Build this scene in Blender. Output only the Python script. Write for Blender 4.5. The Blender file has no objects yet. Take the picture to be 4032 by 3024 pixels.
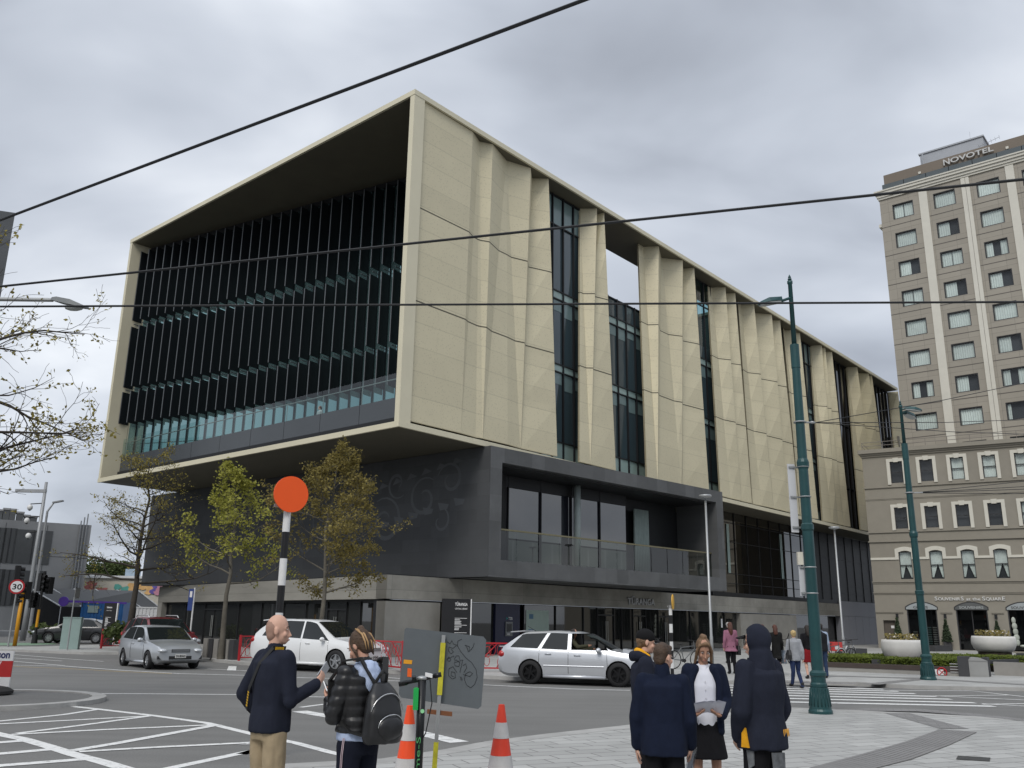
import bpy, bmesh, math, random
from mathutils import Vector as V, Matrix, noise
rad = math.radians
sc = bpy.context.scene
COL = sc.collection
rng = random.Random(7)
# ---------------------------------------------------------------- camera (from the vanishing points of the photo)
FW, FH, FPX, CH = 4032.0, 3024.0, 3481.03, 1.7
_pt, _ro = rad(15.0355), rad(0.856)
_f = V((0, math.cos(_pt), math.sin(_pt))); _u = V((0, -math.sin(_pt), math.cos(_pt))); _r = V((1, 0, 0))
CR = _r * math.cos(_ro) + _u * math.sin(_ro)
CU = _u * math.cos(_ro) - _r * math.sin(_ro)
CF = _f
EYE = V((0, 0, CH))
cam = bpy.data.cameras.new('camera'); camo = bpy.data.objects.new('camera', cam); COL.objects.link(camo)
cam.sensor_fit = 'HORIZONTAL'; cam.sensor_width = 36; cam.lens = FPX / FW * 36
cam.clip_start = 0.1; cam.clip_end = 3000
M = Matrix((CR, CU, -CF)).transposed().to_4x4(); M.translation = EYE
camo.matrix_world = M
sc.camera = camo

def ray(px, py):
    return CF + CR * ((px - FW / 2) / FPX) - CU * ((py - FH / 2) / FPX)
def G(px, py, z=0.0):
    d = ray(px, py); return EYE + d * ((z - CH) / d.z)
def W(px, py, y):
    d = ray(px, py); return EYE + d * (y / d.y)
def UP(px, py, base):
    """point on the vertical plane facing the eye through base, seen at this place of the photo"""
    d = ray(px, py); n = V((base[0], base[1], 0)).normalized()
    return EYE + d * ((V((base[0], base[1], 0)) ).dot(n) / d.dot(n))

# ---------------------------------------------------------------- mesh builder
class MB:
    def __init__(s): s.v = []; s.f = []; s.mi = []; s.m = 0
    def add(s, vs, fs, m=None):
        o = len(s.v); s.v += [V(p) for p in vs]
        for f in fs: s.f.append([i + o for i in f]); s.mi.append(s.m if m is None else m)
        return s
    def fbox(s, o, a, b, c, m=None):
        o, a, b, c = V(o), V(a), V(b), V(c)
        vs = [o, o + a, o + a + b, o + b, o + c, o + a + c, o + a + b + c, o + b + c]
        fs = [(0, 3, 2, 1), (4, 5, 6, 7), (0, 1, 5, 4), (1, 2, 6, 5), (2, 3, 7, 6), (3, 0, 4, 7)]
        if a.cross(b).dot(c) < 0: fs = [tuple(reversed(f)) for f in fs]
        return s.add(vs, fs, m)
    def box(s, x0, y0, z0, x1, y1, z1, m=None):
        return s.fbox((x0, y0, z0), (x1 - x0, 0, 0), (0, y1 - y0, 0), (0, 0, z1 - z0), m)
    def cbox(s, c, sx, sy, sz, rot=0, m=None):
        """box centred in x,y on c, standing on c.z"""
        e = V((math.cos(rot), math.sin(rot), 0)); g = V((-math.sin(rot), math.cos(rot), 0))
        return s.fbox(V(c) - e * sx / 2 - g * sy / 2, e * sx, g * sy, (0, 0, sz), m)
    def slab(s, pts, th, m=None):
        """polygon extruded by vector th"""
        pts = [V(p) for p in pts]; th = V(th); n = len(pts)
        nn = V((0, 0, 0))
        for i in range(n): nn += pts[i].cross(pts[(i + 1) % n])
        if nn.dot(th) > 0: pts.reverse()
        vs = pts + [p + th for p in pts]
        fs = [tuple(range(n)), tuple(range(2 * n - 1, n - 1, -1))] + [(i, i + n, (i + 1) % n + n, (i + 1) % n) for i in range(n)]
        return s.add(vs, fs, m)
    def poly(s, pts, m=None): return s.add(pts, [tuple(range(len(pts)))], m)
    def tube(s, pts, r, n=8, caps=True, m=None, sq=1.0):
        pts = [V(p) for p in pts]; k = len(pts)
        rs = r if isinstance(r, (list, tuple)) else [r] * k
        vs = []; fs = []; nx = None
        for i in range(k):
            t = (pts[min(i + 1, k - 1)] - pts[max(i - 1, 0)])
            t = t.normalized() if t.length > 1e-9 else V((0, 0, 1))
            if nx is None:
                nx = t.cross(V((0, 0, 1)))
                if nx.length < 0.05: nx = t.cross(V((0, 1, 0)))
                nx.normalize()
            else:
                nx = nx - t * nx.dot(t)
                nx = nx.normalized() if nx.length > 1e-6 else t.orthogonal().normalized()
            b = t.cross(nx)
            for j in range(n):
                a = 2 * math.pi * j / n
                vs.append(pts[i] + (nx * math.cos(a) + b * math.sin(a) * sq) * rs[i])
        for i in range(k - 1):
            for j in range(n):
                j2 = (j + 1) % n
                fs.append((i * n + j, i * n + j2, (i + 1) * n + j2, (i + 1) * n + j))
        if caps:
            fs.append(tuple(range(n - 1, -1, -1))); fs.append(tuple((k - 1) * n + j for j in range(n)))
        return s.add(vs, fs, m)
    def lathe(s, prof, c=(0, 0, 0), n=20, m=None):
        c = V(c); vs = []; fs = []; k = len(prof)
        for (r, z) in prof:
            for j in range(n):
                a = 2 * math.pi * j / n
                vs.append(c + V((r * math.cos(a), r * math.sin(a), z)))
        for i in range(k - 1):
            for j in range(n):
                j2 = (j + 1) % n
                fs.append((i * n + j, i * n + j2, (i + 1) * n + j2, (i + 1) * n + j))
        fs.append(tuple(range(n - 1, -1, -1))); fs.append(tuple((k - 1) * n + j for j in range(n)))
        return s.add(vs, fs, m)
    def ell(s, c, rx, ry, rz, n=14, k=9, rot=None, m=None):
        c = V(c); vs = []; fs = []
        for i in range(1, k):
            th = math.pi * i / k
            for j in range(n):
                a = 2 * math.pi * j / n
                p = V((rx * math.sin(th) * math.cos(a), ry * math.sin(th) * math.sin(a), -rz * math.cos(th)))
                vs.append(c + (rot @ p if rot else p))
        b = V((0, 0, -rz)); t = V((0, 0, rz))
        vs.append(c + (rot @ b if rot else b)); vs.append(c + (rot @ t if rot else t))
        for i in range(k - 2):
            for j in range(n):
                j2 = (j + 1) % n
                fs.append((i * n + j, i * n + j2, (i + 1) * n + j2, (i + 1) * n + j))
        q = (k - 1) * n
        for j in range(n):
            j2 = (j + 1) % n
            fs.append((j2, j, q)); fs.append(((k - 2) * n + j, (k - 2) * n + j2, q + 1))
        return s.add(vs, fs, m)
    def disc(s, c, nrm, r, th, n=28, m=None):
        c = V(c); nrm = V(nrm).normalized()
        return s.tube([c - nrm * th / 2, c + nrm * th / 2], r, n, True, m)
    def ring(s, c, nrm, R, r, n=28, k=6, m=None, ry=None):
        c = V(c); nrm = V(nrm).normalized(); a1 = nrm.cross(V((0, 0, 1)))
        if a1.length < 0.05: a1 = V((1, 0, 0))
        a1.normalize(); a2 = nrm.cross(a1); ry = ry or R; vs = []; fs = []
        for i in range(n):
            a = 2 * math.pi * i / n
            d = a1 * math.cos(a) * R + a2 * math.sin(a) * ry; dn = d.normalized()
            for j in range(k):
                b = 2 * math.pi * j / k
                vs.append(c + d + dn * r * math.cos(b) + nrm * r * math.sin(b))
        for i in range(n):
            for j in range(k):
                fs.append((i * k + j, i * k + (j + 1) % k, ((i + 1) % n) * k + (j + 1) % k, ((i + 1) % n) * k + j))
        return s.add(vs, fs, m)
    def mesh(s, name, mats, smooth=False, off=None):
        me = bpy.data.meshes.new(name)
        me.from_pydata([tuple(off @ p) if off else tuple(p) for p in s.v], [], s.f)
        mats = mats if isinstance(mats, (list, tuple)) else [mats]
        for m_ in mats: me.materials.append(m_)
        for p, i in zip(me.polygons, s.mi): p.material_index = i
        if smooth: me.polygons.foreach_set('use_smooth', [True] * len(me.polygons))
        me.update(); return me
    def build(s, name, mats, parent=None, local=False, smooth=False, rec=False):
        off = None; loc = None
        if parent is not None:
            if not local: off = wm(parent).inverted()
        elif s.v:
            xs = [p.x for p in s.v]; ys = [p.y for p in s.v]; zs = [p.z for p in s.v]
            loc = V(((min(xs) + max(xs)) / 2, (min(ys) + max(ys)) / 2, min(zs))); off = Matrix.Translation(-loc)
        me = s.mesh(name, mats, smooth, off)
        if rec:
            bm = bmesh.new(); bm.from_mesh(me); bmesh.ops.recalc_face_normals(bm, faces=bm.faces); bm.to_mesh(me); bm.free()
        o = bpy.data.objects.new(name, me); COL.objects.link(o)
        if parent is not None: o.parent = parent
        elif loc is not None: o.location = loc
        return o

def wm(o):
    m = Matrix.Translation(o.location) @ o.rotation_euler.to_matrix().to_4x4() @ Matrix.Diagonal(V((*o.scale, 1)))
    return wm(o.parent) @ m if o.parent else m
def tag(o, label=None, cat=None, group=None, kind=None):
    if label: o['label'] = label
    if cat: o['category'] = cat
    if group: o['group'] = group
    if kind: o['kind'] = kind
    return o
def thing(name, label, cat, loc, rot=0.0, group=None):
    o = bpy.data.objects.new(name, None); COL.objects.link(o); o.location = V(loc); o.rotation_euler = (0, 0, rot)
    o.empty_display_size = 0.2
    return tag(o, label, cat, group)
def copy_tree(o, parent=None):
    c = o.copy(); COL.objects.link(c)
    if parent: c.parent = parent
    for ch in [x for x in bpy.data.objects if x.parent == o]: copy_tree(ch, c)
    return c
def evaluated(o, name=None):
    """bake an object's modifiers into a fresh mesh, in place"""
    dg = bpy.context.evaluated_depsgraph_get(); dg.update()
    me = bpy.data.meshes.new_from_object(o.evaluated_get(dg), depsgraph=dg)
    o.modifiers.clear(); old = o.data; o.data = me; me.name = name or old.name
    return o
def text(body, size, mat_, name, parent=None, pos=(0, 0, 0), ex=(1, 0, 0), up=(0, 0, 1), depth=0.02, align='LEFT', width=None, bold=0.0):
    """lettering standing in the plane (ex, up); pos = baseline start; width = stretch to this length"""
    cu = bpy.data.curves.new(name, 'FONT'); cu.body = body; cu.size = size; cu.extrude = depth / 2; cu.align_x = align; cu.offset = bold
    cu.resolution_u = 3
    o = bpy.data.objects.new(name, cu); COL.objects.link(o)
    dg = bpy.context.evaluated_depsgraph_get(); dg.update()
    me = bpy.data.meshes.new_from_object(o.evaluated_get(dg), depsgraph=dg)
    bpy.data.objects.remove(o)
    ex, up = V(ex).normalized(), V(up).normalized(); nz = ex.cross(up)
    xs = [v.co.x for v in me.vertices]
    kx = width / (max(xs) - min(xs)) if width else 1.0
    m = Matrix((ex * kx, up, nz)).transposed().to_4x4(); m.translation = V(pos)
    if parent is not None: m = wm(parent).inverted() @ m
    else:
        pass
    me.transform(m); me.materials.clear(); me.materials.append(mat_)
    ob = bpy.data.objects.new(name, me); COL.objects.link(ob)
    if parent is not None: ob.parent = parent
    else:
        c = V(pos); me.transform(Matrix.Translation(-c)); ob.location = c
    return ob

# ---------------------------------------------------------------- a wall plane with its own coordinates: s along, z up, d outward
class Wall:
    def __init__(s, o, ang):
        s.o = V((o[0], o[1], 0)); s.e = V((math.cos(rad(ang)), math.sin(rad(ang)), 0))
        if s.e.dot(CR) < 0: s.e = -s.e
        s.n = V((s.e.y, -s.e.x, 0))
        if s.n.dot(V((s.o.x, s.o.y, 0))) > 0: s.n = -s.n
    def c(s, px, py, d=0.0):
        r_ = ray(px, py); o = s.o + s.n * d
        P = EYE + r_ * ((o - V((0, 0, CH))).dot(s.n) / r_.dot(s.n)) if False else EYE + r_ * ((o - EYE).dot(s.n) / r_.dot(s.n))
        return (P - s.o).dot(s.e), P.z
    def p(s, a, z, d=0.0): return s.o + s.e * a + s.n * d + V((0, 0, z))
    def box(s, mb, a0, a1, z0, z1, d0, d1, m=None):
        return mb.fbox(s.p(a0, z0, d0), s.e * (a1 - a0), V((0, 0, z1 - z0)), s.n * (d1 - d0), m)
    def wall_with_holes(s, mb, a0, a1, z0, z1, holes, d0, d1, m=None):
        """solid wall d0..d1 with rectangular holes (a0,a1,z0,z1), built as boxes butted end to end"""
        xs = sorted(set([a0, a1] + [h[0] for h in holes] + [h[1] for h in holes]))
        xs = [x for x in xs if a0 <= x <= a1]
        for i in range(len(xs) - 1):
            xa, xb = xs[i], xs[i + 1]
            if xb - xa < 1e-5: continue
            cut = sorted([(h[2], h[3]) for h in holes if h[0] <= xa + 1e-6 and h[1] >= xb - 1e-6])
            z = z0
            for (c0, c1) in cut:
                if c0 > z + 1e-5: s.box(mb, xa, xb, z, c0, d0, d1, m)
                z = max(z, c1)
            if z < z1 - 1e-5: s.box(mb, xa, xb, z, z1, d0, d1, m)

# ---------------------------------------------------------------- materials
def _nt(name):
    m = bpy.data.materials.new(name); m.use_nodes = True
    nt = m.node_tree; b = nt.nodes['Principled BSDF']
    return m, nt, b
def N(nt, t, **kw):
    n = nt.nodes.new(t)
    for k, v in kw.items():
        if k in n.inputs: n.inputs[k].default_value = v
        else: setattr(n, k, v)
    return n
def col4(c): return (c[0], c[1], c[2], 1.0)
def mat(name, col, rough=0.6, metal=0.0, var=0.12, scale=3.0, bump=0.0, bscale=None, spec=0.4, coat=0.0, per=0.0, coord='Object', dirt=0.0, sheen=0.0):
    m, nt, b = _nt(name); L = nt.links.new
    b.inputs['Roughness'].default_value = rough; b.inputs['Metallic'].default_value = metal
    b.inputs['Specular IOR Level'].default_value = spec; b.inputs['Coat Weight'].default_value = coat
    b.inputs['Coat Roughness'].default_value = 0.06
    if sheen: b.inputs['Sheen Weight'].default_value = sheen
    tc = N(nt, 'ShaderNodeTexCoord')
    n1 = N(nt, 'ShaderNodeTexNoise', Scale=scale, Detail=6.0, Roughness=0.62); L(tc.outputs[coord], n1.inputs['Vector'])
    n2 = N(nt, 'ShaderNodeTexNoise', Scale=scale * 0.17, Detail=3.0); L(tc.outputs[coord], n2.inputs['Vector'])
    add = N(nt, 'ShaderNodeMath', operation='ADD'); L(n1.outputs['Fac'], add.inputs[0]); L(n2.outputs['Fac'], add.inputs[1])
    mr = N(nt, 'ShaderNodeMapRange'); L(add.outputs[0], mr.inputs['Value'])
    mr.inputs['From Min'].default_value = 0.7; mr.inputs['From Max'].default_value = 1.3
    mr.inputs['To Min'].default_value = 1 - var; mr.inputs['To Max'].default_value = 1 + var
    out = mr.outputs[0]
    if per:
        oi = N(nt, 'ShaderNodeObjectInfo'); m2 = N(nt, 'ShaderNodeMapRange'); L(oi.outputs['Random'], m2.inputs['Value'])
        m2.inputs['To Min'].default_value = 1 - per; m2.inputs['To Max'].default_value = 1 + per
        mu = N(nt, 'ShaderNodeMath', operation='MULTIPLY'); L(out, mu.inputs[0]); L(m2.outputs[0], mu.inputs[1]); out = mu.outputs[0]
    vm = N(nt, 'ShaderNodeVectorMath', operation='SCALE'); vm.inputs[0].default_value = col[:3]; L(out, vm.inputs['Scale'])
    L(vm.outputs[0], b.inputs['Base Color'])
    if bump:
        nb = N(nt, 'ShaderNodeTexNoise', Scale=bscale or scale * 6, Detail=4.0); L(tc.outputs[coord], nb.inputs['Vector'])
        bp = N(nt, 'ShaderNodeBump', Strength=bump, Distance=0.02); L(nb.outputs['Fac'], bp.inputs['Height']); L(bp.outputs[0], b.inputs['Normal'])
    return m
def glassmat(name, col=(0.012, 0.016, 0.018), rough=0.02, ior=1.6, wob=0.0):
    m, nt, b = _nt(name); L = nt.links.new
    b.inputs['Base Color'].default_value = col4(col); b.inputs['Roughness'].default_value = rough
    b.inputs['IOR'].default_value = ior; b.inputs['Specular IOR Level'].default_value = 0.6
    if wob:
        tc = N(nt, 'ShaderNodeTexCoord'); n = N(nt, 'ShaderNodeTexNoise', Scale=0.45, Detail=1.0); L(tc.outputs['Object'], n.inputs['Vector'])
        bp = N(nt, 'ShaderNodeBump', Strength=wob, Distance=0.05); L(n.outputs['Fac'], bp.inputs['Height']); L(bp.outputs[0], b.inputs['Normal'])
    return m
def clearglass(name, tint=(0.75, 0.85, 0.85), refl=1.0):
    m, nt, b = _nt(name); L = nt.links.new
    nt.nodes.remove(b); out = nt.nodes['Material Output']
    tr = N(nt, 'ShaderNodeBsdfTransparent'); tr.inputs['Color'].default_value = col4(tint)
    gl = N(nt, 'ShaderNodeBsdfGlossy', Roughness=0.01)
    lw = N(nt, 'ShaderNodeLayerWeight', Blend=0.5); pw = N(nt, 'ShaderNodeMath', operation='POWER'); L(lw.outputs['Facing'], pw.inputs[0]); pw.inputs[1].default_value = 4.0
    mu = N(nt, 'ShaderNodeMath', operation='MULTIPLY_ADD', use_clamp=True); mu.inputs[1].default_value = 0.95; mu.inputs[2].default_value = 0.05 * refl; L(pw.outputs[0], mu.inputs[0])
    mx = N(nt, 'ShaderNodeMixShader'); L(mu.outputs[0], mx.inputs[0]); L(tr.outputs[0], mx.inputs[1]); L(gl.outputs[0], mx.inputs[2])
    L(mx.outputs[0], out.inputs['Surface'])
    return m
def emis(name, col, st):
    m, nt, b = _nt(name); b.inputs['Emission Color'].default_value = col4(col); b.inputs['Emission Strength'].default_value = st
    b.inputs['Base Color'].default_value = col4(col); return m
def wallcoord(nt, ang):
    """vector (s, z, 0) of a vertical wall whose direction is ang"""
    g = N(nt, 'ShaderNodeNewGeometry'); d = N(nt, 'ShaderNodeVectorMath', operation='DOT_PRODUCT')
    d.inputs[1].default_value = (math.cos(rad(ang)), math.sin(rad(ang)), 0); nt.links.new(g.outputs['Position'], d.inputs[0])
    sp = N(nt, 'ShaderNodeSeparateXYZ'); nt.links.new(g.outputs['Position'], sp.inputs[0])
    cb = N(nt, 'ShaderNodeCombineXYZ'); nt.links.new(d.outputs['Value'], cb.inputs[0]); nt.links.new(sp.outputs[2], cb.inputs[1])
    return cb.outputs[0]
def brick(name, ang, col, bw, bh, mortar, mcol, var=0.15, rough=0.6, off=0.5, bias=0.0, ground=False, bump=0.0, spec=0.3, blotch=0.25, bscale=0.35, rot=0.0, wet=0.0):
    m, nt, b = _nt(name); L = nt.links.new
    b.inputs['Roughness'].default_value = rough; b.inputs['Specular IOR Level'].default_value = spec
    if ground:
        g = N(nt, 'ShaderNodeNewGeometry'); mp = N(nt, 'ShaderNodeMapping'); L(g.outputs['Position'], mp.inputs['Vector']); mp.inputs['Rotation'].default_value = (0, 0, rot); vec = mp.outputs[0]
    else: vec = wallcoord(nt, ang)
    bt = N(nt, 'ShaderNodeTexBrick'); L(vec, bt.inputs['Vector']); bt.offset = off; bt.squash = 1.0
    bt.inputs['Color1'].default_value = col4([c * (1 - var) for c in col]); bt.inputs['Color2'].default_value = col4([c * (1 + var) for c in col])
    bt.inputs['Mortar'].default_value = col4(mcol); bt.inputs['Scale'].default_value = 1.0
    bt.inputs['Mortar Size'].default_value = mortar; bt.inputs['Mortar Smooth'].default_value = 0.1; bt.inputs['Bias'].default_value = bias
    bt.inputs['Brick Width'].default_value = bw; bt.inputs['Row Height'].default_value = bh
    n = N(nt, 'ShaderNodeTexNoise', Scale=bscale, Detail=8.0, Roughness=0.65); L(vec, n.inputs['Vector'])
    mr = N(nt, 'ShaderNodeMapRange'); L(n.outputs['Fac'], mr.inputs['Value']); mr.inputs['From Min'].default_value = 0.3; mr.inputs['From Max'].default_value = 0.7
    mr.inputs['To Min'].default_value = 1 - blotch; mr.inputs['To Max'].default_value = 1 + blotch
    vm = N(nt, 'ShaderNodeVectorMath', operation='SCALE'); L(bt.outputs['Color'], vm.inputs[0]); L(mr.outputs[0], vm.inputs['Scale'])
    L(vm.outputs[0], b.inputs['Base Color'])
    if bump:
        bp = N(nt, 'ShaderNodeBump', Strength=bump, Distance=0.01); bp.invert = True; L(bt.outputs['Fac'], bp.inputs['Height']); L(bp.outputs[0], b.inputs['Normal'])
    return m
SKY_OFS = ((3.1, 1.7, 0.0), (0.4, 5.2, 0.0)); ZENITH = 1.7; SUN_E = 1.5; EXPO = 0.25
# ================================================================ sky and light
w = bpy.data.worlds.new('World'); sc.world = w; w.use_nodes = True
nt = w.node_tree; L = nt.links.new
for n_ in list(nt.nodes): nt.nodes.remove(n_)
out = N(nt, 'ShaderNodeOutputWorld'); bg = N(nt, 'ShaderNodeBackground'); L(bg.outputs[0], out.inputs[0])
SUN_AZ, SUN_EL = rad(200), rad(46)          # azimuth from +Y, clockwise: behind the eye, a little left
sky = N(nt, 'ShaderNodeTexSky', sky_type='NISHITA', sun_disc=False, sun_elevation=SUN_EL, sun_rotation=SUN_AZ)
sky.air_density = 1.0; sky.dust_density = 2.0
sk = N(nt, 'ShaderNodeVectorMath', operation='SCALE'); L(sky.outputs[0], sk.inputs[0]); sk.inputs['Scale'].default_value = 0.09
tc = N(nt, 'ShaderNodeTexCoord'); sp = N(nt, 'ShaderNodeSeparateXYZ'); L(tc.outputs['Generated'], sp.inputs[0])
def mth(op, a, b=None, c=None):
    n = N(nt, 'ShaderNodeMath', operation=op)
    for i, x in enumerate((a, b, c)):
        if x is None: continue
        if isinstance(x, (int, float)): n.inputs[i].default_value = x
        else: L(x, n.inputs[i])
    return n.outputs[0]
zz = mth('ADD', mth('MAXIMUM', sp.outputs[2], 0.0), 0.42)
cb = N(nt, 'ShaderNodeCombineXYZ'); L(mth('DIVIDE', sp.outputs[0], zz), cb.inputs[0]); L(mth('DIVIDE', sp.outputs[1], zz), cb.inputs[1])
def cloudnoise(scale, detail, ofs, dist=0.6, rough=0.55):
    mp = N(nt, 'ShaderNodeMapping'); L(cb.outputs[0], mp.inputs['Vector']); mp.inputs['Location'].default_value = ofs
    mp.inputs['Scale'].default_value = (1, 1.5, 1)
    n = N(nt, 'ShaderNodeTexNoise', Scale=scale, Detail=detail, Roughness=rough, Distortion=dist); L(mp.outputs[0], n.inputs['Vector']); return n.outputs['Fac']
c1 = cloudnoise(1.25, 4.0, SKY_OFS[0], 0.25, 0.45); c2 = cloudnoise(3.2, 4.5, SKY_OFS[1], 0.3, 0.5)
mixv = mth('ADD', mth('MULTIPLY', c1, 0.72), mth('MULTIPLY', c2, 0.28))
ramp = N(nt, 'ShaderNodeValToRGB'); L(mixv, ramp.inputs[0])
cr = ramp.color_ramp; cr.interpolation = 'B_SPLINE'
cr.elements[0].position = 0.36; cr.elements[0].color = (0.31, 0.335, 0.385, 1)
cr.elements[1].position = 0.68; cr.elements[1].color = (0.96, 0.99, 1.02, 1)
e = cr.elements.new(0.46); e.color = (0.46, 0.50, 0.57, 1)
e = cr.elements.new(0.58); e.color = (0.62, 0.66, 0.73, 1)
# a thick overcast is brighter overhead than at the skyline
zen = N(nt, 'ShaderNodeMapRange', interpolation_type='SMOOTHSTEP'); L(sp.outputs[2], zen.inputs['Value'])
zen.inputs['From Min'].default_value = 0.55; zen.inputs['From Max'].default_value = 1.0; zen.inputs['To Min'].default_value = 1.0; zen.inputs['To Max'].default_value = ZENITH
cl = N(nt, 'ShaderNodeVectorMath', operation='SCALE'); L(ramp.outputs[0], cl.inputs[0]); L(zen.outputs[0], cl.inputs['Scale'])
mx = N(nt, 'ShaderNodeMix', data_type='RGBA'); mx.inputs['Factor'].default_value = 0.93
L(sk.outputs[0], mx.inputs[6]); L(cl.outputs[0], mx.inputs[7]); L(mx.outputs[2], bg.inputs[0]); bg.inputs[1].default_value = 1.0
ld = bpy.data.lights.new('sun', 'SUN'); ld.energy = SUN_E; ld.angle = rad(24); ld.color = (1.0, 0.96, 0.90)
lo = bpy.data.objects.new('sun', ld); COL.objects.link(lo); lo.location = (-20, -30, 60)
sdir = V((math.sin(SUN_AZ) * math.cos(SUN_EL), math.cos(SUN_AZ) * math.cos(SUN_EL), math.sin(SUN_EL)))
lo.rotation_euler = sdir.to_track_quat('Z', 'Y').to_euler()
sc.view_settings.view_transform = 'Standard'; sc.view_settings.look = 'None'; sc.view_settings.exposure = EXPO; sc.view_settings.gamma = 1.0
cy = sc.cycles; cy.max_bounces = 7; cy.diffuse_bounces = 3; cy.glossy_bounces = 4; cy.transparent_max_bounces = 12; cy.transmission_bounces = 4
cy.caustics_reflective = False; cy.caustics_refractive = False; cy.use_denoising = True

# ================================================================ ground
def asphalt(name, col, v=0.13):
    m, nt, b = _nt(name); L = nt.links.new
    g = N(nt, 'ShaderNodeNewGeometry'); P = g.outputs['Position']
    b.inputs['Roughness'].default_value = 0.82; b.inputs['Specular IOR Level'].default_value = 0.3
    n1 = N(nt, 'ShaderNodeTexNoise', Scale=0.35, Detail=7.0, Roughness=0.6); L(P, n1.inputs['Vector'])
    n2 = N(nt, 'ShaderNodeTexNoise', Scale=45.0, Detail=3.0); L(P, n2.inputs['Vector'])
    mp = N(nt, 'ShaderNodeMapping'); L(P, mp.inputs['Vector']); mp.inputs['Rotation'].default_value = (0, 0, rad(12)); mp.inputs['Scale'].default_value = (0.12, 1.6, 1)
    n3 = N(nt, 'ShaderNodeTexNoise', Scale=1.0, Detail=4.0); L(mp.outputs[0], n3.inputs['Vector'])   # long tyre streaks
    s = N(nt, 'ShaderNodeMath', operation='ADD'); L(n1.outputs['Fac'], s.inputs[0]); L(n3.outputs['Fac'], s.inputs[1])
    r_ = N(nt, 'ShaderNodeMapRange'); L(s.outputs[0], r_.inputs['Value']); r_.inputs['From Min'].default_value = 0.7; r_.inputs['From Max'].default_value = 1.3
    r_.inputs['To Min'].default_value = 1 - v; r_.inputs['To Max'].default_value = 1 + v
    r2 = N(nt, 'ShaderNodeMapRange'); L(n2.outputs['Fac'], r2.inputs['Value']); r2.inputs['From Min'].default_value = 0.35; r2.inputs['From Max'].default_value = 0.65
    r2.inputs['To Min'].default_value = 0.88; r2.inputs['To Max'].default_value = 1.12
    mu = N(nt, 'ShaderNodeMath', operation='MULTIPLY'); L(r_.outputs[0], mu.inputs[0]); L(r2.outputs[0], mu.inputs[1])
    vm = N(nt, 'ShaderNodeVectorMath', operation='SCALE'); vm.inputs[0].default_value = col; L(mu.outputs[0], vm.inputs['Scale']); L(vm.outputs[0], b.inputs['Base Color'])
    bp = N(nt, 'ShaderNodeBump', Strength=0.25, Distance=0.006); L(n2.outputs['Fac'], bp.inputs['Height']); L(bp.outputs[0], b.inputs['Normal'])
    return m
def paint(name, col=(0.72, 0.72, 0.70)):
    m, nt, b = _nt(name); L = nt.links.new
    g = N(nt, 'ShaderNodeNewGeometry'); n1 = N(nt, 'ShaderNodeTexNoise', Scale=9.0, Detail=8.0, Roughness=0.75); L(g.outputs['Position'], n1.inputs['Vector'])
    rp = N(nt, 'ShaderNodeValToRGB'); L(n1.outputs['Fac'], rp.inputs[0]); rp.color_ramp.elements[0].position = 0.34; rp.color_ramp.elements[0].color = (0.30, 0.30, 0.29, 1)
    rp.color_ramp.elements[1].position = 0.47; rp.color_ramp.elements[1].color = col4(col)
    L(rp.outputs[0], b.inputs['Base Color']); b.inputs['Roughness'].default_value = 0.7; return m
ASPH = asphalt('asphalt', (0.165, 0.163, 0.156)); ASPH2 = asphalt('asphalt_patch', (0.15, 0.148, 0.142))
PAVE = brick('plaza_paving', 0, (0.375, 0.375, 0.36), 0.62, 0.31, 0.011, (0.17, 0.165, 0.16), 0.10, 0.75, 0.37, ground=True, bump=0.35, blotch=0.14, bscale=0.5, rot=rad(-24))
PAVE2 = brick('pavement_stone', 0, (0.37, 0.37, 0.355), 0.6, 0.3, 0.006, (0.27, 0.265, 0.255), 0.08, 0.75, 0.4, ground=True, bump=0.3, blotch=0.15, rot=rad(-40))
BAND = brick('dark_paving', 0, (0.21, 0.205, 0.20), 0.3, 0.15, 0.006, (0.13, 0.13, 0.13), 0.10, 0.8, ground=True, blotch=0.1, rot=rad(20))
KERB = mat('kerb_stone', (0.36, 0.355, 0.34), 0.8, var=0.18, scale=2.5, bump=0.3)
WHITE = paint('road_paint'); YELL = paint('yellow_road_paint', (0.55, 0.38, 0.10)); GREENP = paint('green_cycle_paint', (0.16, 0.27, 0.17))
def sheet(name, pts, z, m, kind='structure'):
    mb = MB(); mb.poly([V((p[0], p[1], z)) for p in pts]); o = mb.build(name, m); me = o.data
    if me.polygons[0].normal.z < 0: me.flip_normals()
    bm = bmesh.new(); bm.from_mesh(me); bmesh.ops.triangulate(bm, faces=bm.faces); bm.to_mesh(me); bm.free()
    return tag(o, kind=kind)
tag(MB().poly([V((-700, -500, 0)), V((700, -500, 0)), V((700, 900, 0)), V((-700, 900, 0))]).build('road', ASPH), kind='structure')
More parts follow.
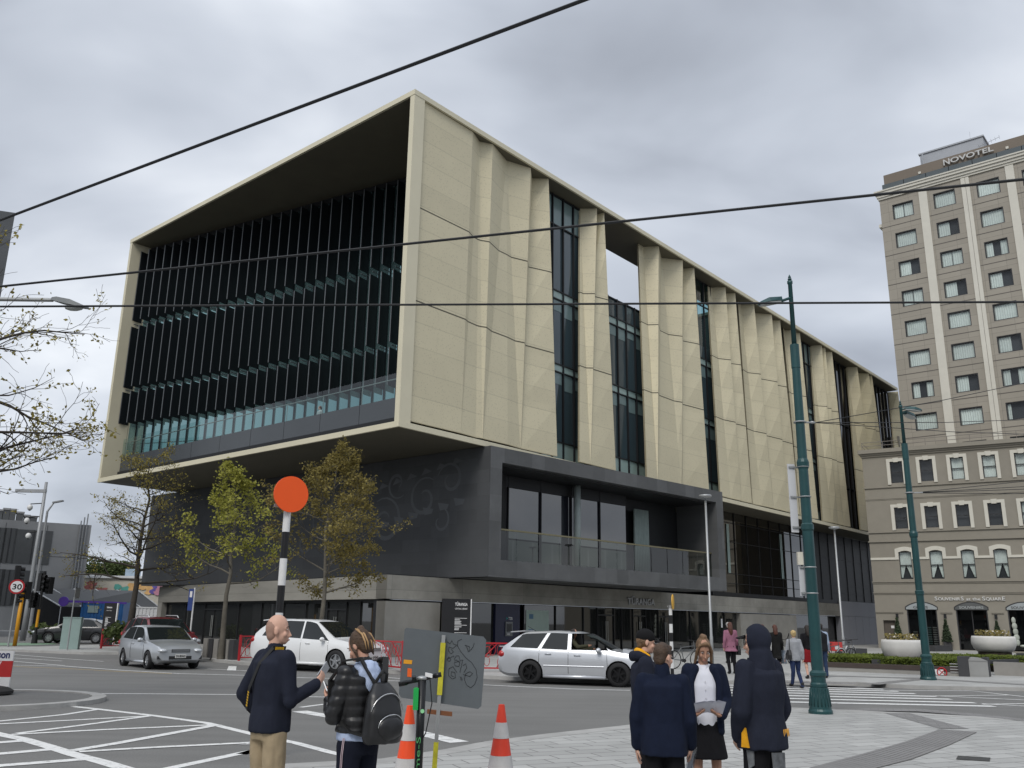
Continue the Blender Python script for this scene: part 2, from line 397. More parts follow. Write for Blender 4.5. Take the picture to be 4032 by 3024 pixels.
# near plaza, flush with the road
NEAR = [(700, 3080), (980, 3032), (1130, 3012), (1500, 2992), (1750, 2955), (1900, 2925), (2150, 2893), (2400, 2866), (2650, 2838), (2878, 2808), (3089, 2788), (3258, 2793), (3478, 2805), (3700, 2815), (4032, 2835), (4400, 2856)]
npts = [G(*p) for p in NEAR]
def offset_poly(pts, w_):
    res = []
    for i, p in enumerate(pts):
        t = (pts[min(i + 1, len(pts) - 1)] - pts[max(i - 1, 0)]).normalized(); n = V((t.y, -t.x, 0)); res.append(p + n * w_)
    return res
edge = offset_poly(npts, 0.32)
sheet('plaza', edge + [V((40, 2, 0)), V((40, -30, 0)), V((-14, -30, 0)), V((-6, 2, 0))], 0.012, PAVE)
def ribbon(name, pts, w0, w1, z, th, m):
    a, b = offset_poly(pts, w0), offset_poly(pts, w1); mb = MB()
    for i in range(len(pts) - 1):
        q = [a[i], a[i + 1], b[i + 1], b[i]]
        mb.slab([V((p.x, p.y, z)) for p in q], V((0, 0, th)))
    return tag(mb.build(name, m), kind='structure')
ribbon('plaza_kerb', npts, 0.0, 0.32, 0.0, 0.016, KERB)
# far pavement behind its kerb
FAR = [(-1500, 2528), (-600, 2547), (0, 2565), (330, 2577), (560, 2578), (805, 2580), (838, 2606), (960, 2619), (1300, 2638), (1530, 2652), (1900, 2672), (2100, 2683), (2450, 2694), (2860, 2694), (3094, 2693), (3381, 2701), (3504, 2708), (3617, 2714), (4032, 2722), (4600, 2736)]
fpts = [G(*p) for p in FAR]; PZ = 0.10
fin = offset_poly(fpts, -0.16)
sheet('pavement', [V((p.x, p.y, 0)) for p in fin] + [V((60, 120, 0)), V((-90, 190, 0))], PZ, PAVE2)
ribbon('pavement_kerb', fpts, -0.16, 0.0, 0.0, PZ + 0.004, KERB)
# the side street beyond the left pavement corner
def quadpx(name, px, z, m): return sheet(name, [G(x, y, z) for x, y in px], z, m)
quadpx('side_street', [(-900, 2543), (150, 2545), (640, 2530), (520, 2490), (-900, 2478)], PZ + 0.004, ASPH2)
quadpx('cycle_lane', [(-300, 2541), (120, 2541), (225, 2536), (200, 2531), (-300, 2532)], PZ + 0.008, GREENP)
def strips(name, segs, m, z=0.004, wdt=0.12):
    mb = MB()
    for k, sgm in enumerate(segs):
        wd = wdt
        if isinstance(sgm[-1], float): wd = sgm[-1]; sgm = sgm[:-1]
        P = [G(x, y) for x, y in sgm]; zz_ = z + 0.0006 * (k % 7)
        a, b = offset_poly(P, wd / 2), offset_poly(P, -wd / 2)
        for i in range(len(P) - 1): mb.poly([V((q.x, q.y, zz_)) for q in (a[i], a[i + 1], b[i + 1], b[i])])
    o = mb.build(name, m)
    bm = bmesh.new(); bm.from_mesh(o.data)
    for f in bm.faces:
        if f.normal.z < 0: f.normal_flip()
    bm.to_mesh(o.data); bm.free()
    return tag(o, kind='structure')
a0 = lambda x, y: (x * 0.45208, 2500 + y * 0.45208)
b0 = lambda x, y: (950 + x * 0.38829, 2380 + y * 0.38829)
c0 = lambda x, y: (1500 + x * 0.38829, 2380 + y * 0.38829)
d0 = lambda x, y: (2900 + x * 0.51175, 2560 + y * 0.51175)
strips('hatch_marking', [
    [a0(285, 588), a0(830, 645), a0(1330, 703), a0(1800, 768), a0(2212, 868), b0(560, 1408), b0(900, 1500), b0(1230, 1575), b0(1300, 1590), 0.15],
    [a0(-260, 770), a0(0, 752), a0(300, 722), a0(560, 695), a0(850, 650), 0.13], [a0(-200, 785), a0(0, 777), a0(640, 744), a0(1290, 708), 0.13],
    [a0(150, 860), a0(740, 785), a0(1340, 703), 0.13], [a0(100, 870), a0(900, 828), a0(1870, 785), 0.14],
    [a0(620, 1012), a0(1000, 950), a0(1900, 785), 0.17], [a0(690, 1020), a0(1400, 980), a0(2212, 940), b0(0, 1425), b0(180, 1410), 0.15],
    [a0(1400, 1180), a0(1800, 1095), a0(2212, 1008), b0(0, 1520), b0(160, 1475), 0.16],
    [a0(-300, 800), a0(0, 868), a0(200, 908), a0(430, 975), a0(650, 1045), a0(900, 1110), a0(1130, 1180), 0.20],
    [a0(-200, 950), a0(0, 938), a0(225, 922), 0.2], [a0(-200, 1055), a0(0, 1038), a0(455, 998), 0.2], [a0(-200, 1170), a0(0, 1142), a0(740, 1085), 0.2],
    [b0(520, 1655), b0(880, 1640), b0(1250, 1600), 0.14]], WHITE)
strips('lane_marking', [
    [a0(400, 510), a0(1300, 514), a0(2212, 522), b0(0, 916), b0(400, 930), b0(820, 940), b0(1400, 915), b0(1530, 895), 0.12],
    [a0(115, 264), a0(560, 272), a0(1050, 308), a0(1570, 338), a0(2212, 355), b0(120, 722), b0(650, 745), b0(1100, 757), c0(0, 770), c0(260, 780), 0.12],
    [a0(115, 230), a0(560, 268), 0.1], [a0(100, 200), a0(540, 228), 0.1], [a0(100, 170), a0(520, 205), a0(900, 232), 0.1],
    [a0(1700, 292), a0(2212, 317), b0(0, 675), b0(130, 680), 0.1],
    [b0(640, 672), b0(1000, 695), b0(1400, 735), c0(200, 755), 0.10],
    [c0(1040, 816), c0(1400, 834), c0(1674, 845), (2250, 2713), (2480, 2719), 0.12],
    [b0(600, 1045), b0(850, 1012), 0.12]], WHITE)
strips('yellow_line', [[a0(120, 275), a0(600, 295), a0(1100, 322), a0(1500, 338), 0.08]], YELL, 0.0035)
quadpx('give_way_mark', [a0(1975, 308), a0(2055, 310), a0(2060, 273), a0(1992, 271)], 0.0045, WHITE)
# wide limit line cut into blocks
mb = MB(); lp = [b0(585, 1083), b0(860, 1130), b0(1480, 1233), c0(60, 1238), c0(330, 1290), c0(560, 1345), c0(800, 1400), c0(1050, 1438)]
lw = [G(*p) for p in lp]
acc = []
for i in range(len(lw) - 1):
    n_ = max(1, int((lw[i + 1] - lw[i]).length / 0.34))
    for k in range(n_): acc.append(lw[i].lerp(lw[i + 1], k / n_))
for i in range(len(acc) - 1):
    t = (acc[i + 1] - acc[i]); n_ = V((t.y, -t.x, 0)).normalized()
    p, q = acc[i] + t * 0.03, acc[i + 1] - t * 0.03
    mb.poly([V((v.x, v.y, 0.0046)) for v in (p - n_ * 0.16, q - n_ * 0.16, q + n_ * 0.16, p + n_ * 0.16)])
tag(mb.build('limit_line', WHITE), kind='structure')
strips('zebra_crossing', [
    [(2840, 2697), d0(370, 281), d0(1130, 301), 0.30], [(2845, 2706), d0(370, 296), d0(1245, 318), 0.28], [(2850, 2718), d0(370, 312), d0(1375, 336), 0.30],
    [(2850, 2729), d0(370, 330), d0(1530, 357), 0.30], [(2852, 2741), d0(370, 351), d0(1650, 379), 0.30], [(2855, 2754), d0(370, 373), d0(1835, 407), 0.30], [(2858, 2768), d0(370, 400), d0(1985, 434), 0.32]], WHITE)
strips('edge_marking', [[d0(1180, 310), d0(1800, 313), d0(2000, 335), d0(2212, 358), 0.1], [d0(1500, 354), d0(2100, 346), 0.1], [d0(1530, 352), d0(2300, 389), 0.12],
    [d0(1890, 418), d0(2300, 412), 0.12], [d0(1890, 414), d0(2300, 436), 0.12]], WHITE)
# dark bands in the paving
sheet('paving_band', [G(*p) for p in [d0(1140, 490), d0(1330, 490), d0(1790, 612), d0(1570, 612)]], 0.017, BAND)
sheet('paving_band', [G(*p) for p in [d0(720, 462), d0(1100, 450), d0(1420, 458), d0(1900, 500), d0(2300, 545), d0(2300, 562), d0(1900, 520), d0(1400, 478), d0(1100, 474)]], 0.0165, BAND)
sheet('paving_band', [G(*p, PZ) for p in [d0(960, 262), d0(1100, 266), d0(1500, 222), d0(1420, 216)]], PZ + 0.006, BAND)
sheet('paving_band', [G(*p, PZ) for p in [d0(700, 195), d0(1420, 214), d0(2300, 268), d0(2300, 276), d0(1420, 222), d0(700, 201)]], PZ + 0.0065, BAND)
sheet('paving_band', [G(*p, PZ) for p in [d0(380, 244), d0(700, 246), d0(930, 254), d0(900, 262), d0(380, 254)]], PZ + 0.007, BAND)
# tactile strip: a ribbed band of paving
TAC = mat('tactile_stone', (0.20, 0.195, 0.19), 0.85, var=0.12, scale=4)
mb = MB(); tl = [G(*p) for p in [d0(560, 920), d0(950, 815), d0(1300, 715), d0(1560, 620)]]; tr = [G(*p) for p in [d0(960, 950), d0(1350, 850), d0(1640, 740), d0(1850, 640)]]
for i in range(3): mb.poly([V((q.x, q.y, 0.018)) for q in (tl[i], tr[i], tr[i + 1], tl[i + 1])])
for k in range(9):
    t = (k + 0.5) / 9; pth = [tl[i].lerp(tr[i], t) for i in range(4)]
    for i in range(3):
        d_ = (pth[i + 1] - pth[i]); n_ = V((d_.y, -d_.x, 0)).normalized() * 0.03
        mb.slab([V((q.x, q.y, 0.018)) for q in (pth[i] - n_, pth[i + 1] - n_, pth[i + 1] + n_, pth[i] + n_)], V((0, 0, 0.006)))
tag(mb.build('tactile_paving', TAC), kind='structure')
IRON = mat('cast_iron', (0.07, 0.07, 0.068), 0.7, 0.5, 0.2, 8)
o = sheet('drain_cover', [G(*p) for p in [d0(1690, 850), d0(1950, 866), d0(1955, 838), d0(1705, 822)]], 0.019, IRON)
tag(o, 'dark iron drain cover set in the pale plaza paving', 'drain cover', kind='thing')
o = sheet('manhole_cover', [G(*p) for p in [c0(975, 1408), c0(1080, 1425), c0(1130, 1405), c0(1030, 1390)]], 0.0065, IRON)
tag(o, 'dark manhole cover in the road between the grey sign and the far cone', 'manhole cover', kind='thing')
# traffic island with its kerb
ic = G(-90, 2763); mb = MB(); ring_o = []; 
for k in range(40):
    a = 2 * math.pi * k / 40; ring_o.append(V((ic.x + math.cos(a) * 2.12, ic.y + math.sin(a) * 1.9, 0)))
mb.slab(ring_o, V((0, 0, 0.06))); 
o = mb.build('traffic_island', ASPH2); tag(o, kind='structure')
mb = MB()
for k in range(40):
    p, q = ring_o[k], ring_o[(k + 1) % 40]; c_ = V((ic.x, ic.y, 0)); f_ = lambda v, s_: c_ + (v - c_) * s_
    mb.slab([f_(p, 1.0), f_(q, 1.0), f_(q, 1.13), f_(p, 1.13)], V((0, 0, 0.085)))
tag(mb.build('island_kerb', KERB), kind='structure')
# ================================================================ the library
C0 = V((-4.89, 37.53, 0)); eB = V((math.cos(rad(49.4)), math.sin(rad(49.4)), 0)); eA = V((-eB.y, eB.x, 0))
def LB(t, d, z): return C0 + eA * t + eB * d + V((0, 0, z))      # along the front, inward
def RB(s, d, z): return C0 + eB * s + eA * d + V((0, 0, z))      # along the long side, inward
ZF, ZT, ZR = 10.07, 26.2, 26.46
lib = thing('library_building', 'five storey library with folded cream metal panels above a dark stone and concrete base', 'library', (-4.89, 37.53, 0))
def panelmat():
    m, nt, b = _nt('champagne_panel'); L = nt.links.new
    b.inputs['Roughness'].default_value = 0.55; b.inputs['Metallic'].default_value = 0.05; b.inputs['Specular IOR Level'].default_value = 0.35
    g = N(nt, 'ShaderNodeNewGeometry'); sp = N(nt, 'ShaderNodeSeparateXYZ'); L(g.outputs['Position'], sp.inputs[0])
    def mt(op, a, b_=None):
        n = N(nt, 'ShaderNodeMath', operation=op)
        for i, x in enumerate((a, b_)):
            if x is None: continue
            if isinstance(x, (int, float)): n.inputs[i].default_value = x
            else: L(x, n.inputs[i])
        return n.outputs[0]
    z = sp.outputs[2]
    row = mt('MODULO', mt('ADD', z, 0.25), 1.16); joint = mt('LESS_THAN', row, 0.05)          # horizontal sheet joints
    vec = wallcoord(nt, 49.4)
    rn = N(nt, 'ShaderNodeTexNoise', Scale=0.9, Detail=4.0); L(vec, rn.inputs['Vector'])
    vo = N(nt, 'ShaderNodeTexVoronoi', Scale=9.0); L(vec, vo.inputs['Vector'])                   # perforation
    dots = N(nt, 'ShaderNodeMapRange'); L(vo.outputs['Distance'], dots.inputs['Value']); dots.inputs['From Min'].default_value = 0.10; dots.inputs['From Max'].default_value = 0.3
    dots.inputs['To Min'].default_value = 0.78; dots.inputs['To Max'].default_value = 1.0
    # each sheet has its own slight tone
    fl = mt('FLOOR', mt('DIVIDE', mt('ADD', z, 0.25), 1.16)); oi = N(nt, 'ShaderNodeObjectInfo')
    wn = N(nt, 'ShaderNodeTexWhiteNoise', noise_dimensions='2D'); cbn = N(nt, 'ShaderNodeCombineXYZ'); L(fl, cbn.inputs[0]); L(mt('MULTIPLY', oi.outputs['Random'], 91.0), cbn.inputs[1]); L(cbn.outputs[0], wn.inputs['Vector'])
    tone = mt('ADD', mt('MULTIPLY', wn.outputs['Value'], 0.08), mt('MULTIPLY', rn.outputs['Fac'], 0.10))
    tone = mt('ADD', tone, 0.91); tone = mt('MULTIPLY', tone, dots.outputs[0]); tone = mt('MULTIPLY', tone, mt('SUBTRACT', 1.0, mt('MULTIPLY', joint, 0.13)))
    for zl in (15.86, 20.52):
        ln = mt('LESS_THAN', mt('ABSOLUTE', mt('SUBTRACT', z, zl)), 0.035); tone = mt('MULTIPLY', tone, mt('SUBTRACT', 1.0, mt('MULTIPLY', ln, 0.85)))
    vm = N(nt, 'ShaderNodeVectorMath', operation='SCALE'); vm.inputs[0].default_value = (0.60, 0.545, 0.385); L(tone, vm.inputs['Scale']); L(vm.outputs[0], b.inputs['Base Color'])
    return m
GOLD = panelmat()
CREAM = mat('cream_metal', (0.64, 0.595, 0.445), 0.5, var=0.05, scale=0.6, spec=0.4)
SOFF = mat('bronze_soffit', (0.115, 0.105, 0.078), 0.55, var=0.10, scale=0.8)
BLACK = mat('black_metal', (0.018, 0.019, 0.021), 0.5, var=0.1, spec=0.3)
FIN = mat('louvre_black', (0.012, 0.014, 0.017), 0.45, var=0.1, spec=0.25); FINE_ = mat('louvre_edge', (0.15, 0.16, 0.17), 0.4, 0.3, var=0.05)
TEAL = glassmat('teal_glass', (0.20, 0.34, 0.35), 0.03, 1.6); TEAL.node_tree.nodes['Principled BSDF'].inputs['Metallic'].default_value = 0.75
DGLASS = glassmat('dark_glass', (0.018, 0.026, 0.030), 0.02, 1.75)
BGLASS = glassmat('bronze_glass', (0.016, 0.014, 0.011), 0.015, 2.1)
WGLASS = glassmat('blue_window_glass', (0.045, 0.068, 0.078), 0.03, 1.65)
SPAN = mat('pale_spandrel_glass', (0.30, 0.40, 0.375), 0.18, var=0.06, spec=0.6); BLIND = mat('blind_behind_glass', (0.155, 0.22, 0.22), 0.15, var=0.08, spec=0.6)
CLEAR = clearglass('balustrade_glass', (0.72, 0.86, 0.86), 1.6)
CONC = brick('concrete', 50, (0.275, 0.265, 0.235), 4.6, 1.5, 0.006, (0.12, 0.12, 0.11), 0.08, 0.8, 0.0, blotch=0.28, bscale=0.5)
CONC2 = mat('plain_concrete', (0.26, 0.25, 0.225), 0.8, var=0.2, scale=0.9)
STONE_R = brick('basalt_cladding', 44.7, (0.105, 0.108, 0.110), 0.95, 1.25, 0.003, (0.06, 0.06, 0.06), 0.17, 0.55, 0.3, blotch=0.16, bscale=0.6, bias=-0.2)
STONE_L = brick('basalt_wall', 140, (0.066, 0.069, 0.073), 1.25, 0.62, 0.003, (0.045, 0.045, 0.045), 0.10, 0.5, 0.4, blotch=0.12, bscale=0.4)
# --- slabs
mb = MB()
def rbox(mb, s0, s1, d0, d1, z0, z1, m=None): return mb.fbox(RB(s0, d0, z0), eB * (s1 - s0), eA * (d1 - d0), V((0, 0, z1 - z0)), m)
for (s0, s1, d0, d1) in ((0.12, 17, 0.12, 27.88), (17, 37, 0.12, 3.26), (37, 71, 0.12, 27.88)): rbox(mb, s0, s1, d0, d1, ZT, ZR - 0.03)
mb.build('roof_slab', SOFF, lib)
mb = MB(); rbox(mb, 0, 71, 0, 0.12, ZT - 0.006, ZR); rbox(mb, 0, 0.12, 0.12, 28, ZT - 0.006, ZR); mb.build('roof_fascia', CREAM, lib)
mb = MB(); rbox(mb, 0.12, 71, 0.12, 27.88, 9.82, ZF - 0.02); mb.build('floor_slab', SOFF, lib)
mb = MB(); rbox(mb, 0, 71, 0, 0.12, 9.82 - 0.006, ZF); rbox(mb, 0, 0.12, 0.12, 28, 9.82 - 0.006, ZF); mb.build('floor_fascia', CREAM, lib)
mb = MB(); rbox(mb, 0.02, 0.70, 0.02, 0.32, ZF, ZT - 0.006); mb.build('corner_post', CREAM, lib)
mb = MB(); rbox(mb, 0.02, 12, 27.7, 27.98, ZF, ZT - 0.006); mb.build('end_wall', CREAM, lib)
mb = MB(); rbox(mb, 12, 71, 27.7, 27.9, ZF, 21.2); rbox(mb, 70.7, 71, 0.3, 27.7, ZF, 21.2); mb.build('rear_wall', CONC2, lib)
# --- slanted glazing behind the front
def gl(t): return 1.4 + (28 - t) / 28 * 5.4
def GLZ(t, z, o=0.0):
    """point on the slanted glazing, o metres outward"""
    a, b = LB(28, 1.4, 0), LB(0, 6.8, 0); u = (b - a).normalized(); n = V((u.y, -u.x, 0)); n = n if n.dot(eB) < 0 else -n
    return LB(t, gl(t), z) + n * o
core = [GLZ(27.6, 0, -0.1), GLZ(1.6, 0, -0.1), RB(7.2, 1.3, 0), RB(70.6, 1.3, 0), RB(70.6, 27.6, 0)]
mb = MB(); mb.slab([p + V((0, 0, ZF)) for p in core], V((0, 0, 11.1))); mb.build('inner_core', BLACK, lib)
up_a = [GLZ(27.6, 0, -0.1), GLZ(1.6, 0, -0.1), RB(7.2, 1.3, 0), RB(16.6, 1.3, 0), RB(16.6, 27.6, 0)]
up_b = [RB(37.2, 1.3, 0), RB(70.6, 1.3, 0), RB(70.6, 27.6, 0), RB(37.2, 27.6, 0)]
mb = MB(); mb.slab([p + V((0, 0, 21.17)) for p in up_a], V((0, 0, 4.95))); mb.slab([p + V((0, 0, 21.17)) for p in up_b], V((0, 0, 4.95))); mb.build('upper_core', BLACK, lib)
step = 0.787; ts = [27.74 - step * k for k in range(35)]
for k in range(34):
    t0, t1 = ts[k], ts[k + 1]
    MB().poly([GLZ(t0, ZF), GLZ(t1, ZF), GLZ(t1, ZT), GLZ(t0, ZT)]).build('glass_pane', TEAL, lib)
    mb = MB(); a = GLZ(t0, 0, 0.02); n_ = (GLZ(t0, 0, 1) - GLZ(t0, 0, 0)); u_ = V((n_.y, -n_.x, 0)) * 0.03
    for z0, z1 in ((13.7, 15.8), (16.12, 20.3), (20.74, 25.7)):
        mb.fbox(a + n_ * 0.10 - u_ + V((0, 0, z0)), u_ * 2, n_ * 0.66, V((0, 0, z1 - z0)), 0)
        mb.fbox(a + n_ * 0.76 - u_ * 0.75 + V((0, 0, z0)), u_ * 1.5, n_ * 0.04, V((0, 0, z1 - z0)), 1)
    mb.fbox(a - u_ * 0.9 + V((0, 0, ZF)), u_ * 1.8, n_ * 0.07, V((0, 0, ZT - ZF - 0.01)), 0)
    for zb in (15.96, 20.5): mb.fbox(a + n_ * 0.06 - u_ * 0.5 + V((0, 0, zb)), u_, n_ * 0.55, V((0, 0, 0.05)), 1)
    mb.build('louvre_fin', [FIN, FINE_], lib)
mb = MB(); mb.fbox(GLZ(27.7, ZT - 0.3, 0.0), GLZ(1.2, 0) - GLZ(27.7, 0), (GLZ(1, 0, 1) - GLZ(1, 0, 0)) * 0.12, V((0, 0, 0.29))); mb.build('head_rail', BLACK, lib)
# --- balcony
DP = 1.15; mb = MB(); mb.slab([LB(27.7, DP - 0.1, ZF), LB(0.32, DP - 0.1, ZF), GLZ(1.4, ZF, 0.02), GLZ(27.6, ZF, 0.02)], V((0, 0, 0.53))); mb.build('balcony_floor', BLACK, lib)
jt = [27.66, 25.1, 22.2, 19.1, 16.1, 13.1, 10.1, 7.1, 4.1, 0.4]
PANEL = mat('dark_parapet_panel', (0.055, 0.062, 0.068), 0.22, var=0.12, scale=0.5, spec=0.6)
for k in range(9):
    a_, b_ = jt[k] - 0.015, jt[k + 1] + 0.015
    MB().fbox(LB(a_, DP, 10.62), eA * (b_ - a_), eB * 0.05, V((0, 0, 0.95))).build('parapet_panel', PANEL, lib)
    MB().poly([LB(a_, DP + 0.02, 11.575), LB(b_, DP + 0.02, 11.575), LB(b_, DP + 0.02, 12.745), LB(a_, DP + 0.02, 12.745)]).build('balustrade_glass', CLEAR, lib)
mb = MB(); mb.tube([LB(27.6, DP + 0.12, 12.5), LB(0.5, DP + 0.12, 12.5)], 0.03, 6)
for t in jt: mb.tube([LB(min(t, 27.4), DP + 0.12, 11.6), LB(min(t, 27.4), DP + 0.12, 12.5)], 0.02, 5)
mb.build('handrail', mat('rail_steel', (0.35, 0.36, 0.34), 0.4, 0.6), lib)
# --- folded panels along the long side: fold lines as they stand in the photo, at roof soffit and floor level
A_ = lambda x, y: (1500 + x * .5425, 300 + y * .5425); C_ = lambda x, y: (1500 + x * .5425, 1100 + y * .5425)
FOLD = [(A_(308,180),C_(200,1045)),(A_(667,402),C_(580,1135)),(A_(713,468),C_(583,1136)),(A_(714,470),C_(688,1165)),(A_(716,472),C_(735,1172)),(A_(812,492),C_(737,1172)),(A_(910,608),C_(741,1174)),(A_(912,610),C_(920,1215)),(A_(914,612),C_(1010,1243)),(A_(1088,665),C_(1015,1244)),(A_(1097,740),C_(1020,1246)),(A_(1217,742),C_(1280,1300)),
 (A_(1443,962),C_(1440,1328)),(A_(1445,960),C_(1520,1347)),(A_(1567,958),C_(1524,1346)),(A_(1570,1000),C_(1526,1347)),(A_(1620,990),C_(1705,1383)),
 (A_(1868,1245),C_(1930,1427)),(A_(1905,1238),C_(2008,1445)),(A_(2015,1232),C_(2010,1446)),(A_(2035,1320),C_(2012,1446)),(A_(2037,1320),C_(2160,1475)),(A_(2040,1321),C_(2180,1478)),((2688,1024),(2686,1925)),((2689.9,1057),(2688,1926)),((2733.3,1053.5),(2793,1948)),
 ((2786.4,1136),(2837,1958)),((2803.8,1132),(2877.6,1969.3)),((2856.4,1129.5),(2920,1979)),((2858,1155),(2921,1980)),((2895,1153.3),(2961.7,1989)),
 ((2905,1185),(2964,1991)),((2917.7,1199.5),(2998.5,1998)),((2969.3,1197.3),(3046,2008)),((2972,1236),(3048,2009)),((3038.7,1237.4),(3105,2022)),((3039.8,1260.8),(3106,2023)),((3071.3,1260.8),(3150,2033)),
 ((3083,1290),(3152,2036)),((3088.6,1300.4),(3175,2040)),((3133.6,1298.7),(3190,2045)),((3134.7,1309.6),(3191,2045)),((3149.4,1309.6),(3223,2050)),
 ((3190,1362),(3240,2057)),((3191.7,1361),(3278,2064)),((3235,1358),(3300,2069)),((3236.7,1369),(3301,2070)),((3248.7,1367.6),(3322,2074)),((3250.3,1384.5),(3323,2075)),((3275.8,1384.5),(3349.6,2079)),
 ((3333,1446),(3389,2090)),((3335.5,1445),(3423,2096)),((3375.6,1444),(3460,2104)),((3377.2,1468),(3462,2105)),((3420.6,1469.6),(3500,2115)),((3422,1478),(3501,2116)),((3433,1477.8),(3520,2120)),
 ((3499,1543),(3560,2130)),((3536,1539),(3600,2135))]
RWALL = Wall(C0, 49.4)
def sd(px, py, z):
    P = G(px, py, z) - C0; s, d = P.dot(eB), P.dot(eA)
    if d < 0.09 or d > 1.12:
        d = min(max(d, 0.12), 1.08); s = RWALL.c(px, py, -d)[0]
    return s, d
tp = [sd(*t, ZT) for t, b in FOLD]; bt = [sd(*b, ZF) for t, b in FOLD]
GAPS = {11: 0, 16: 1, 25: 2, 30: 3, 37: 4, 42: 5, 49: 6, 56: 7}
for i in range(len(FOLD) - 1):
    if i in GAPS: continue
    a, b, c, d = RB(bt[i][0], bt[i][1], ZF + 0.12), RB(bt[i + 1][0], bt[i + 1][1], ZF + 0.12), RB(tp[i + 1][0], tp[i + 1][1], ZT - 0.01), RB(tp[i][0], tp[i][1], ZT - 0.01)
    mb = MB(); NZ = 6; vs = []
    for k in range(NZ + 1):
        f = k / NZ; vs += [a.lerp(d, f), b.lerp(c, f)]
    mb.add(vs, [(2 * k, 2 * k + 1, 2 * k + 3, 2 * k + 2) for k in range(NZ)]); mb.add([v + eA * 0.10 for v in vs], [(2 * k, 2 * k + 2, 2 * k + 3, 2 * k + 1) for k in range(NZ)])
    mb.build('folded_panel', GOLD, lib)
# --- tall windows between the panels
GD = 1.15
for i, k in GAPS.items():
    s0 = min(tp[i][0], bt[i][0]) - 0.5; s1 = max(tp[i + 1][0], bt[i + 1][0]) + 0.35
    top = ZT - 0.012 if k != 1 else 21.45
    dark = k >= 6
    n = max(2, round((s1 - s0) / 1.05)); xs = [s0 + (s1 - s0) * j / n for j in range(n + 1)]
    zt = top
    o = MB().poly([RB(s0, GD, ZF), RB(s1, GD, ZF), RB(s1, GD, min(zt, 21.15 if k == 2 else zt)), RB(s0, GD, min(zt, 21.15 if k == 2 else zt))]).build('window', BGLASS if dark else WGLASS, lib)
    if k == 2: MB().poly([RB(s0, GD, 21.15), RB(s1, GD, 21.15), RB(s1, GD, zt), RB(s0, GD, zt)]).build('pane', clearglass('roof_terrace_glass', (0.35, 0.62, 0.66), 1.5), o)
    fr = MB()
    for x in xs: fr.fbox(RB(x - 0.035, GD - 0.12, ZF), eB * 0.07, eA * 0.115, V((0, 0, zt - ZF)))
    lv = [z for z in (11.27, 15.28, 15.74, 19.62, 20.13, 24.2, ZT - 0.12) if z < zt] + ([zt - 0.1] if k == 1 else [])
    if dark: lv = [14.0, 20.0, ZT - 0.12]
    for z in lv:
        for j in range(n): fr.fbox(RB(xs[j] + 0.036, GD - 0.10, z), eB * (xs[j + 1] - xs[j] - 0.072), eA * 0.095, V((0, 0, 0.07)))
    fr.build('mullion_frame', BLACK, o)
    if not dark:
        for z0, z1 in ((ZF, 11.27), (15.35, 15.74), (19.69, 20.13)):
            p_ = MB()
            for j in range(n): p_.fbox(RB(xs[j] + 0.036, GD - 0.03, z0), eB * (xs[j + 1] - xs[j] - 0.072), eA * 0.02, V((0, 0, z1 - z0)))
            p_.build('spandrel_panel', SPAN, o)
        for z0, z1 in ((14.3, 15.27), (18.7, 19.61)) + (((24.3, 26.05),) if k != 1 and k != 2 else ()):
            p_ = MB()
            for j in range(n):
                zz0 = z0 + (rng.random() * 0.5 if z0 < 20 else 0)
                p_.fbox(RB(xs[j] + 0.09, GD - 0.02, zz0), eB * (xs[j + 1] - xs[j] - 0.18), eA * 0.012, V((0, 0, z1 - zz0)))
            p_.build('blind', BLIND, o)
# roof terrace: ribbed plant roof and the wall behind it
RIB = mat('ribbed_roof', (0.16, 0.165, 0.17), 0.5, var=0.06)
mb = MB(); rbox(mb, 21, 36.5, 6.0, 13.0, 21.2, 22.35); mb.build('plant_room', BLACK, lib)
mb = MB()
for k in range(44): mb.fbox(RB(20.6 + k * 0.37, 5.6, 22.36), eB * 0.2, eA * 7.8, V((0, 0, 0.16)), 0)
mb.fbox(RB(20.5, 5.5, 22.352), eB * 16.3, eA * 8, V((0, 0, 0.05))); mb.build('plant_roof', RIB, lib)
# --- dark stone storey
Cs = V((-0.96, 41.52, 0)); SL = Wall(Cs, 140); SR = Wall(Cs, 44.7); LS = 31.4
mb = MB(); u = -SL.e; inn = -SL.n
mb.fbox(Cs + V((0, 0, 3.68)), u * LS, inn * 0.6, V((0, 0, 6.12))); mb.build('stone_wall', STONE_L, lib)
mb = MB(); mb.slab([Cs + inn * 0.6 + u * 1 + V((0, 0, 3.70)), Cs + u * LS + inn * 0.6 + V((0, 0, 3.70)), RB(66, 26, 3.70), RB(66, 5.6, 3.70), RB(22, 5.6, 3.70)], V((0, 0, 6.05))); mb.build('stone_core', BLACK, lib)
# shallow carved curves in the wall
CARV = mat('honed_basalt', (0.084, 0.09, 0.096), 0.4, var=0.12, scale=2)
def swirl(cx, cz, r0, turns, a0, wd, sgn=1):
    pts = []; mb = MB()
    for k in range(26):
        f = k / 25; a = a0 + sgn * f * turns * 2 * math.pi; r = r0 * (1 - 0.72 * f); pts.append((cx + r * math.cos(a), cz + r * math.sin(a), wd * (0.25 + 0.75 * math.sin(math.pi * min(1, f * 1.02)))))
    for k in range(25):
        (x0, z0, w0), (x1, z1, w1) = pts[k], pts[k + 1]; t = V((x1 - x0, z1 - z0)).normalized(); n = V((-t.y, t.x))
        q = [(x0 + n.x * w0, z0 + n.y * w0), (x1 + n.x * w1, z1 + n.y * w1), (x1 - n.x * w1, z1 - n.y * w1), (x0 - n.x * w0, z0 - n.y * w0)]
        mb.poly([Cs + u * a + V((0, 0, b)) + SL.n * 0.006 for a, b in q])
    mb.build('carving', CARV, lib, rec=True)
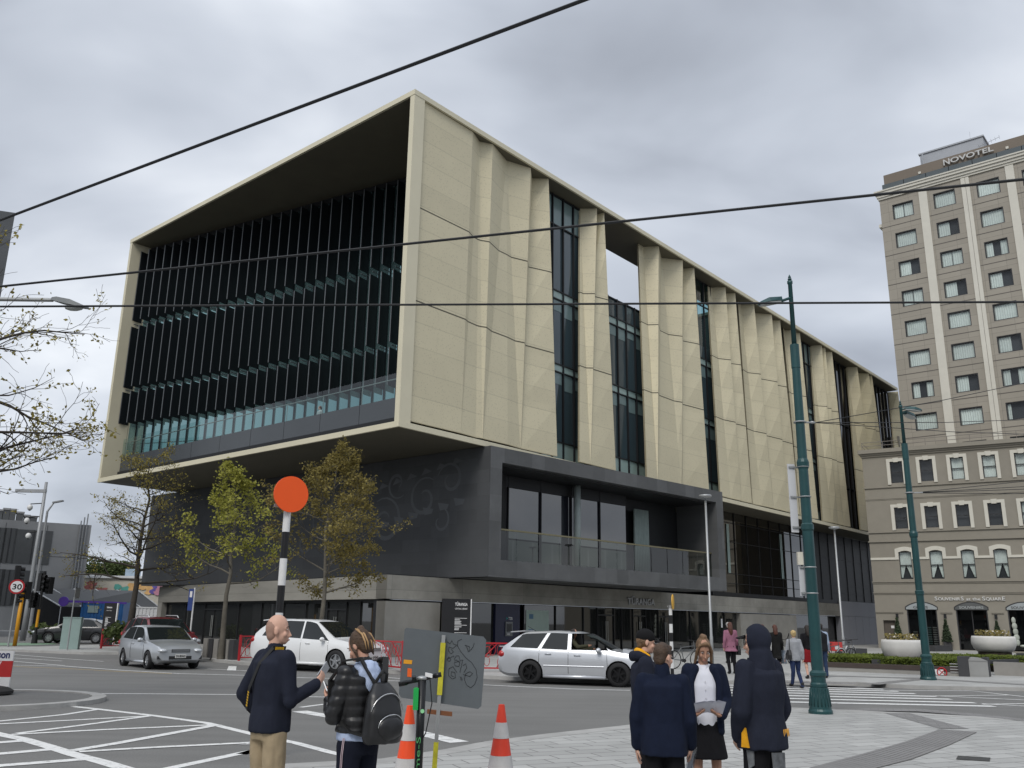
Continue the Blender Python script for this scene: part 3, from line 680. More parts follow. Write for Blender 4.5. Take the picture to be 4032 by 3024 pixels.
for (cx, cz, r0, tn, a0_, wd, sg) in ((2.6,8.4,0.9,1.1,0.3,.09,1),(4.4,7.6,1.1,1.2,2.2,.10,-1),(6.4,8.5,0.8,1.0,4.0,.08,1),(7.2,6.6,1.3,1.25,1.0,.11,1),(9.4,7.6,0.9,1.1,3.0,.09,-1),(10.6,6.0,1.1,1.2,5.2,.09,1),(12.4,6.9,0.8,1.0,0.4,.08,-1),(3.2,6.4,0.7,0.9,1.4,.07,1),(13.8,5.8,0.7,1.0,2.4,.07,1)): swirl(cx, cz, r0, tn, a0_, wd, sg)
for k in range(7):
    x = 1.6 + k * 1.05; z = 7.35 - 0.16 * k
    mb = MB(); mb.poly([Cs + u * (x + a) + V((0, 0, z + b)) + SL.n * 0.007 for a, b in ((0, 0), (0.75, 0.12), (0.6, -0.28), (0.1, -0.22))]); mb.build('carving', CARV, lib, rec=True)
    mb = MB(); mb.poly([Cs + u * (x + a + .2) + V((0, 0, z + b + 1.9)) + SL.n * 0.007 for a, b in ((0, 0), (0.5, 0.2), (0.75, -0.16))]); mb.build('carving', CARV, lib, rec=True)
# stone frame on the entrance side with its loggia
LR = 20.2
h0 = SR.c(1977.2, 1822.5); h1 = SR.c(1971.8, 2204.5); h2 = SR.c(2819, 1976); h3 = SR.c(2834.5, 2274)
ha, hb = (h0[0] + h1[0]) / 2, (h2[0] + h3[0]) / 2; hz0, hz1 = (h1[1] + h3[1]) / 2, (h0[1] + h2[1]) / 2
mb = MB(); SR.wall_with_holes(mb, 0.003, LR, 3.68, 9.80, [(ha, hb, hz0, hz1)], -3.0, 0.0); mb.build('stone_frame', STONE_R, lib)
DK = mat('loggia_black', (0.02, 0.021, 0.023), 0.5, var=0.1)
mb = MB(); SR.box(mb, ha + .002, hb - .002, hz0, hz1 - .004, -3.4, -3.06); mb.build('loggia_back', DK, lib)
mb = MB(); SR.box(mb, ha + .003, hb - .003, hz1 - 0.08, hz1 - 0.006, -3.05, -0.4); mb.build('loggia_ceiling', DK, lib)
ge = ha + (hb - ha) * 0.66; xs = [ha + 0.1 + (ge - ha - 0.1) * j / 5 for j in range(6)]; xs[0] = ha + 0.02
REFL = glassmat('loggia_glass', (0.02, 0.022, 0.03), 0.015, 1.9)
for j in range(5):
    o = MB().poly([SR.p(xs[j], hz0 + 0.03, -2.2), SR.p(xs[j + 1], hz0 + 0.03, -2.2), SR.p(xs[j + 1], hz1 - 0.6, -2.2), SR.p(xs[j], hz1 - 0.6, -2.2)]).build('window', REFL, lib)
    mb = MB(); SR.box(mb, xs[j] - 0.03, xs[j] + 0.03, hz0 + 0.02, hz1 - 0.1, -2.19, -2.1); SR.box(mb, xs[j] + 0.03, xs[j + 1] - 0.03, hz1 - 0.7, hz1 - 0.1, -2.19, -2.12); mb.build('mullion_frame', BLACK, o)
mb = MB(); c_ = SR.p(ha + (hb - ha) * 0.40, hz0, -1.75); mb.lathe([(0.2, 0), (0.2, hz1 - hz0 - 0.1)], c_, 16); mb.build('column', mat('loggia_column', (0.33, 0.38, 0.37), 0.5), lib, smooth=True)
mb = MB(); cu0 = ha + (hb - ha) * 0.735
for k in range(9): 
    c_ = SR.p(cu0 + k * 0.155, hz0 + 0.1, -2.6); mb.lathe([(0.11, 0), (0.09, hz1 - hz0 - 0.8)], c_, 8)
mb.build('curtain', mat('pale_curtain', (0.30, 0.36, 0.34), 0.8), lib, smooth=True)
r0, r1 = SR.c(1976, 2086, -0.5), SR.c(2794, 2175, -0.5); rz = (r0[1] + r1[1]) / 2
mb = MB(); SR.box(mb, ha + .01, hb - .01, rz - 0.05, rz + 0.03, -0.56, -0.48); mb.build('handrail', mat('bronze_rail', (0.20, 0.18, 0.11), 0.4, 0.5), lib)
for j in range(12):
    a_, b_ = ha + (hb - ha) * j / 12 + 0.03, ha + (hb - ha) * (j + 1) / 12 - 0.03
    mb = MB(); mb.poly([SR.p(a_, hz0 + 0.02, -0.52), SR.p(b_, hz0 + 0.02, -0.52), SR.p(b_, rz - 0.06, -0.52), SR.p(a_, rz - 0.06, -0.52)]); mb.build('balustrade_glass', clearglass('loggia_balustrade_%d' % j, (0.5, 0.55, 0.5), 1.3) if j == 0 else bpy.data.materials['loggia_balustrade_0'], lib)
# --- concrete base
Cb = V((-5.41, 40.18, 0)); BR = Wall(Cb, 49.6)
dr = ray(1493, 2266); n_ = V((-math.sin(rad(120)), math.cos(rad(120)), 0)); Cl = EYE + dr * ((V((Cb.x, Cb.y, 0)) - EYE).dot(n_) / dr.dot(n_)); Cl.z = 0
BLW = Wall(Cl, 130.8); LL_ = 27.3; LRB = 80.0
mb = MB(); BLW.box(mb, -LL_, 0, 2.6, 3.64, -0.7, 0); BR.box(mb, 0, LRB, 2.6, 3.64, -0.7, 0)
pc = [Cl + V((0, 0, 2.6)), Cb + V((0, 0, 2.6)), BR.p(0, 2.6, -0.7), BLW.p(0, 2.6, -0.7)]
mb.slab(pc, V((0, 0, 1.04))); mb.build('concrete_band', CONC, lib)
mb = MB(); mb.slab([BLW.p(-LL_ + .4, 3.642, -0.05), BLW.p(-0.1, 3.642, -0.05), BR.p(0.1, 3.642, -0.1), BR.p(22, 3.642, -0.1), BR.p(22, 3.642, -6)], V((0, 0, 0.045))); mb.build('painted_shadow_strip', BLACK, lib)  # solid black strip standing in for the shadow line between band and stone
kx = BR.c(1734, 2450)[0]
mb = MB(); BR.box(mb, 0.0, kx, 0, 2.5, -0.6, -0.04); BLW.box(mb, -0.15, 0.0, 0, 2.5, -0.6, -0.04); mb.slab([BLW.p(0, 0, -0.04), BR.p(0, 0, -0.04), BR.p(0, 0, -0.6), BLW.p(0, 0, -0.6)], V((0, 0, 2.5)))
mb.build('concrete_wall', CONC2, lib)
mb = MB(); BLW.box(mb, -LL_, -LL_ + 0.75, 0, 2.6, -0.7, -0.01); mb.build('concrete_pier', CONC2, lib)
mb = MB(); BLW.box(mb, -LL_ + 0.75, -0.15, PZ, 2.6, -0.9, -0.6); BLW.box(mb, -LL_ + 0.75, -0.15, 2.42, 2.6, -0.6, -0.35); mb.build('shop_interior', BLACK, lib)
def glazing(wl, xs, z0, z1, d, gm, name='window', door=()):
    for j in range(len(xs) - 1):
        o = MB().poly([wl.p(xs[j], z0, d), wl.p(xs[j + 1], z0, d), wl.p(xs[j + 1], z1, d), wl.p(xs[j], z1, d)]).build('door' if j in door else name, gm, lib)
        mb = MB(); wl.box(mb, xs[j] - 0.025, xs[j] + 0.025, z0, z1, d, d + 0.07)
        if j in door:
            wl.box(mb, xs[j] + .025, xs[j + 1] - .025, z0 + 2.0, z0 + 2.08, d, d + 0.06)
            wl.box(mb, (xs[j] + xs[j + 1]) / 2 - .03, (xs[j] + xs[j + 1]) / 2 + .03, z0, z0 + 2.0, d, d + 0.05)
            h_ = MB(); c_ = (xs[j] + xs[j + 1]) / 2
            for q in (-0.1, 0.1): h_.tube([wl.p(c_ + q, z0 + 0.5, d + 0.12), wl.p(c_ + q, z0 + 1.7, d + 0.12)], 0.02, 6)
            h_.build('handle', bpy.data.materials['rail_steel'], o)
        mb.build('mullion', BLACK, o)
GLSHOP = glassmat('shop_glass', (0.020, 0.021, 0.020), 0.02, 1.7)
pxs = [656, 730, 806, 880, 940, 1030, 1115, 1205, 1290, 1365, 1420, 1478]
glazing(BLW, [BLW.c(x, 2440, -0.35)[0] for x in pxs], PZ, 2.5, -0.35, GLSHOP, door=(2, 8))
pxs = [1740, 1852, 1945, 1962]; glazing(BR, [BR.c(x, 2440, -0.35)[0] for x in pxs], PZ, 2.55, -0.35, GLSHOP)
pxs = [2060, 2185, 2295, 2350, 2415, 2445, 2490, 2540, 2590, 2640, 2715, 2800, 2850, 2918]; glazing(BR, [BR.c(x, 2440, -0.35)[0] for x in pxs], PZ, 2.55, -0.35, GLSHOP, door=(3, 6, 8))
xa, xb = BR.c(2919, 2480)[0], BR.c(3140, 2480)[0]
mb = MB(); BR.box(mb, xa, xb, 0, 2.5, -0.6, -0.03); mb.build('concrete_wall', CONC2, lib)
xc = BR.c(3312, 2440)[0]
glazing(BR, [xb, (xb + xc) / 2, xc], PZ, 2.55, -0.6, GLSHOP)
PGREY = mat('grey_service_panel', (0.24, 0.245, 0.27), 0.6, var=0.06, scale=1)
mb = MB(); x_ = xc
while x_ < LRB - 0.5: BR.box(mb, x_ + 0.015, x_ + 1.75, 0.02, 2.59, -0.5, 0.03); x_ += 1.77
BR.box(mb, xc + 0.015, LRB, 2.61, 3.9, -0.5, 0.03); mb.build('service_door', PGREY, lib)
mb = MB(); BR.box(mb, 0.5, LRB - .3, 0.0, 2.59, -1.4, -0.72); mb.build('base_core', BLACK, lib)
# glazed second storey on the right of the stone frame
s_a = BR.c(2830, 2200, -0.3)[0] - 1.5; k = 0; x_ = s_a
while x_ < 79:
    x1 = min(x_ + 2.05, 79); dk = x_ > 47  # far panes coloured black in place of the dark alley they reflect
    o = MB().poly([BR.p(x_, 3.66, -0.3), BR.p(x1, 3.66, -0.3), BR.p(x1, 9.80, -0.3), BR.p(x_, 9.80, -0.3)]).build('window', BLACK if dk else BGLASS, lib)
    mb = MB(); BR.box(mb, x_ - .025, x_ + .025, 3.66, 9.80, -0.29, -0.24)
    for z in (4.6, 5.3, 7.6, 9.0): BR.box(mb, x_ + .025, x1 - .025, z, z + 0.04, -0.29, -0.255)
    mb.build('mullion', BLACK, o); x_ = x1
for px_ in (2866, 3075):
    q = BR.c(px_, 2200, -0.25)[0]; mb = MB(); BR.box(mb, q, q + 0.38, 5.35, 8.9, -0.255, -0.245); mb.build('blind', SPAN, lib)
mb = MB(); BR.box(mb, s_a, 79, 3.66, 3.95, -0.28, -0.1); mb.build('sill_band', BLACK, lib)
# --- lettering over the entrance
q0, q1 = BR.c(2471, 2378, 0.06), BR.c(2578, 2384, 0.06)
LETTER = mat('steel_letter', (0.42, 0.43, 0.44), 0.45, 0.3, var=0.05)
zb = (q0[1] + q1[1]) / 2
o = text('TŪRANGA', 0.52, LETTER, 'library_sign', None, BR.p(q0[0], zb, 0.06), BR.e, (0, 0, 1), 0.08, width=q1[0] - q0[0], bold=0.012)
tag(o, 'grey metal letters TŪRANGA on the concrete band over the library entrance', 'sign')
# --- cash machine
q0, q1 = BR.c(1962, 2480, 0.0)[0], BR.c(2058, 2480, 0.0)[0]
atm = thing('cash_machine', 'navy wall panel with a bank cash machine behind the silver wagon', 'cash machine', BR.p((q0 + q1) / 2, PZ))
NAVY = mat('navy_panel', (0.012, 0.014, 0.045), 0.4, var=0.1); mb = MB(); BR.box(mb, q0, q1, PZ, 2.56, -0.34, -0.20); mb.build('wall_panel', NAVY, atm)
m_ = (q0 + q1) / 2 + 0.05; mb = MB(); BR.box(mb, m_ - 0.27, m_ + 0.27, 0.98, 1.68, -0.198, -0.14); mb.build('surround', mat('atm_grey', (0.16, 0.165, 0.17), 0.4, 0.3), atm)
mb = MB(); BR.box(mb, m_ - 0.2, m_ + 0.2, 1.2, 1.6, -0.138, -0.13); mb.build('screen', glassmat('atm_screen', (0.01, 0.012, 0.016)), atm)
mb = MB(); BR.box(mb, m_ - 0.2, m_ + 0.02, 1.03, 1.12, -0.138, -0.11); mb.build('keypad', mat('atm_keys', (0.4, 0.4, 0.4), 0.5), atm)
text('TSB', 0.20, mat('sign_white', (0.75, 0.75, 0.75), 0.6, var=0.03), 'lettering', atm, BR.p(m_ - 0.02, 1.78, -0.19), BR.e, (0, 0, 1), 0.01)
mb = MB(); mb.slab([BR.p(m_ - 0.2 + a, 1.78 + b, -0.19) for a, b in ((0, 0), (0.13, 0.07), (0, 0.14), (0.05, 0.07))], BR.n * 0.01); mb.build('logo', mat('bank_teal', (0.03, 0.3, 0.28)), atm)
# poster behind the glass
WHT = bpy.data.materials['sign_white']
q = BR.c(2073, 2440, -0.3)[0], BR.c(2163, 2440, -0.3)[0]
po = thing('window_poster', 'pale green poster in the library window right of the cash machine', 'poster', BR.p(sum(q) / 2, 0.9, -0.33))
mb = MB(); BR.box(mb, q[0], q[1], 0.6, 2.3, -0.335, -0.325); mb.build('sheet', mat('poster_paper', (0.33, 0.42, 0.37), 0.5, var=0.1), po)
mb = MB(); BR.box(mb, q[0] + .25, q[0] + .6, 1.85, 2.1, -0.324, -0.322); BR.box(mb, q[0] + .2, q[0] + .7, 1.25, 1.32, -0.324, -0.322); mb.build('print', mat('poster_ink', (0.08, 0.17, 0.26)), po)
q = BR.c(2840, 2440, -0.3)[0]
mb = MB(); BR.box(mb, q, q + 0.22, 1.5, 2.1, -0.335, -0.325); o = mb.build('door_notice', WHT); tag(o, 'white notice stuck on the glass beside the concrete wall', 'notice')
# --- free-standing totem signs
def totem(pb, wdt, hgt, face, label, txt=True, lx=0.45, dirn=None):
    t = thing('totem_sign', label, 'totem sign', pb)
    e_ = dirn or V((face.y, -face.x, 0)).normalized(); n_ = V((e_.y, -e_.x, 0)); n_ = n_ if n_.dot(-V((pb.x, pb.y, 0))) > 0 else -n_
    o_ = pb - e_ * wdt / 2 - n_ * 0.1
    MB().fbox(o_, e_ * wdt, n_ * 0.2, V((0, 0, hgt))).build('board', mat('totem_black', (0.016, 0.016, 0.018), 0.4) if 'totem_black' not in bpy.data.materials else bpy.data.materials['totem_black'], t)
    MB().fbox(o_ + e_ * (wdt + 0.002), e_ * 0.05, n_ * 0.2, V((0, 0, hgt))).build('edge_strip', WHT, t)
    f = o_ + n_ * 0.203
    text('TŪRANGA', 0.20 * wdt / 1.4, WHT, 'lettering', t, f + e_ * wdt * lx + V((0, 0, hgt * 0.88)), e_, (0, 0, 1), 0.008, width=wdt * 0.44, bold=0.004)
    text('CENTRAL LIBRARY', 0.11 * wdt / 1.4, WHT, 'lettering', t, f + e_ * wdt * lx + V((0, 0, hgt * 0.815)), e_, (0, 0, 1), 0.006, width=wdt * 0.44)
    mb = MB(); rr = random.Random(3)
    for k, z in enumerate((0.66, 0.54, 0.41)): mb.fbox(f + e_ * wdt * lx + V((0, 0, hgt * z)), e_ * wdt * 0.43, n_ * 0.004, V((0, 0, 0.018)))
    for z in (0.63, 0.605, 0.58, 0.56, 0.51, 0.485, 0.46, 0.38, 0.35): mb.fbox(f + e_ * wdt * lx + V((0, 0, hgt * z)), e_ * wdt * (0.15 + 0.15 * rr.random()), n_ * 0.004, V((0, 0, 0.028)))
    mb.build('small_print', WHT, t); return t
pb = W(1791, 2560, 42.3); pb.z = PZ
totem(pb, 1.33, UP(1791, 2358, pb).z - PZ, V((0, 1, 0)), 'tall black totem sign for the library in front of the concrete wall', dirn=BR.e.lerp(V((1, 0, 0)), 0.75).normalized())
# ================================================================ hotel tower and the old shop block in front of it
TAUPE = brick('taupe_panels', 140.1, (0.315, 0.29, 0.245), 1.80, 0.955, 0.012, (0.20, 0.185, 0.16), 0.05, 0.8, 0.0, blotch=0.06)
RENDER_ = mat('taupe_render', (0.265, 0.245, 0.205), 0.85, var=0.07, scale=1.2, bump=0.15, bscale=60)
TRIM = mat('cream_trim', (0.60, 0.58, 0.51), 0.75, var=0.05, scale=2); BROWN = mat('brown_parapet', (0.165, 0.135, 0.105), 0.6, var=0.06, scale=0.7)
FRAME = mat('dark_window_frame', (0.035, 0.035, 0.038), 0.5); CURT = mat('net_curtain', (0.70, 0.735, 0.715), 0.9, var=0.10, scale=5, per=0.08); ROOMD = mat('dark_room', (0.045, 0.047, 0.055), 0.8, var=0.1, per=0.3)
WPANE = clearglass('window_pane', (0.86, 0.90, 0.89), 0.8)
def pleats(mb, wl, a0, a1, z0, z1, d, amp=0.03, pitch=0.085):
    n = max(4, int((a1 - a0) / pitch)); vs = []
    for i in range(n + 1):
        a = a0 + (a1 - a0) * i / n; dd = d + (amp if i % 2 else -amp); vs += [wl.p(a, z0, dd), wl.p(a, z1, dd)]
    mb.add(vs, [(2 * i, 2 * i + 2, 2 * i + 3, 2 * i + 1) for i in range(n)])
tower = thing('hotel_tower', 'tall taupe hotel tower with rows of curtained windows and a brown parapet', 'hotel', (34.43, 76, 0))
TW = Wall((34.43, 76), 140.1); rt = random.Random(11)
cols = [1.08 + 3.57 * k for k in range(5)]; rows = [38.28 - 2.865 * k for k in range(9)]
TWL = 20.0; dep = 15.0
holes = [(c, c + 1.83, z, z + 1.5) for c in cols for z in rows]
mb = MB(); TW.wall_with_holes(mb, 0.0, TWL, 12.0, 41.2, holes, -0.35, 0.0); mb.build('wall', TAUPE, tower)
bk = -TW.n
mb = MB(); mb.fbox(TW.p(0.12, 12, -0.36), TW.e * (TWL - 0.12), bk * dep, V((0, 0, 29.2))); mb.build('rear_wall', RENDER_, tower)
mb = MB(); mb.fbox(TW.p(-0.10, 12, -dep), TW.e * 0.2, TW.n * (dep - 0.4), V((0, 0, 29.2))); mb.build('side_wall', TRIM, tower)
for c in cols:
    for z in rows:
        o = MB(); TW.box(o, c, c + 1.83, z, z + 0.07, -0.16, -0.02); TW.box(o, c, c + 1.83, z + 1.43, z + 1.5, -0.16, -0.02); TW.box(o, c, c + .07, z + .071, z + 1.429, -0.16, -0.02); TW.box(o, c + 1.76, c + 1.83, z + .071, z + 1.429, -0.16, -0.02)
        o = o.build('window', FRAME, tower)
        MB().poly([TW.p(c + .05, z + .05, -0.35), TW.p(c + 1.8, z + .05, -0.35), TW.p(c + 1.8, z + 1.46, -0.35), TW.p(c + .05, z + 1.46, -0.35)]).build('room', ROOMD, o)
        r_ = rt.random(); sp_ = [(0.07, 1.76)]
        if r_ < 0.12: sp_ = [(0.07, 1.0)]
        elif r_ < 0.22: sp_ = [(0.07, 0.62), (1.2, 1.76)]
        elif r_ < 0.27: sp_ = [(0.07, 0.35)]
        elif r_ < 0.5: sp_ = [(0.07, 0.90), (0.94, 1.76)]
        if (c, z) == (cols[0], rows[2]): sp_ = [(0.07, 1.0)]
        for a, b in sp_:
            q = MB(); pleats(q, TW, c + a, c + b, z + .05, z + 1.38, -0.24); q.build('curtain', CURT, o)
        MB().poly([TW.p(c + .07, z + .07, -0.10), TW.p(c + 1.76, z + .07, -0.10), TW.p(c + 1.76, z + 1.43, -0.10), TW.p(c + .07, z + 1.43, -0.10)]).build('pane', WPANE, o)
for a, b in ((3.48, 4.18), (7.05, 7.39), (7.42, 7.72), (10.6, 11.26), (14.2, 14.5), (14.53, 14.85), (17.9, 18.5)):
    mb = MB(); TW.box(mb, a, b, 12.0, 40.5, 0.003, 0.10); mb.build('pilaster', TRIM, tower)
mb = MB()
for k in range(9):
    z = 37.73 - 2.865 * k
    for a, b in ((0, 3.47), (4.19, 7.04), (7.73, 10.59), (11.27, 14.19), (14.86, 17.89)): TW.box(mb, a, b, z - 0.03, z + 0.03, 0.002, 0.012)
mb.build('joint_strip', mat('joint_dark', (0.11, 0.10, 0.09), 0.8), tower)
mb = MB()
for z0, z1, d in ((40.55, 40.75, 0.12), (40.75, 41.0, 0.22), (41.0, 41.25, 0.34), (41.25, 41.38, 0.42)):
    mb.fbox(TW.p(-d * .8, z0 + .001, -dep), TW.e * (TWL + d), TW.n * (dep + d), V((0, 0, z1 - z0 - .002)))
mb.build('cornice', TRIM, tower)
mb = MB(); mb.fbox(TW.p(0.2, 38.0, -9), TW.e * -0.55, TW.n * 8.7, V((0, 0, 0.3))); mb.build('side_cornice', TRIM, tower)
for k in range(10):
    a = 0.4 + k * 1.95; MB().poly([TW.p(a, 41.39, 0.1), TW.p(a + 1.9, 41.39, 0.1), TW.p(a + 1.9, 42.0, 0.1), TW.p(a, 42.0, 0.1)]).build('balustrade_glass', glassmat('roof_balustrade', (0.07, 0.085, 0.09), 0.05) if k == 0 else bpy.data.materials['roof_balustrade'], tower)
mb = MB(); mb.fbox(TW.p(0.55, 41.39, -dep + 1), TW.e * (TWL - 0.6), TW.n * (dep - 1.4), V((0, 0, 0.7))); mb.build('roof_block', FRAME, tower)
mb = MB(); mb.fbox(TW.p(0.58, 42.04, -dep + 1), TW.e * (TWL - 0.6), TW.n * (dep - 1.0), V((0, 0, 0.94))); mb.build('parapet', BROWN, tower)
PLANT = mat('grey_plant_room', (0.36, 0.38, 0.41), 0.6, var=0.05)
mb = MB(); mb.fbox(TW.p(3.6, 42.99, -6.5), TW.e * 5.4, TW.n * 5.0, V((0, 0, 1.75))); mb.fbox(TW.p(3.5, 44.745, -6.6), TW.e * 5.6, TW.n * 5.2, V((0, 0, 0.14))); mb.build('plant_room', PLANT, tower)
mb = MB()
for a, z in ((3.67, 41.98), (10.9, 41.98)): TW.box(mb, a, a + .22, z + .1, z + .32, 0.005, 0.12)
mb.build('floodlight', TRIM, tower)
mb = MB(); mb.tube([TW.p(3.9, 43.2, -1.2), TW.p(3.9, 44.6, -1.2)], 0.07, 8); mb.build('vent_pipe', PLANT, tower)
mb = MB()
for a, z0, z1 in ((1.3, 42.98, 43.6), (8.0, 44.88, 45.6)): mb.tube([TW.p(a, z0, -1.5), TW.p(a, z1, -1.5)], 0.012, 4)
mb.build('lightning_rod', PLANT, tower)
ant = thing('roof_antenna', 'thin aerial with crossed rods behind the hotel parapet', 'aerial', TW.p(9.4, 42.98, -1.5)); mb = MB(); p = TW.p(9.4, 42.98, -1.5)
mb.tube([p, p + V((0, 0, 1.0))], 0.025, 6); mb.build('mast', PLANT, ant)
mb = MB(); b0_ = p + V((0, 0, .9)) - TW.e * .8; mb.tube([b0_, b0_ + TW.e * 1.7 + V((0, 0, .35))], 0.018, 5)
for k in range(6):
    q = b0_ + (TW.e * 1.7 + V((0, 0, .35))) * (k / 5); mb.tube([q - V((.2, .3, 0)), q + V((.2, .3, 0))], 0.01, 4)
mb.build('rods', PLANT, ant)
LET2 = mat('sign_letter_grey', (0.50, 0.50, 0.49), 0.5, var=0.04)
o = text('N', 0.80, LET2, 'hotel_sign', None, TW.p(5.83, 42.16, 0.16), TW.e, (0, 0, 1), 0.14, bold=0.012)
o2 = text('OVOTEL', 0.66, LET2, 'sign_rest', None, TW.p(6.45, 42.22, 0.16), TW.e, (0, 0, 1), 0.14, width=3.5, bold=0.012)
bm = bmesh.new(); bm.from_mesh(o.data); me2 = o2.data.copy(); me2.transform(Matrix.Translation(o2.location - o.location)); bm.from_mesh(me2); bm.to_mesh(o.data); bm.free(); bpy.data.objects.remove(o2)
tag(o, 'pale grey letters NOVOTEL on the brown parapet of the hotel tower', 'sign')
# ---------------- shop block
pod = thing('shop_building', 'four storey taupe building with cream window surrounds and arched souvenir shops', 'building', (29.04, 72.15, 0))
PW = Wall((29.04, 72.15), 149.0); PL = 22.0; pdep = 9.5
wx = [1.84 + 2.215 * k for k in range(9)]; ax = [2.24 + 3.45 * k for k in range(5)]
holes = [(x + .26, x + 1.18, 12.95, 14.70) for x in wx] + [(x + .26, x + 1.18, 9.29, 11.0) for x in wx] + [(x + .27, x + 1.17, 5.36, 7.50) for x in wx]
holes += [(x + .05, x + 2.18, 0.12, 3.03) for x in ax] + [(0.51, 1.39, 0.12, 2.22)]
mb = MB(); PW.wall_with_holes(mb, 0, PL, 0, 15.18, holes, -0.4, 0); mb.build('wall', RENDER_, pod)
bk = -PW.n; sdv = V((math.cos(rad(52)), math.sin(rad(52)), 0))
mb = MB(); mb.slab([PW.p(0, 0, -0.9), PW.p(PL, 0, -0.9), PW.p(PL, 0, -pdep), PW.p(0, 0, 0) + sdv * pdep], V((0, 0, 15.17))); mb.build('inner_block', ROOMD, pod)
mb = MB(); mb.slab([PW.p(0.02, 0, -0.41), PW.p(0.3, 0, -0.41), PW.p(0.3, 0, 0) + sdv * pdep, PW.p(0.02, 0, 0) + sdv * pdep], V((0, 0, 15.17))); mb.build('side_wall', RENDER_, pod)
mb = MB()
for z, h, d in ((12.60, .10, .10), (11.70, .05, .05), (11.62, .05, .03), (9.0, .09, .10), (8.27, .10, .12), (5.12, .08, .10), (5.02, .05, .05), (4.30, .05, .09), (4.20, .06, .05)):
    PW.box(mb, -d * .5, PL, z, z + h, 0.002, d)
for k in range(5):
    a = ax[k - 1] + 2.45 if k else 0.0; b = ax[k] - 0.2
    PW.box(mb, a, b, 2.82, 2.88, 0.002, 0.08); PW.box(mb, a, b, 2.75, 2.80, 0.002, 0.05)
mb.build('string_course', RENDER_, pod)
mb = MB()
for z0, z1, d in ((15.18, 15.32, .10), (15.32, 15.46, .2), (15.46, 15.78, .34)): mb.fbox(PW.p(-d * .7, z0 + .001, -pdep + 1), PW.e * (PL + d), PW.n * (pdep - 1 + d), V((0, 0, z1 - z0 - .002)))
mb.build('cornice', RENDER_, pod)
mb = MB(); rl = [PW.p(0.1, 0, -4), PW.p(0.1, 0, 0.1), PW.p(PL, 0, 0.1)]
for z in (16.1, 16.4): mb.tube([p + V((0, 0, z)) for p in rl], 0.025, 6)
for k in range(13): mb.tube([PW.p(0.1 + k * 1.6, 15.78, 0.1), PW.p(0.1 + k * 1.6, 16.4, 0.1)], 0.025, 6)
mb.build('roof_railing', mat('railing_brown', (0.2, 0.18, 0.16), 0.6), pod)
DARKP = glassmat('shop_window_dark', (0.018, 0.019, 0.021), 0.03, 1.5); rp = random.Random(5)
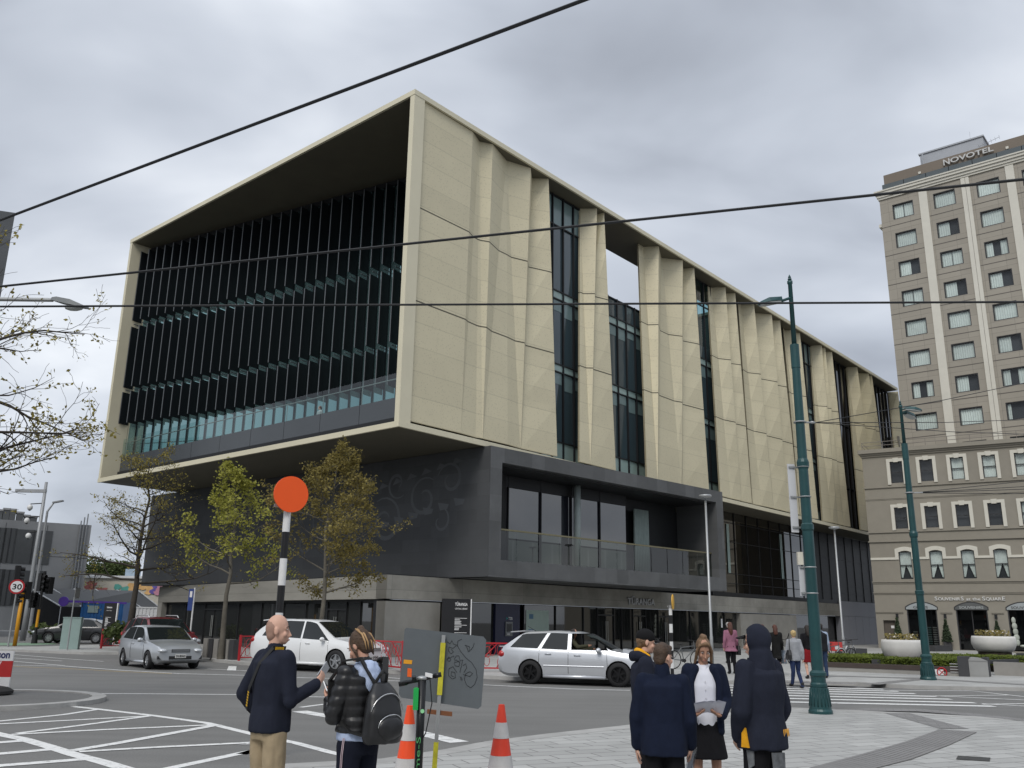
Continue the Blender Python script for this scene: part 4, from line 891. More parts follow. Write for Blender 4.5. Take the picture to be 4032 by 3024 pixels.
for ri, (z0, z1, zo0, zo1) in enumerate(((12.95, 14.70, 12.83, 14.93), (9.29, 11.0, 9.17, 11.22), (5.36, 7.50, 6.86, 7.82))):
    for k, x in enumerate(wx):
        a, b = x + .26, x + 1.18
        fr = MB()
        for q in ((a, a + .05, z0, z1), (b - .05, b, z0, z1), (a + .051, b - .051, z0, z0 + .05), (a + .051, b - .051, z1 - .05, z1), (a + .051, b - .051, (z0 + z1) / 2 - .02, (z0 + z1) / 2 + .03)): PW.box(fr, q[0], q[1], q[2], q[3], -0.22, -0.12)
        o = fr.build('window', FRAME, pod)
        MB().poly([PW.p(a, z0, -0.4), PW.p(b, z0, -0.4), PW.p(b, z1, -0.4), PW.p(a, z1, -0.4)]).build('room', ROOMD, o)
        MB().poly([PW.p(a + .05, z0 + .05, -0.17), PW.p(b - .05, z0 + .05, -0.17), PW.p(b - .05, z1 - .05, -0.17), PW.p(a + .05, z1 - .05, -0.17)]).build('pane', WPANE, o)
        if ri == 2:       # tied-back curtains
            m_ = (a + b) / 2 + (0.05 if k % 2 else -0.03); q = MB()
            for lo, hi, top_ in ((a + .04, a + .16, m_), (b - .04, b - .16, m_)):
                n = 8; vs = []
                for i in range(n + 1):
                    f = i / n; vs += [PW.p(lo + (top_ - lo) * f, z1 - .06, -0.27 + .02 * (i % 2)), PW.p(lo + (top_ - lo) * f, z0 + 1.35 - .2 * f, -0.27 + .02 * (i % 2)), PW.p(lo + (hi - lo) * f, z0 + 0.12, -0.27 + .02 * (i % 2))]
                q.add(vs, [(3 * i, 3 * i + 1, 3 * i + 4, 3 * i + 3) for i in range(n)] + [(3 * i + 1, 3 * i + 2, 3 * i + 5, 3 * i + 4) for i in range(n)])
            q.build('curtain', CURT, o)
        elif (ri == 0 and k >= 2) or rp.random() < 0.15:
            q = MB(); pleats(q, PW, a + .06, b - .06, z0 + .05, z1 - .05, -0.27, 0.015, 0.06); q.build('curtain', CURT, o)
        s_ = MB(); T = 0.07
        if ri < 2:
            s_.m = 0
            PW.box(s_, x, x + .25, zo0, zo1 - .24, 0.002, T); PW.box(s_, x + 1.19, x + 1.44, zo0, zo1 - .24, 0.002, T); PW.box(s_, x, x + 1.44, zo1 - .238, zo1, 0.002, T)
            s_.slab([PW.p(x + .55, zo1 - .30, 0.003), PW.p(x + .89, zo1 - .30, 0.003), PW.p(x + .93, zo1 + .05, 0.003), PW.p(x + .51, zo1 + .05, 0.003)], PW.n * (T + .05))
        else:
            n = 10; out_, inn_ = [], []
            for i in range(n + 1):
                f = i / n; arch = math.sin(math.pi * f) * 0.16
                out_.append((x + 1.44 * f, zo1 - .12 + arch)); inn_.append((a - .01 + (b - a + .02) * f, z1 - .07 + arch * .8))
            for i in range(n):
                s_.slab([PW.p(out_[i][0], out_[i][1], .003), PW.p(out_[i + 1][0], out_[i + 1][1], .003), PW.p(inn_[i + 1][0], inn_[i + 1][1], .003), PW.p(inn_[i][0], inn_[i][1], .003)], PW.n * T)
            PW.box(s_, x, a - .011, 6.87, zo1 - .121, .003, T); PW.box(s_, b + .011, x + 1.44, 6.87, zo1 - .121, .003, T)
            nx_ = wx[k + 1] if k < 8 else PL
            PW.box(s_, x + 1.441, nx_ - .001, 6.87, 7.05, .003, T)
            if k == 0: PW.box(s_, 0, x - .001, 6.87, 7.05, .003, T)
        s_.build('surround', TRIM, pod)
LUN = mat('lunette_pale', (0.33, 0.36, 0.37), 0.5, var=0.05); LUND = mat('lunette_dark', (0.10, 0.105, 0.105), 0.5)
TXTD = mat('lettering_dark', (0.07, 0.07, 0.07), 0.6); TXTP = mat('lettering_pale', (0.36, 0.38, 0.38), 0.6)
def lunette(mb, a, b, z0, sp, ap, d, th, gr=0.0, n=14):
    pts = [(a - gr, z0), (b + gr, z0)]
    for i in range(n + 1):
        f = i / n; pts.append((b + gr - (b - a + 2 * gr) * f, sp + gr + (ap - sp) * math.sin(math.pi * f) ** 0.8 if 0 < i < n else sp + gr))
    mb.slab([PW.p(x, z, d) for x, z in pts], PW.n * th)
for k, x in enumerate(ax):
    a, b = x, x + 2.23
    mb = MB(); lunette(mb, a, b, 3.03, 3.20, 3.60, 0.003, 0.03, 0.05); o = mb.build('shopfront', FRAME, pod)
    mb = MB(); lunette(mb, a + .02, b - .02, 3.06, 3.19, 3.57, 0.034, 0.012); mb.build('lunette_panel', LUND if k == 1 else LUN, o)
    wd_ = ('GIFTS', 'SOUVENIRS', 'SOUVENIRS', 'GIFTS', 'GIFTS')[k]
    text(wd_, 0.26, TXTP if k == 1 else TXTD, 'lettering', o, PW.p(x + (0.53 if k == 0 else 0.30), 3.13, 0.05), PW.e, (0, 0, 1), 0.01, width=(1.05 if k in (0, 3, 4) else 1.64), bold=0.004)
    mb = MB(); PW.box(mb, a + .05, a + .13, .12, 3.02, -.3, -.02); PW.box(mb, b - .13, b - .05, .12, 3.02, -.3, -.02); PW.box(mb, (a + b) / 2 - .03, (a + b) / 2 + .03, .12, 3.02, -.3, -.22); mb.build('door_frame', FRAME, o)
    MB().poly([PW.p(a + .1, .12, -0.27), PW.p(b - .1, .12, -0.27), PW.p(b - .1, 3.02, -0.27), PW.p(a + .1, 3.02, -0.27)]).build('pane', clearglass('shop_pane', (0.35, 0.36, 0.36), 0.8) if k == 0 else bpy.data.materials['shop_pane'], o)
mb = MB(); PW.box(mb, 0.53, 1.37, .12, 2.2, -0.3, -0.24); mb.build('door', mat('brown_door', (0.10, 0.085, 0.07), 0.7), pod)
mb = MB(); PW.box(mb, 1.02, 1.26, 1.62, 1.82, -0.239, -0.23); mb.build('door_notice', WHT, pod)
# goods seen in the shop windows
STK = [mat('goods_%s' % n, c, 0.8, var=0.2, scale=6) for n, c in (('white', (.55, .57, .55)), ('teal', (.22, .33, .32)), ('red', (.16, .02, .03)), ('wool', (.42, .45, .40)))]
for k, (s0, sh) in enumerate(((3.55, 0), (3.95, 0), (2.55, 1))):
    t = thing('display_rack', ('rack of pale folded goods just right of the green post in the gift shop window', 'rack of white folded goods nearest the topiary in the gift shop window', 'stone coloured display stand at the left of the gift shop window')[k], 'display rack', PW.p(s0 + .17, .13, -.6), 0, 'racks in the gift shop window')
    mb = MB(); PW.box(mb, s0, s0 + .34, .13, 1.9 - .5 * sh, -.62, -.58); mb.build('back_board', FRAME, t)
    mb = MB()
    for j in range(9 - 2 * sh): PW.box(mb, s0 + .02, s0 + .32, .3 + .17 * j, .3 + .17 * j + .10, -.57, -.42)
    mb.build('folded_goods', STK[(1, 0, 3)[k]], t)
t = thing('clothes_stand', 'pale sheepskins hanging at the left of the right hand souvenir shop', 'clothes stand', PW.p(9.55, .13, -.1)); mb = MB()
for z, rx in ((2.3, .16), (1.9, .2), (1.5, .2), (1.1, .22), (.75, .18)): mb.ell(PW.p(9.5 + (2.3 - z) * .06, z, -.08), rx, .1, .26, 10, 7)
mb.build('sheepskin', STK[3], t, smooth=True)
t = thing('goods_table', 'low table of sheepskins beside a dark red cloth in the right hand shop', 'display table', PW.p(10.2, .13, 0)); mb = MB()
PW.box(mb, 10.2, 11.2, .13, 1.1, -.5, -.35); mb.build('red_cloth', STK[2], t); mb = MB()
for a_ in (9.95, 10.3, 10.6): mb.ell(PW.p(a_, .5, -.02), .28, .2, .10, 10, 6)
mb.build('sheepskin', STK[3], t, smooth=True)
# big white lettering
LW = mat('sign_letter_white', (0.68, 0.68, 0.66), 0.5, var=0.03)
def wordrow(words, base, size_big, size, s0, s1, z):
    obs = []; x = 0; sp_ = 0
    for wrd, sz in words:
        o = text(wrd, sz, LW, 'wd', None, (0, 0, 0), (1, 0, 0), (0, 0, 1), 0.06, bold=0.004)
        xs = [v.co.x for v in o.data.vertices]; o.data.transform(Matrix.Translation((x - min(xs), 0, 0))); x += max(xs) - min(xs) + 0.035 + (0.11 if wrd in ('S.', 'at', 'the') else 0); obs.append(o)
    return obs, x
obs, wd_ = wordrow([('S', .42), ('OUVENIR', .33), ('S', .42), (' ', .3)] if False else [('S', .40), ('OUVENIR', .31), ('S', .40)], 0, 0, 0, 0, 0, 0)
def place(obs, wd_, s0, s1, z, bm):
    k = (s1 - s0) / wd_; m = Matrix((PW.e * k, -PW.n, V((0, 0, 1)))).transposed().to_4x4(); m.translation = PW.p(s0, z, 0.06)
    for o in obs:
        o.data.transform(m); bm.from_mesh(o.data); bpy.data.objects.remove(o)
bm = bmesh.new(); place(obs, wd_ - .035, 4.38, 6.38, 3.74, bm)
o = text('at', .30, LW, 'wd', None, (0, 0, 0), (1, 0, 0), (0, 0, 1), 0.06, bold=.004); place([o], max(v.co.x for v in o.data.vertices), 6.54, 6.84, 3.74, bm)
o = text('the', .30, LW, 'wd', None, (0, 0, 0), (1, 0, 0), (0, 0, 1), 0.06, bold=.004); place([o], max(v.co.x for v in o.data.vertices), 6.97, 7.5, 3.74, bm)
obs, wd_ = wordrow([('S', .40), ('QUAR', .31), ('E', .40)], 0, 0, 0, 0, 0, 0); place(obs, wd_ - .035, 7.63, 9.15, 3.74, bm)
me = bpy.data.meshes.new('shop_sign'); c_ = PW.p(6.7, 3.74, .06); bmesh.ops.translate(bm, verts=bm.verts, vec=-c_); bm.to_mesh(me); bm.free(); me.materials.clear(); me.materials.append(LW)
for p in me.polygons: p.material_index = 0
o = bpy.data.objects.new('shop_sign', me); COL.objects.link(o); o.location = c_
tag(o, 'white letters SOUVENIRS at the SQUARE above the shop arches', 'sign')
# wall lamps and clipped cones in pots
LEAFD = mat('dark_topiary_leaf', (0.030, 0.048, 0.022), 0.8, var=0.4, scale=9)
def cone_bush(t, base, h, r, n, seed):
    rr = random.Random(seed); mb = MB()
    for i in range(n):
        f = rr.random() ** 1.5; a = rr.random() * 6.283; rad_ = r * (1 - f) * (0.75 + .35 * rr.random()) + 0.03
        p = base + V((math.cos(a) * rad_, math.sin(a) * rad_, f * h)); s_ = .05 + .05 * rr.random(); d = V((rr.uniform(-1, 1), rr.uniform(-1, 1), rr.uniform(-.5, 1))).normalized() * s_; e_ = d.orthogonal() * 1.0
        mb.poly([p - d, p + e_ * .6, p + d, p - e_ * .6])
    mb.lathe([(r * .8, 0), (r * .45, h * .5), (0.02, h * .93)], base, 10); mb.build('foliage', LEAFD, t)
POTM = mat('dark_pot', (0.05, 0.05, 0.053), 0.7)
for k, (s_, lb) in enumerate(((1.58, 'clipped cone bush in a pot beside the brown door, left of the gift shop'), (4.98, 'clipped cone bush in a dark pot between the two left shop arches'), (8.40, 'clipped cone bush behind the right hand white bowl planter'))):
    t = thing('topiary', lb, 'potted bush', PW.p(s_, .1, .45), 0, 'clipped cone bushes by the shops'); b_ = PW.p(s_, .1, .45)
    mb = MB(); mb.cbox(b_, .5, .5, .62, rad(-31)); mb.build('pot', POTM, t)
    cone_bush(t, b_ + V((0, 0, .62)), 1.72 - .1 * k, .34, 620, 20 + k)
    l_ = thing('wall_lamp', ('dark box wall lamp above the leftmost clipped cone', 'dark box wall lamp above the middle clipped cone', 'dark box wall lamp above the rightmost clipped cone')[k], 'wall lamp', PW.p(s_, 2.45, .07), 0, 'wall lamps between the shop arches')
    mb = MB(); PW.box(mb, s_ - .09, s_ + .09, 2.42, 2.72, .06, .2); mb.build('lamp_body', BLACK, l_); mb = MB(); PW.box(mb, s_ - .04, s_ + .04, 2.5, 2.64, .003, .059); mb.build('bracket', BLACK, l_)
# facades behind the eye: one seen reflected, others added to darken reflections
def backblock(name, label, o_, ang, wdt, h, dp, m, cols_, rows_, seed):
    t = thing(name, label, 'building', (o_[0], o_[1], 0)); c_, s_ = math.cos(rad(ang)), math.sin(rad(ang)); e_ = V((c_, s_, 0)); n_ = V((-s_, c_, 0)); O = V((o_[0], o_[1], 0))
    MB().fbox(O, e_ * wdt, -n_ * dp, V((0, 0, h))).build('wall', m, t)
    MB().fbox(O - e_ * .3 + n_ * .002 + V((0, 0, h + .001)), e_ * (wdt + .6), n_ * .5, V((0, 0, .6))).build('cornice', TRIM, t)
    for i in range(cols_):
        for j in range(rows_):
            MB().fbox(O + e_ * (wdt / cols_ * (i + .3)) + n_ * .002 + V((0, 0, 4.4 + j * (h - 4.6) / rows_)), e_ * (wdt / cols_ * .4), n_ * .04, V((0, 0, 1.9))).build('window', BGLASS, t)
    MB().fbox(O + e_ * 1 + n_ * .002 + V((0, 0, .3)), e_ * (wdt - 2), n_ * .05, V((0, 0, 3))).build('shop_window', BGLASS, t)
PALE = mat('pale_render', (0.36, 0.345, 0.32), 0.8, var=0.1)
backblock('office_building', 'pale rendered building across the square, seen only as a reflection', (-10, -42), 0, 34, 15, 12, PALE, 9, 3, 1)
backblock('office_building', 'long low taupe building added across the square to darken the glass reflections', (34, -38), 18, 60, 13, 12, RENDER_, 14, 3, 2)
backblock('office_building', 'grey building added left of the square to darken the glass reflections', (-80, -20), -25, 60, 14, 12, CONC2, 14, 3, 3)
# ================================================================ far left: buildings, marquee, containers
fl = lambda x, y: (x * .5124, 1750 + y * .5124)
def hdir(p, q):
    n = ray(*p).cross(ray(*q)); d = n.cross(V((0, 0, 1))); return math.degrees(math.atan2(d.y, d.x))
GREYC = mat('board_concrete', (0.32, 0.325, 0.33), 0.85, var=0.14, scale=0.35); GREYD = mat('dark_cladding', (0.10, 0.105, 0.108), 0.7, var=0.1)
cbt = thing('concrete_building', 'pale grey concrete building with tall dark panels and rooftop units behind the marquee', 'building', W(200, 2430, 100))
cp = W(361, 2068, 98); CWL = Wall((cp.x, cp.y), hdir((0, 2044.6), (361, 2067.7)))
ztop = cp.z; mb = MB(); CWL.box(mb, -34, 0, 0, ztop, -14, 0); mb.build('wall', GREYC, cbt)
def crect(x0, y0, x1, y1):
    a, b = CWL.c(*fl(x0, y0)), CWL.c(*fl(x1, y1)); return min(a[0], b[0]), max(a[0], b[0]), min(a[1], b[1]), max(a[1], b[1])
for r_ in ((120, 650, 372, 925), (40, 640, 95, 912), (-60, 635, 15, 905), (115, 965, 320, 1240), (20, 960, 90, 1240), (-60, 955, 0, 1240)):
    a, b, c, d = crect(*r_); mb = MB(); CWL.box(mb, a, b, c, d, 0.004, 0.05); o = mb.build('window_panel', GREYD, cbt)
    m_ = MB()
    n_ = max(2, int((b - a) / 1.6))
    for k in range(1, n_): CWL.box(m_, a + (b - a) * k / n_ - .03, a + (b - a) * k / n_ + .03, c, d, 0.052, 0.09)
    m_.build('mullion', FRAME, o)
mb = MB()
for z in (ztop * .36, ztop * .68): CWL.box(mb, -12, -0.01, z, z + .06, 0.002, 0.012)
for s_ in (-8.2, -4.3): CWL.box(mb, s_, s_ + .05, 0.5, ztop - .3, 0.013, 0.02)
mb.build('panel_joint', GREYD, cbt)
mb = MB()
for k in range(3): mb.tube([CWL.p(-0.5 - .3 * k, .3, .12), CWL.p(-0.5 - .3 * k, ztop + 1.2 - .4 * k, .12)], 0.07, 6)
mb.build('drain_pipe', mat('steel_pipe', (0.36, 0.37, 0.38), 0.4, 0.5), cbt)
for k, (x0, x1, y0) in enumerate(((-30, 15, 510), (20, 68, 500), (70, 118, 505), (128, 180, 528), (188, 230, 552), (234, 288, 560))):
    a, b = CWL.c(*fl(x0, 560), -3)[0], CWL.c(*fl(x1, 560), -3)[0]; zt = CWL.c(*fl(x0, y0), -3)[1]
    mb = MB(); CWL.box(mb, a, b, ztop + .01, zt, -4.2, -3); o = mb.build('roof_unit', GREYD, cbt); mb = MB(); CWL.box(mb, a - .06, b + .06, zt + .005, zt + .2, -4.25, -2.95); mb.build('cowl', GREYC, o)
# dark tower at the left edge
dtp = W(60, 838, 62); tb = thing('office_tower', 'dark grey tower cut off by the left edge of the picture', 'building', (dtp.x - 5, dtp.y, 0))
DG = brick('dark_tower_cladding', 100, (0.075, 0.082, 0.09), 2.4, 3.2, 0.02, (0.05, 0.055, 0.06), 0.06, 0.5, 0.0)
mb = MB(); pts = [V((dtp.x, dtp.y, 0)), V((dtp.x - 14, dtp.y - 5.0, 0)), V((dtp.x - 22, dtp.y + 14, 0)), V((dtp.x - 11, dtp.y + 16, 0))]
q = G(60, 1180, 0) if False else None
mb.slab(pts, V((0, 0, dtp.z))); mb.build('wall', DG, tb)
e_ = (pts[1] - pts[0]).normalized(); n_ = V((-e_.y, e_.x, 0)); n_ = n_ if n_.dot(pts[0]) < 0 else -n_
mb = MB()
for k in range(6): mb.fbox(pts[0] + e_ * 2.2 + n_ * .003 + V((0, 0, 4 + k * 4.2)), e_ * 10, n_ * .04, V((0, 0, 2.4)))
mb.build('window_band', BGLASS, tb)
# long marquee
MQW = mat('marquee_roof', (0.12, 0.125, 0.13), 0.6, var=0.08, scale=0.5); MQB = mat('marquee_black', (0.015, 0.015, 0.016), 0.8, var=0.2); SEAM = mat('white_seam', (0.62, 0.63, 0.64), 0.6)
def marquee(label, e0, r0, e1, r1, n, grp):
    zE, zR = 2.5, 4.3
    E0, R0, E1, R1 = G(*e0, zE), G(*r0, zR), G(*e1, zE), G(*r1, zR)
    B0, B1 = 2 * R0 - E0, 2 * R1 - E1; B0.z = B1.z = zE; U = V((0, 0, 1)); t = thing('marquee_tent', label, 'marquee', V((R0.x, R0.y, PZ)), 0, grp)
    mb = MB(); mb.slab([E0, E1, R1, R0], U * .05); mb.slab([B0, B1, R1, R0], U * .05); mb.build('roof', MQW, t)
    fl_ = lambda p, z=PZ: V((p.x, p.y, z))
    mb = MB(); mb.slab([fl_(E0), fl_(E1), E1 - U * .02, E0 - U * .02], (R0 - E0).normalized() * .05)
    for e, r_, b_ in ((E0, R0, B0), (E1, R1, B1)): mb.slab([fl_(e), fl_(b_), b_ - U * .03, r_ - U * .06, e - U * .03], (R1 - R0).normalized() * .05)
    mb.build('wall', MQB, t)
    for k in range(n + 1):
        f = k / n; e, r_, b_ = E0.lerp(E1, f), R0.lerp(R1, f), B0.lerp(B1, f)
        MB().tube([e + U * .08, r_ + U * .08, b_ + U * .08], .07, 5).build('seam', SEAM, t)
        q = (E0 - R0); q.z = 0; q = q.normalized() * .1; MB().tube([fl_(e) + q, e + q], .045, 5).build('leg', SEAM, t)
    return t
marquee('long dark grey marquee with white seams running behind the blue container', fl(460, 1247), fl(225, 1107), fl(1230, 1262), fl(1060, 1128), 5, 'marquees')
marquee('dark marquee cut off by the left edge behind the yellow poles', fl(100, 1247), fl(-120, 1110), fl(330, 1247), fl(85, 1112), 2, 'marquees')
# painted low building
gb = thing('mural_building', 'low cream building with bright spray painted murals behind the marquee', 'building', W(470, 2330, 112))
q0, q1 = W(326, 2275, 112), W(640, 2290, 112); CR2 = mat('cream_wall', (0.5, 0.47, 0.40), 0.8, var=0.08)
e_ = V((q1.x - q0.x, q1.y - q0.y, 0)).normalized(); n_ = V((e_.y, -e_.x, 0)); wl = (q1 - q0).length + 6
mb = MB(); mb.fbox(V((q0.x, q0.y, 0)), e_ * wl, -n_ * 8, V((0, 0, q0.z))); mb.build('wall', CR2, gb)
mb = MB(); mb.fbox(V((q0.x, q0.y, q0.z + .003)) + n_ * .3, e_ * wl, -n_ * 8.6, V((0, 0, .3))); mb.build('roof', mat('white_roof', (0.62, 0.63, 0.64), 0.6), gb)
rg = random.Random(8); zm = UP(400, 2316, q0).z
for j, (cA, x0, x1) in enumerate((((.45, .16, .14), 0.3, 3.6), ((.10, .35, .30), 4.4, 7.0), ((.62, .38, .16), 5.4, 8.6), ((.12, .09, .32), 8.9, 11.6), ((.48, .22, .30), 9.4, 12.0))):
    mb = MB(); 
    for k in range(9):
        cx = x0 + rg.random() * (x1 - x0); cz = zm + rg.uniform(-.55, .55); pts = []
        for i in range(9):
            a = i / 9 * 6.283; r_ = rg.uniform(.25, .5); pts.append(V((q0.x, q0.y, 0)) + e_ * (cx + r_ * 1.3 * math.cos(a)) + n_ * (.01 + .004 * (k + 9 * j)) + V((0, 0, cz + r_ * .8 * math.sin(a))))
        mb.poly(pts)
    mb.build('mural', mat('mural_paint_%d' % j, cA, 0.7, var=0.25, scale=1.5), gb, rec=True)
wsh = thing('shed', 'white roofed shed above the painted wall beside the concrete building', 'shed', W(385, 2290, 118)); a, b = W(353, 2262, 118), W(418, 2285, 118)
mb = MB(); mb.slab([V((a.x, a.y, 0)), V((b.x, b.y, 0)), V((b.x, b.y, b.z)), V((a.x, a.y, a.z))], V((0, 7, 0))); mb.build('shell', mat('pale_sheet', (0.5, 0.52, 0.54), 0.5), wsh)
a, b = W(495, 2240, 114), W(520, 2330, 114)
o = MB().fbox(V((a.x, a.y, 0)), V((b.x - a.x, 0, 0)), V((0, 2, 0)), V((0, 0, a.z))).build('vent_stack', mat('pale_blue_sheet', (0.30, 0.38, 0.46), 0.5)); tag(o, 'pale blue grey stack above the painted wall, seen through the bare tree', 'stack')
# containers
def corrug(mb, o, e, n, L_, h, m=None):
    k = int(L_ / .26); vs = []
    for i in range(k + 1):
        for d in (0.0, .04) if i < k else (0.0,):
            pass
    for i in range(k): mb.fbox(o + e * (L_ * (i + .2) / k) + n * .001, e * (L_ / k * .5), n * .035, V((0, 0, h)), m)
def container(label, x0, x1, ytop, dep, m, dl, nm='shipping_container', skew=0.15):
    a, b = W(x0, ytop, dep), W(x1, ytop, dep + .4); t = thing(nm, label, 'container', V((a.x, a.y, PZ)))
    e_ = V((b.x - a.x, b.y - a.y, 0)); L_ = e_.length; e_.normalize(); n_ = V((e_.y, -e_.x, 0)); O = V((a.x, a.y, PZ)); h = a.z - PZ
    mb = MB(); mb.fbox(O, e_ * L_, -n_ * 2.4, V((0, 0, h))); corrug(mb, O + V((0, 0, .12)), e_, n_, L_, h - .24); mb.build('shell', m, t)
    mb = MB(); 
    for z in (0, h - .1): mb.fbox(O + n_ * .037 + V((0, 0, z)), e_ * L_, n_ * .02, V((0, 0, .1)))
    mb.build('rail', m, t); return t, O, e_, n_, L_, h
BLU = mat('container_blue', (0.014, 0.10, 0.29), 0.5, var=0.12, scale=0.8); WHC = mat('container_white', (0.58, 0.59, 0.60), 0.5, var=0.06)
t, O, e_, n_, L_, h = container('blue shipping container with windows cut into it, behind the black totem', 323, 489, 2369, 74, BLU, None)
for a, b, c, d in ((.55, 1.35, h - .85, h - .3), (2.0, 2.5, h - 1.7, h - .95)):
    MB().fbox(O + e_ * a + n_ * .06 + V((0, 0, c)), e_ * (b - a), n_ * .03, V((0, 0, d - c))).build('window', mat('container_window', (.25, .33, .33), .2) if 'container_window' not in bpy.data.materials else bpy.data.materials['container_window'], t)
t, O, e_, n_, L_, h = container('white container with thin red, blue and grey lines beside the library corner', 538, 640, 2389, 70, WHC, None)
for k, (c_, z, sl) in enumerate((((.5, .05, .05), .3, .9), ((.05, .15, .5), .55, .6), ((.5, .05, .05), .85, -.5), ((.3, .3, .32), 1.2, .2))):
    mb = MB(); mb.tube([O + e_ * .2 + n_ * .06 + V((0, 0, h * .25 + z * .5)), O + e_ * 1.0 + n_ * .06 + V((0, 0, h * .25 + z * .5)), O + e_ * 2.0 + n_ * .06 + V((0, 0, h * .25 + z * .5 + sl * .6))], .03, 4); mb.build('painted_line', mat('line_paint_%d' % k, c_, .6), t)
PUR = mat('purple_foam', (0.085, 0.04, 0.30), 0.6, var=0.1)
a, b = W(251, 2368, 72), W(497, 2376, 73.5); t = thing('purple_banner', 'purple arm with a round end stretched above the blue container', 'banner', V((a.x, a.y, a.z)))
MB().disc(a, V((0.1, -1, 0)), .38, .12, 20).build('round_end', PUR, t); mb = MB(); d_ = (b - a).normalized(); mb.fbox(a + d_ * .3 + V((0, 0, -.06)), b - a - d_ * .3, V((0, .1, 0)), V((0, 0, .16))); mb.build('arm', PUR, t)
for s_ in (.3, .8): MB().tube([a.lerp(b, s_), V((a.lerp(b, s_).x, a.lerp(b, s_).y + .1, 2.3))], .03, 5).build('post', FRAME, t)
# totem by the road corner, red gate behind the hatchback, low fence
pb = G(424, 2560, PZ); pb = W(424, 2500, 50); pb.z = PZ
totem(pb, .66, UP(424, 2374, pb).z - PZ, V((0, -1, 0)), 'narrow black totem sign standing in front of the blue container', lx=.2, dirn=V((1, .1, 0)).normalized())
# ================================================================ trees
def barkmat(name, c): return mat(name, c, 0.9, var=0.3, scale=6, bump=0.5)
BARK = barkmat('grey_bark', (0.115, 0.105, 0.085)); BARKD = barkmat('dark_bark', (0.05, 0.043, 0.035))
def leafmat(name, c1, c2):
    m, nt, b = _nt(name); L = nt.links.new; g = N(nt, 'ShaderNodeNewGeometry')
    n = N(nt, 'ShaderNodeTexNoise', Scale=1.7, Detail=3.0); L(g.outputs['Position'], n.inputs['Vector'])
    ri = N(nt, 'ShaderNodeMath', operation='MULTIPLY_ADD'); L(g.outputs['Random Per Island'], ri.inputs[0]); ri.inputs[1].default_value = .5
    L(n.outputs['Fac'], ri.inputs[2]); mr = N(nt, 'ShaderNodeMapRange'); L(ri.outputs[0], mr.inputs['Value']); mr.inputs['From Min'].default_value = .4; mr.inputs['From Max'].default_value = 1.1
    mx = N(nt, 'ShaderNodeMix', data_type='RGBA'); L(mr.outputs[0], mx.inputs['Factor']); mx.inputs[6].default_value = col4(c1); mx.inputs[7].default_value = col4(c2)
    L(mx.outputs[2], b.inputs['Base Color']); b.inputs['Roughness'].default_value = .65; b.inputs['Specular IOR Level'].default_value = .25
    tr = N(nt, 'ShaderNodeBsdfTranslucent'); L(mx.outputs[2], tr.inputs['Color']); ms = N(nt, 'ShaderNodeMixShader'); ms.inputs[0].default_value = .35
    L(b.outputs[0], ms.inputs[1]); L(tr.outputs[0], ms.inputs[2]); L(ms.outputs[0], nt.nodes['Material Output'].inputs['Surface']); return m
def grow(mb, tips, p, d, L_, r, lvl, rr, spec, n):
    """one limb and its children; collects twig points"""
    seg = spec['seg'][lvl]; pts = [p.copy()]; rs = [r]; d = d.normalized()
    for i in range(seg):
        d = (d + V((rr.gauss(0, 1), rr.gauss(0, 1), rr.gauss(0, 1))) * spec['wob'][lvl] + V((0, 0, spec['up'][lvl]))).normalized()
        pts.append(pts[-1] + d * (L_ / seg)); rs.append(max(.004, r * (1 - (i + 1) / seg * .8)))
    mb.tube(pts, rs, (6, 5, 4, 3)[min(lvl, 3)], False)
    if lvl >= spec['lv']:
        for i in range(1, len(pts)): tips.append((pts[i], d)); 
        return
    for k in range(spec['ch'][lvl]):
        f = spec['st'][lvl] + (1 - spec['st'][lvl]) * (k + rr.random()) / spec['ch'][lvl]; i = min(int(f * seg), seg - 1); q = pts[i].lerp(pts[i + 1], f * seg - i)
        a = rr.random() * 6.283; o = d.orthogonal().normalized(); o = Matrix.Rotation(a, 3, d) @ o
        o = V((o.x, o.y, o.z * .55)); nd = (pts[i + 1] - pts[i]).normalized() * (1 - spec['ang'][lvl]) + o * spec['ang'][lvl]
        grow(mb, tips, q, nd, L_ * spec['len'][lvl] * (1.15 - .5 * f) * rr.uniform(.7, 1.2), max(.005, rs[i] * .55), lvl + 1, rr, spec, n)
def leaves(tips, rr, per, size, spread, mb, droop=.2, keep=1.0):
    for p, d in tips:
        if rr.random() > keep: continue
        for k in range(per):
            q = p + V((rr.gauss(0, 1), rr.gauss(0, 1), rr.gauss(0, .8))) * spread; s_ = size * rr.uniform(.6, 1.3)
            a = V((rr.uniform(-1, 1), rr.uniform(-1, 1), rr.uniform(-1, .6))).normalized(); b = a.orthogonal(); b = Matrix.Rotation(rr.random() * 6.28, 3, a) @ b
            mb.poly([q - a * s_, q + b * s_ * .45, q + a * s_, q - b * s_ * .45])
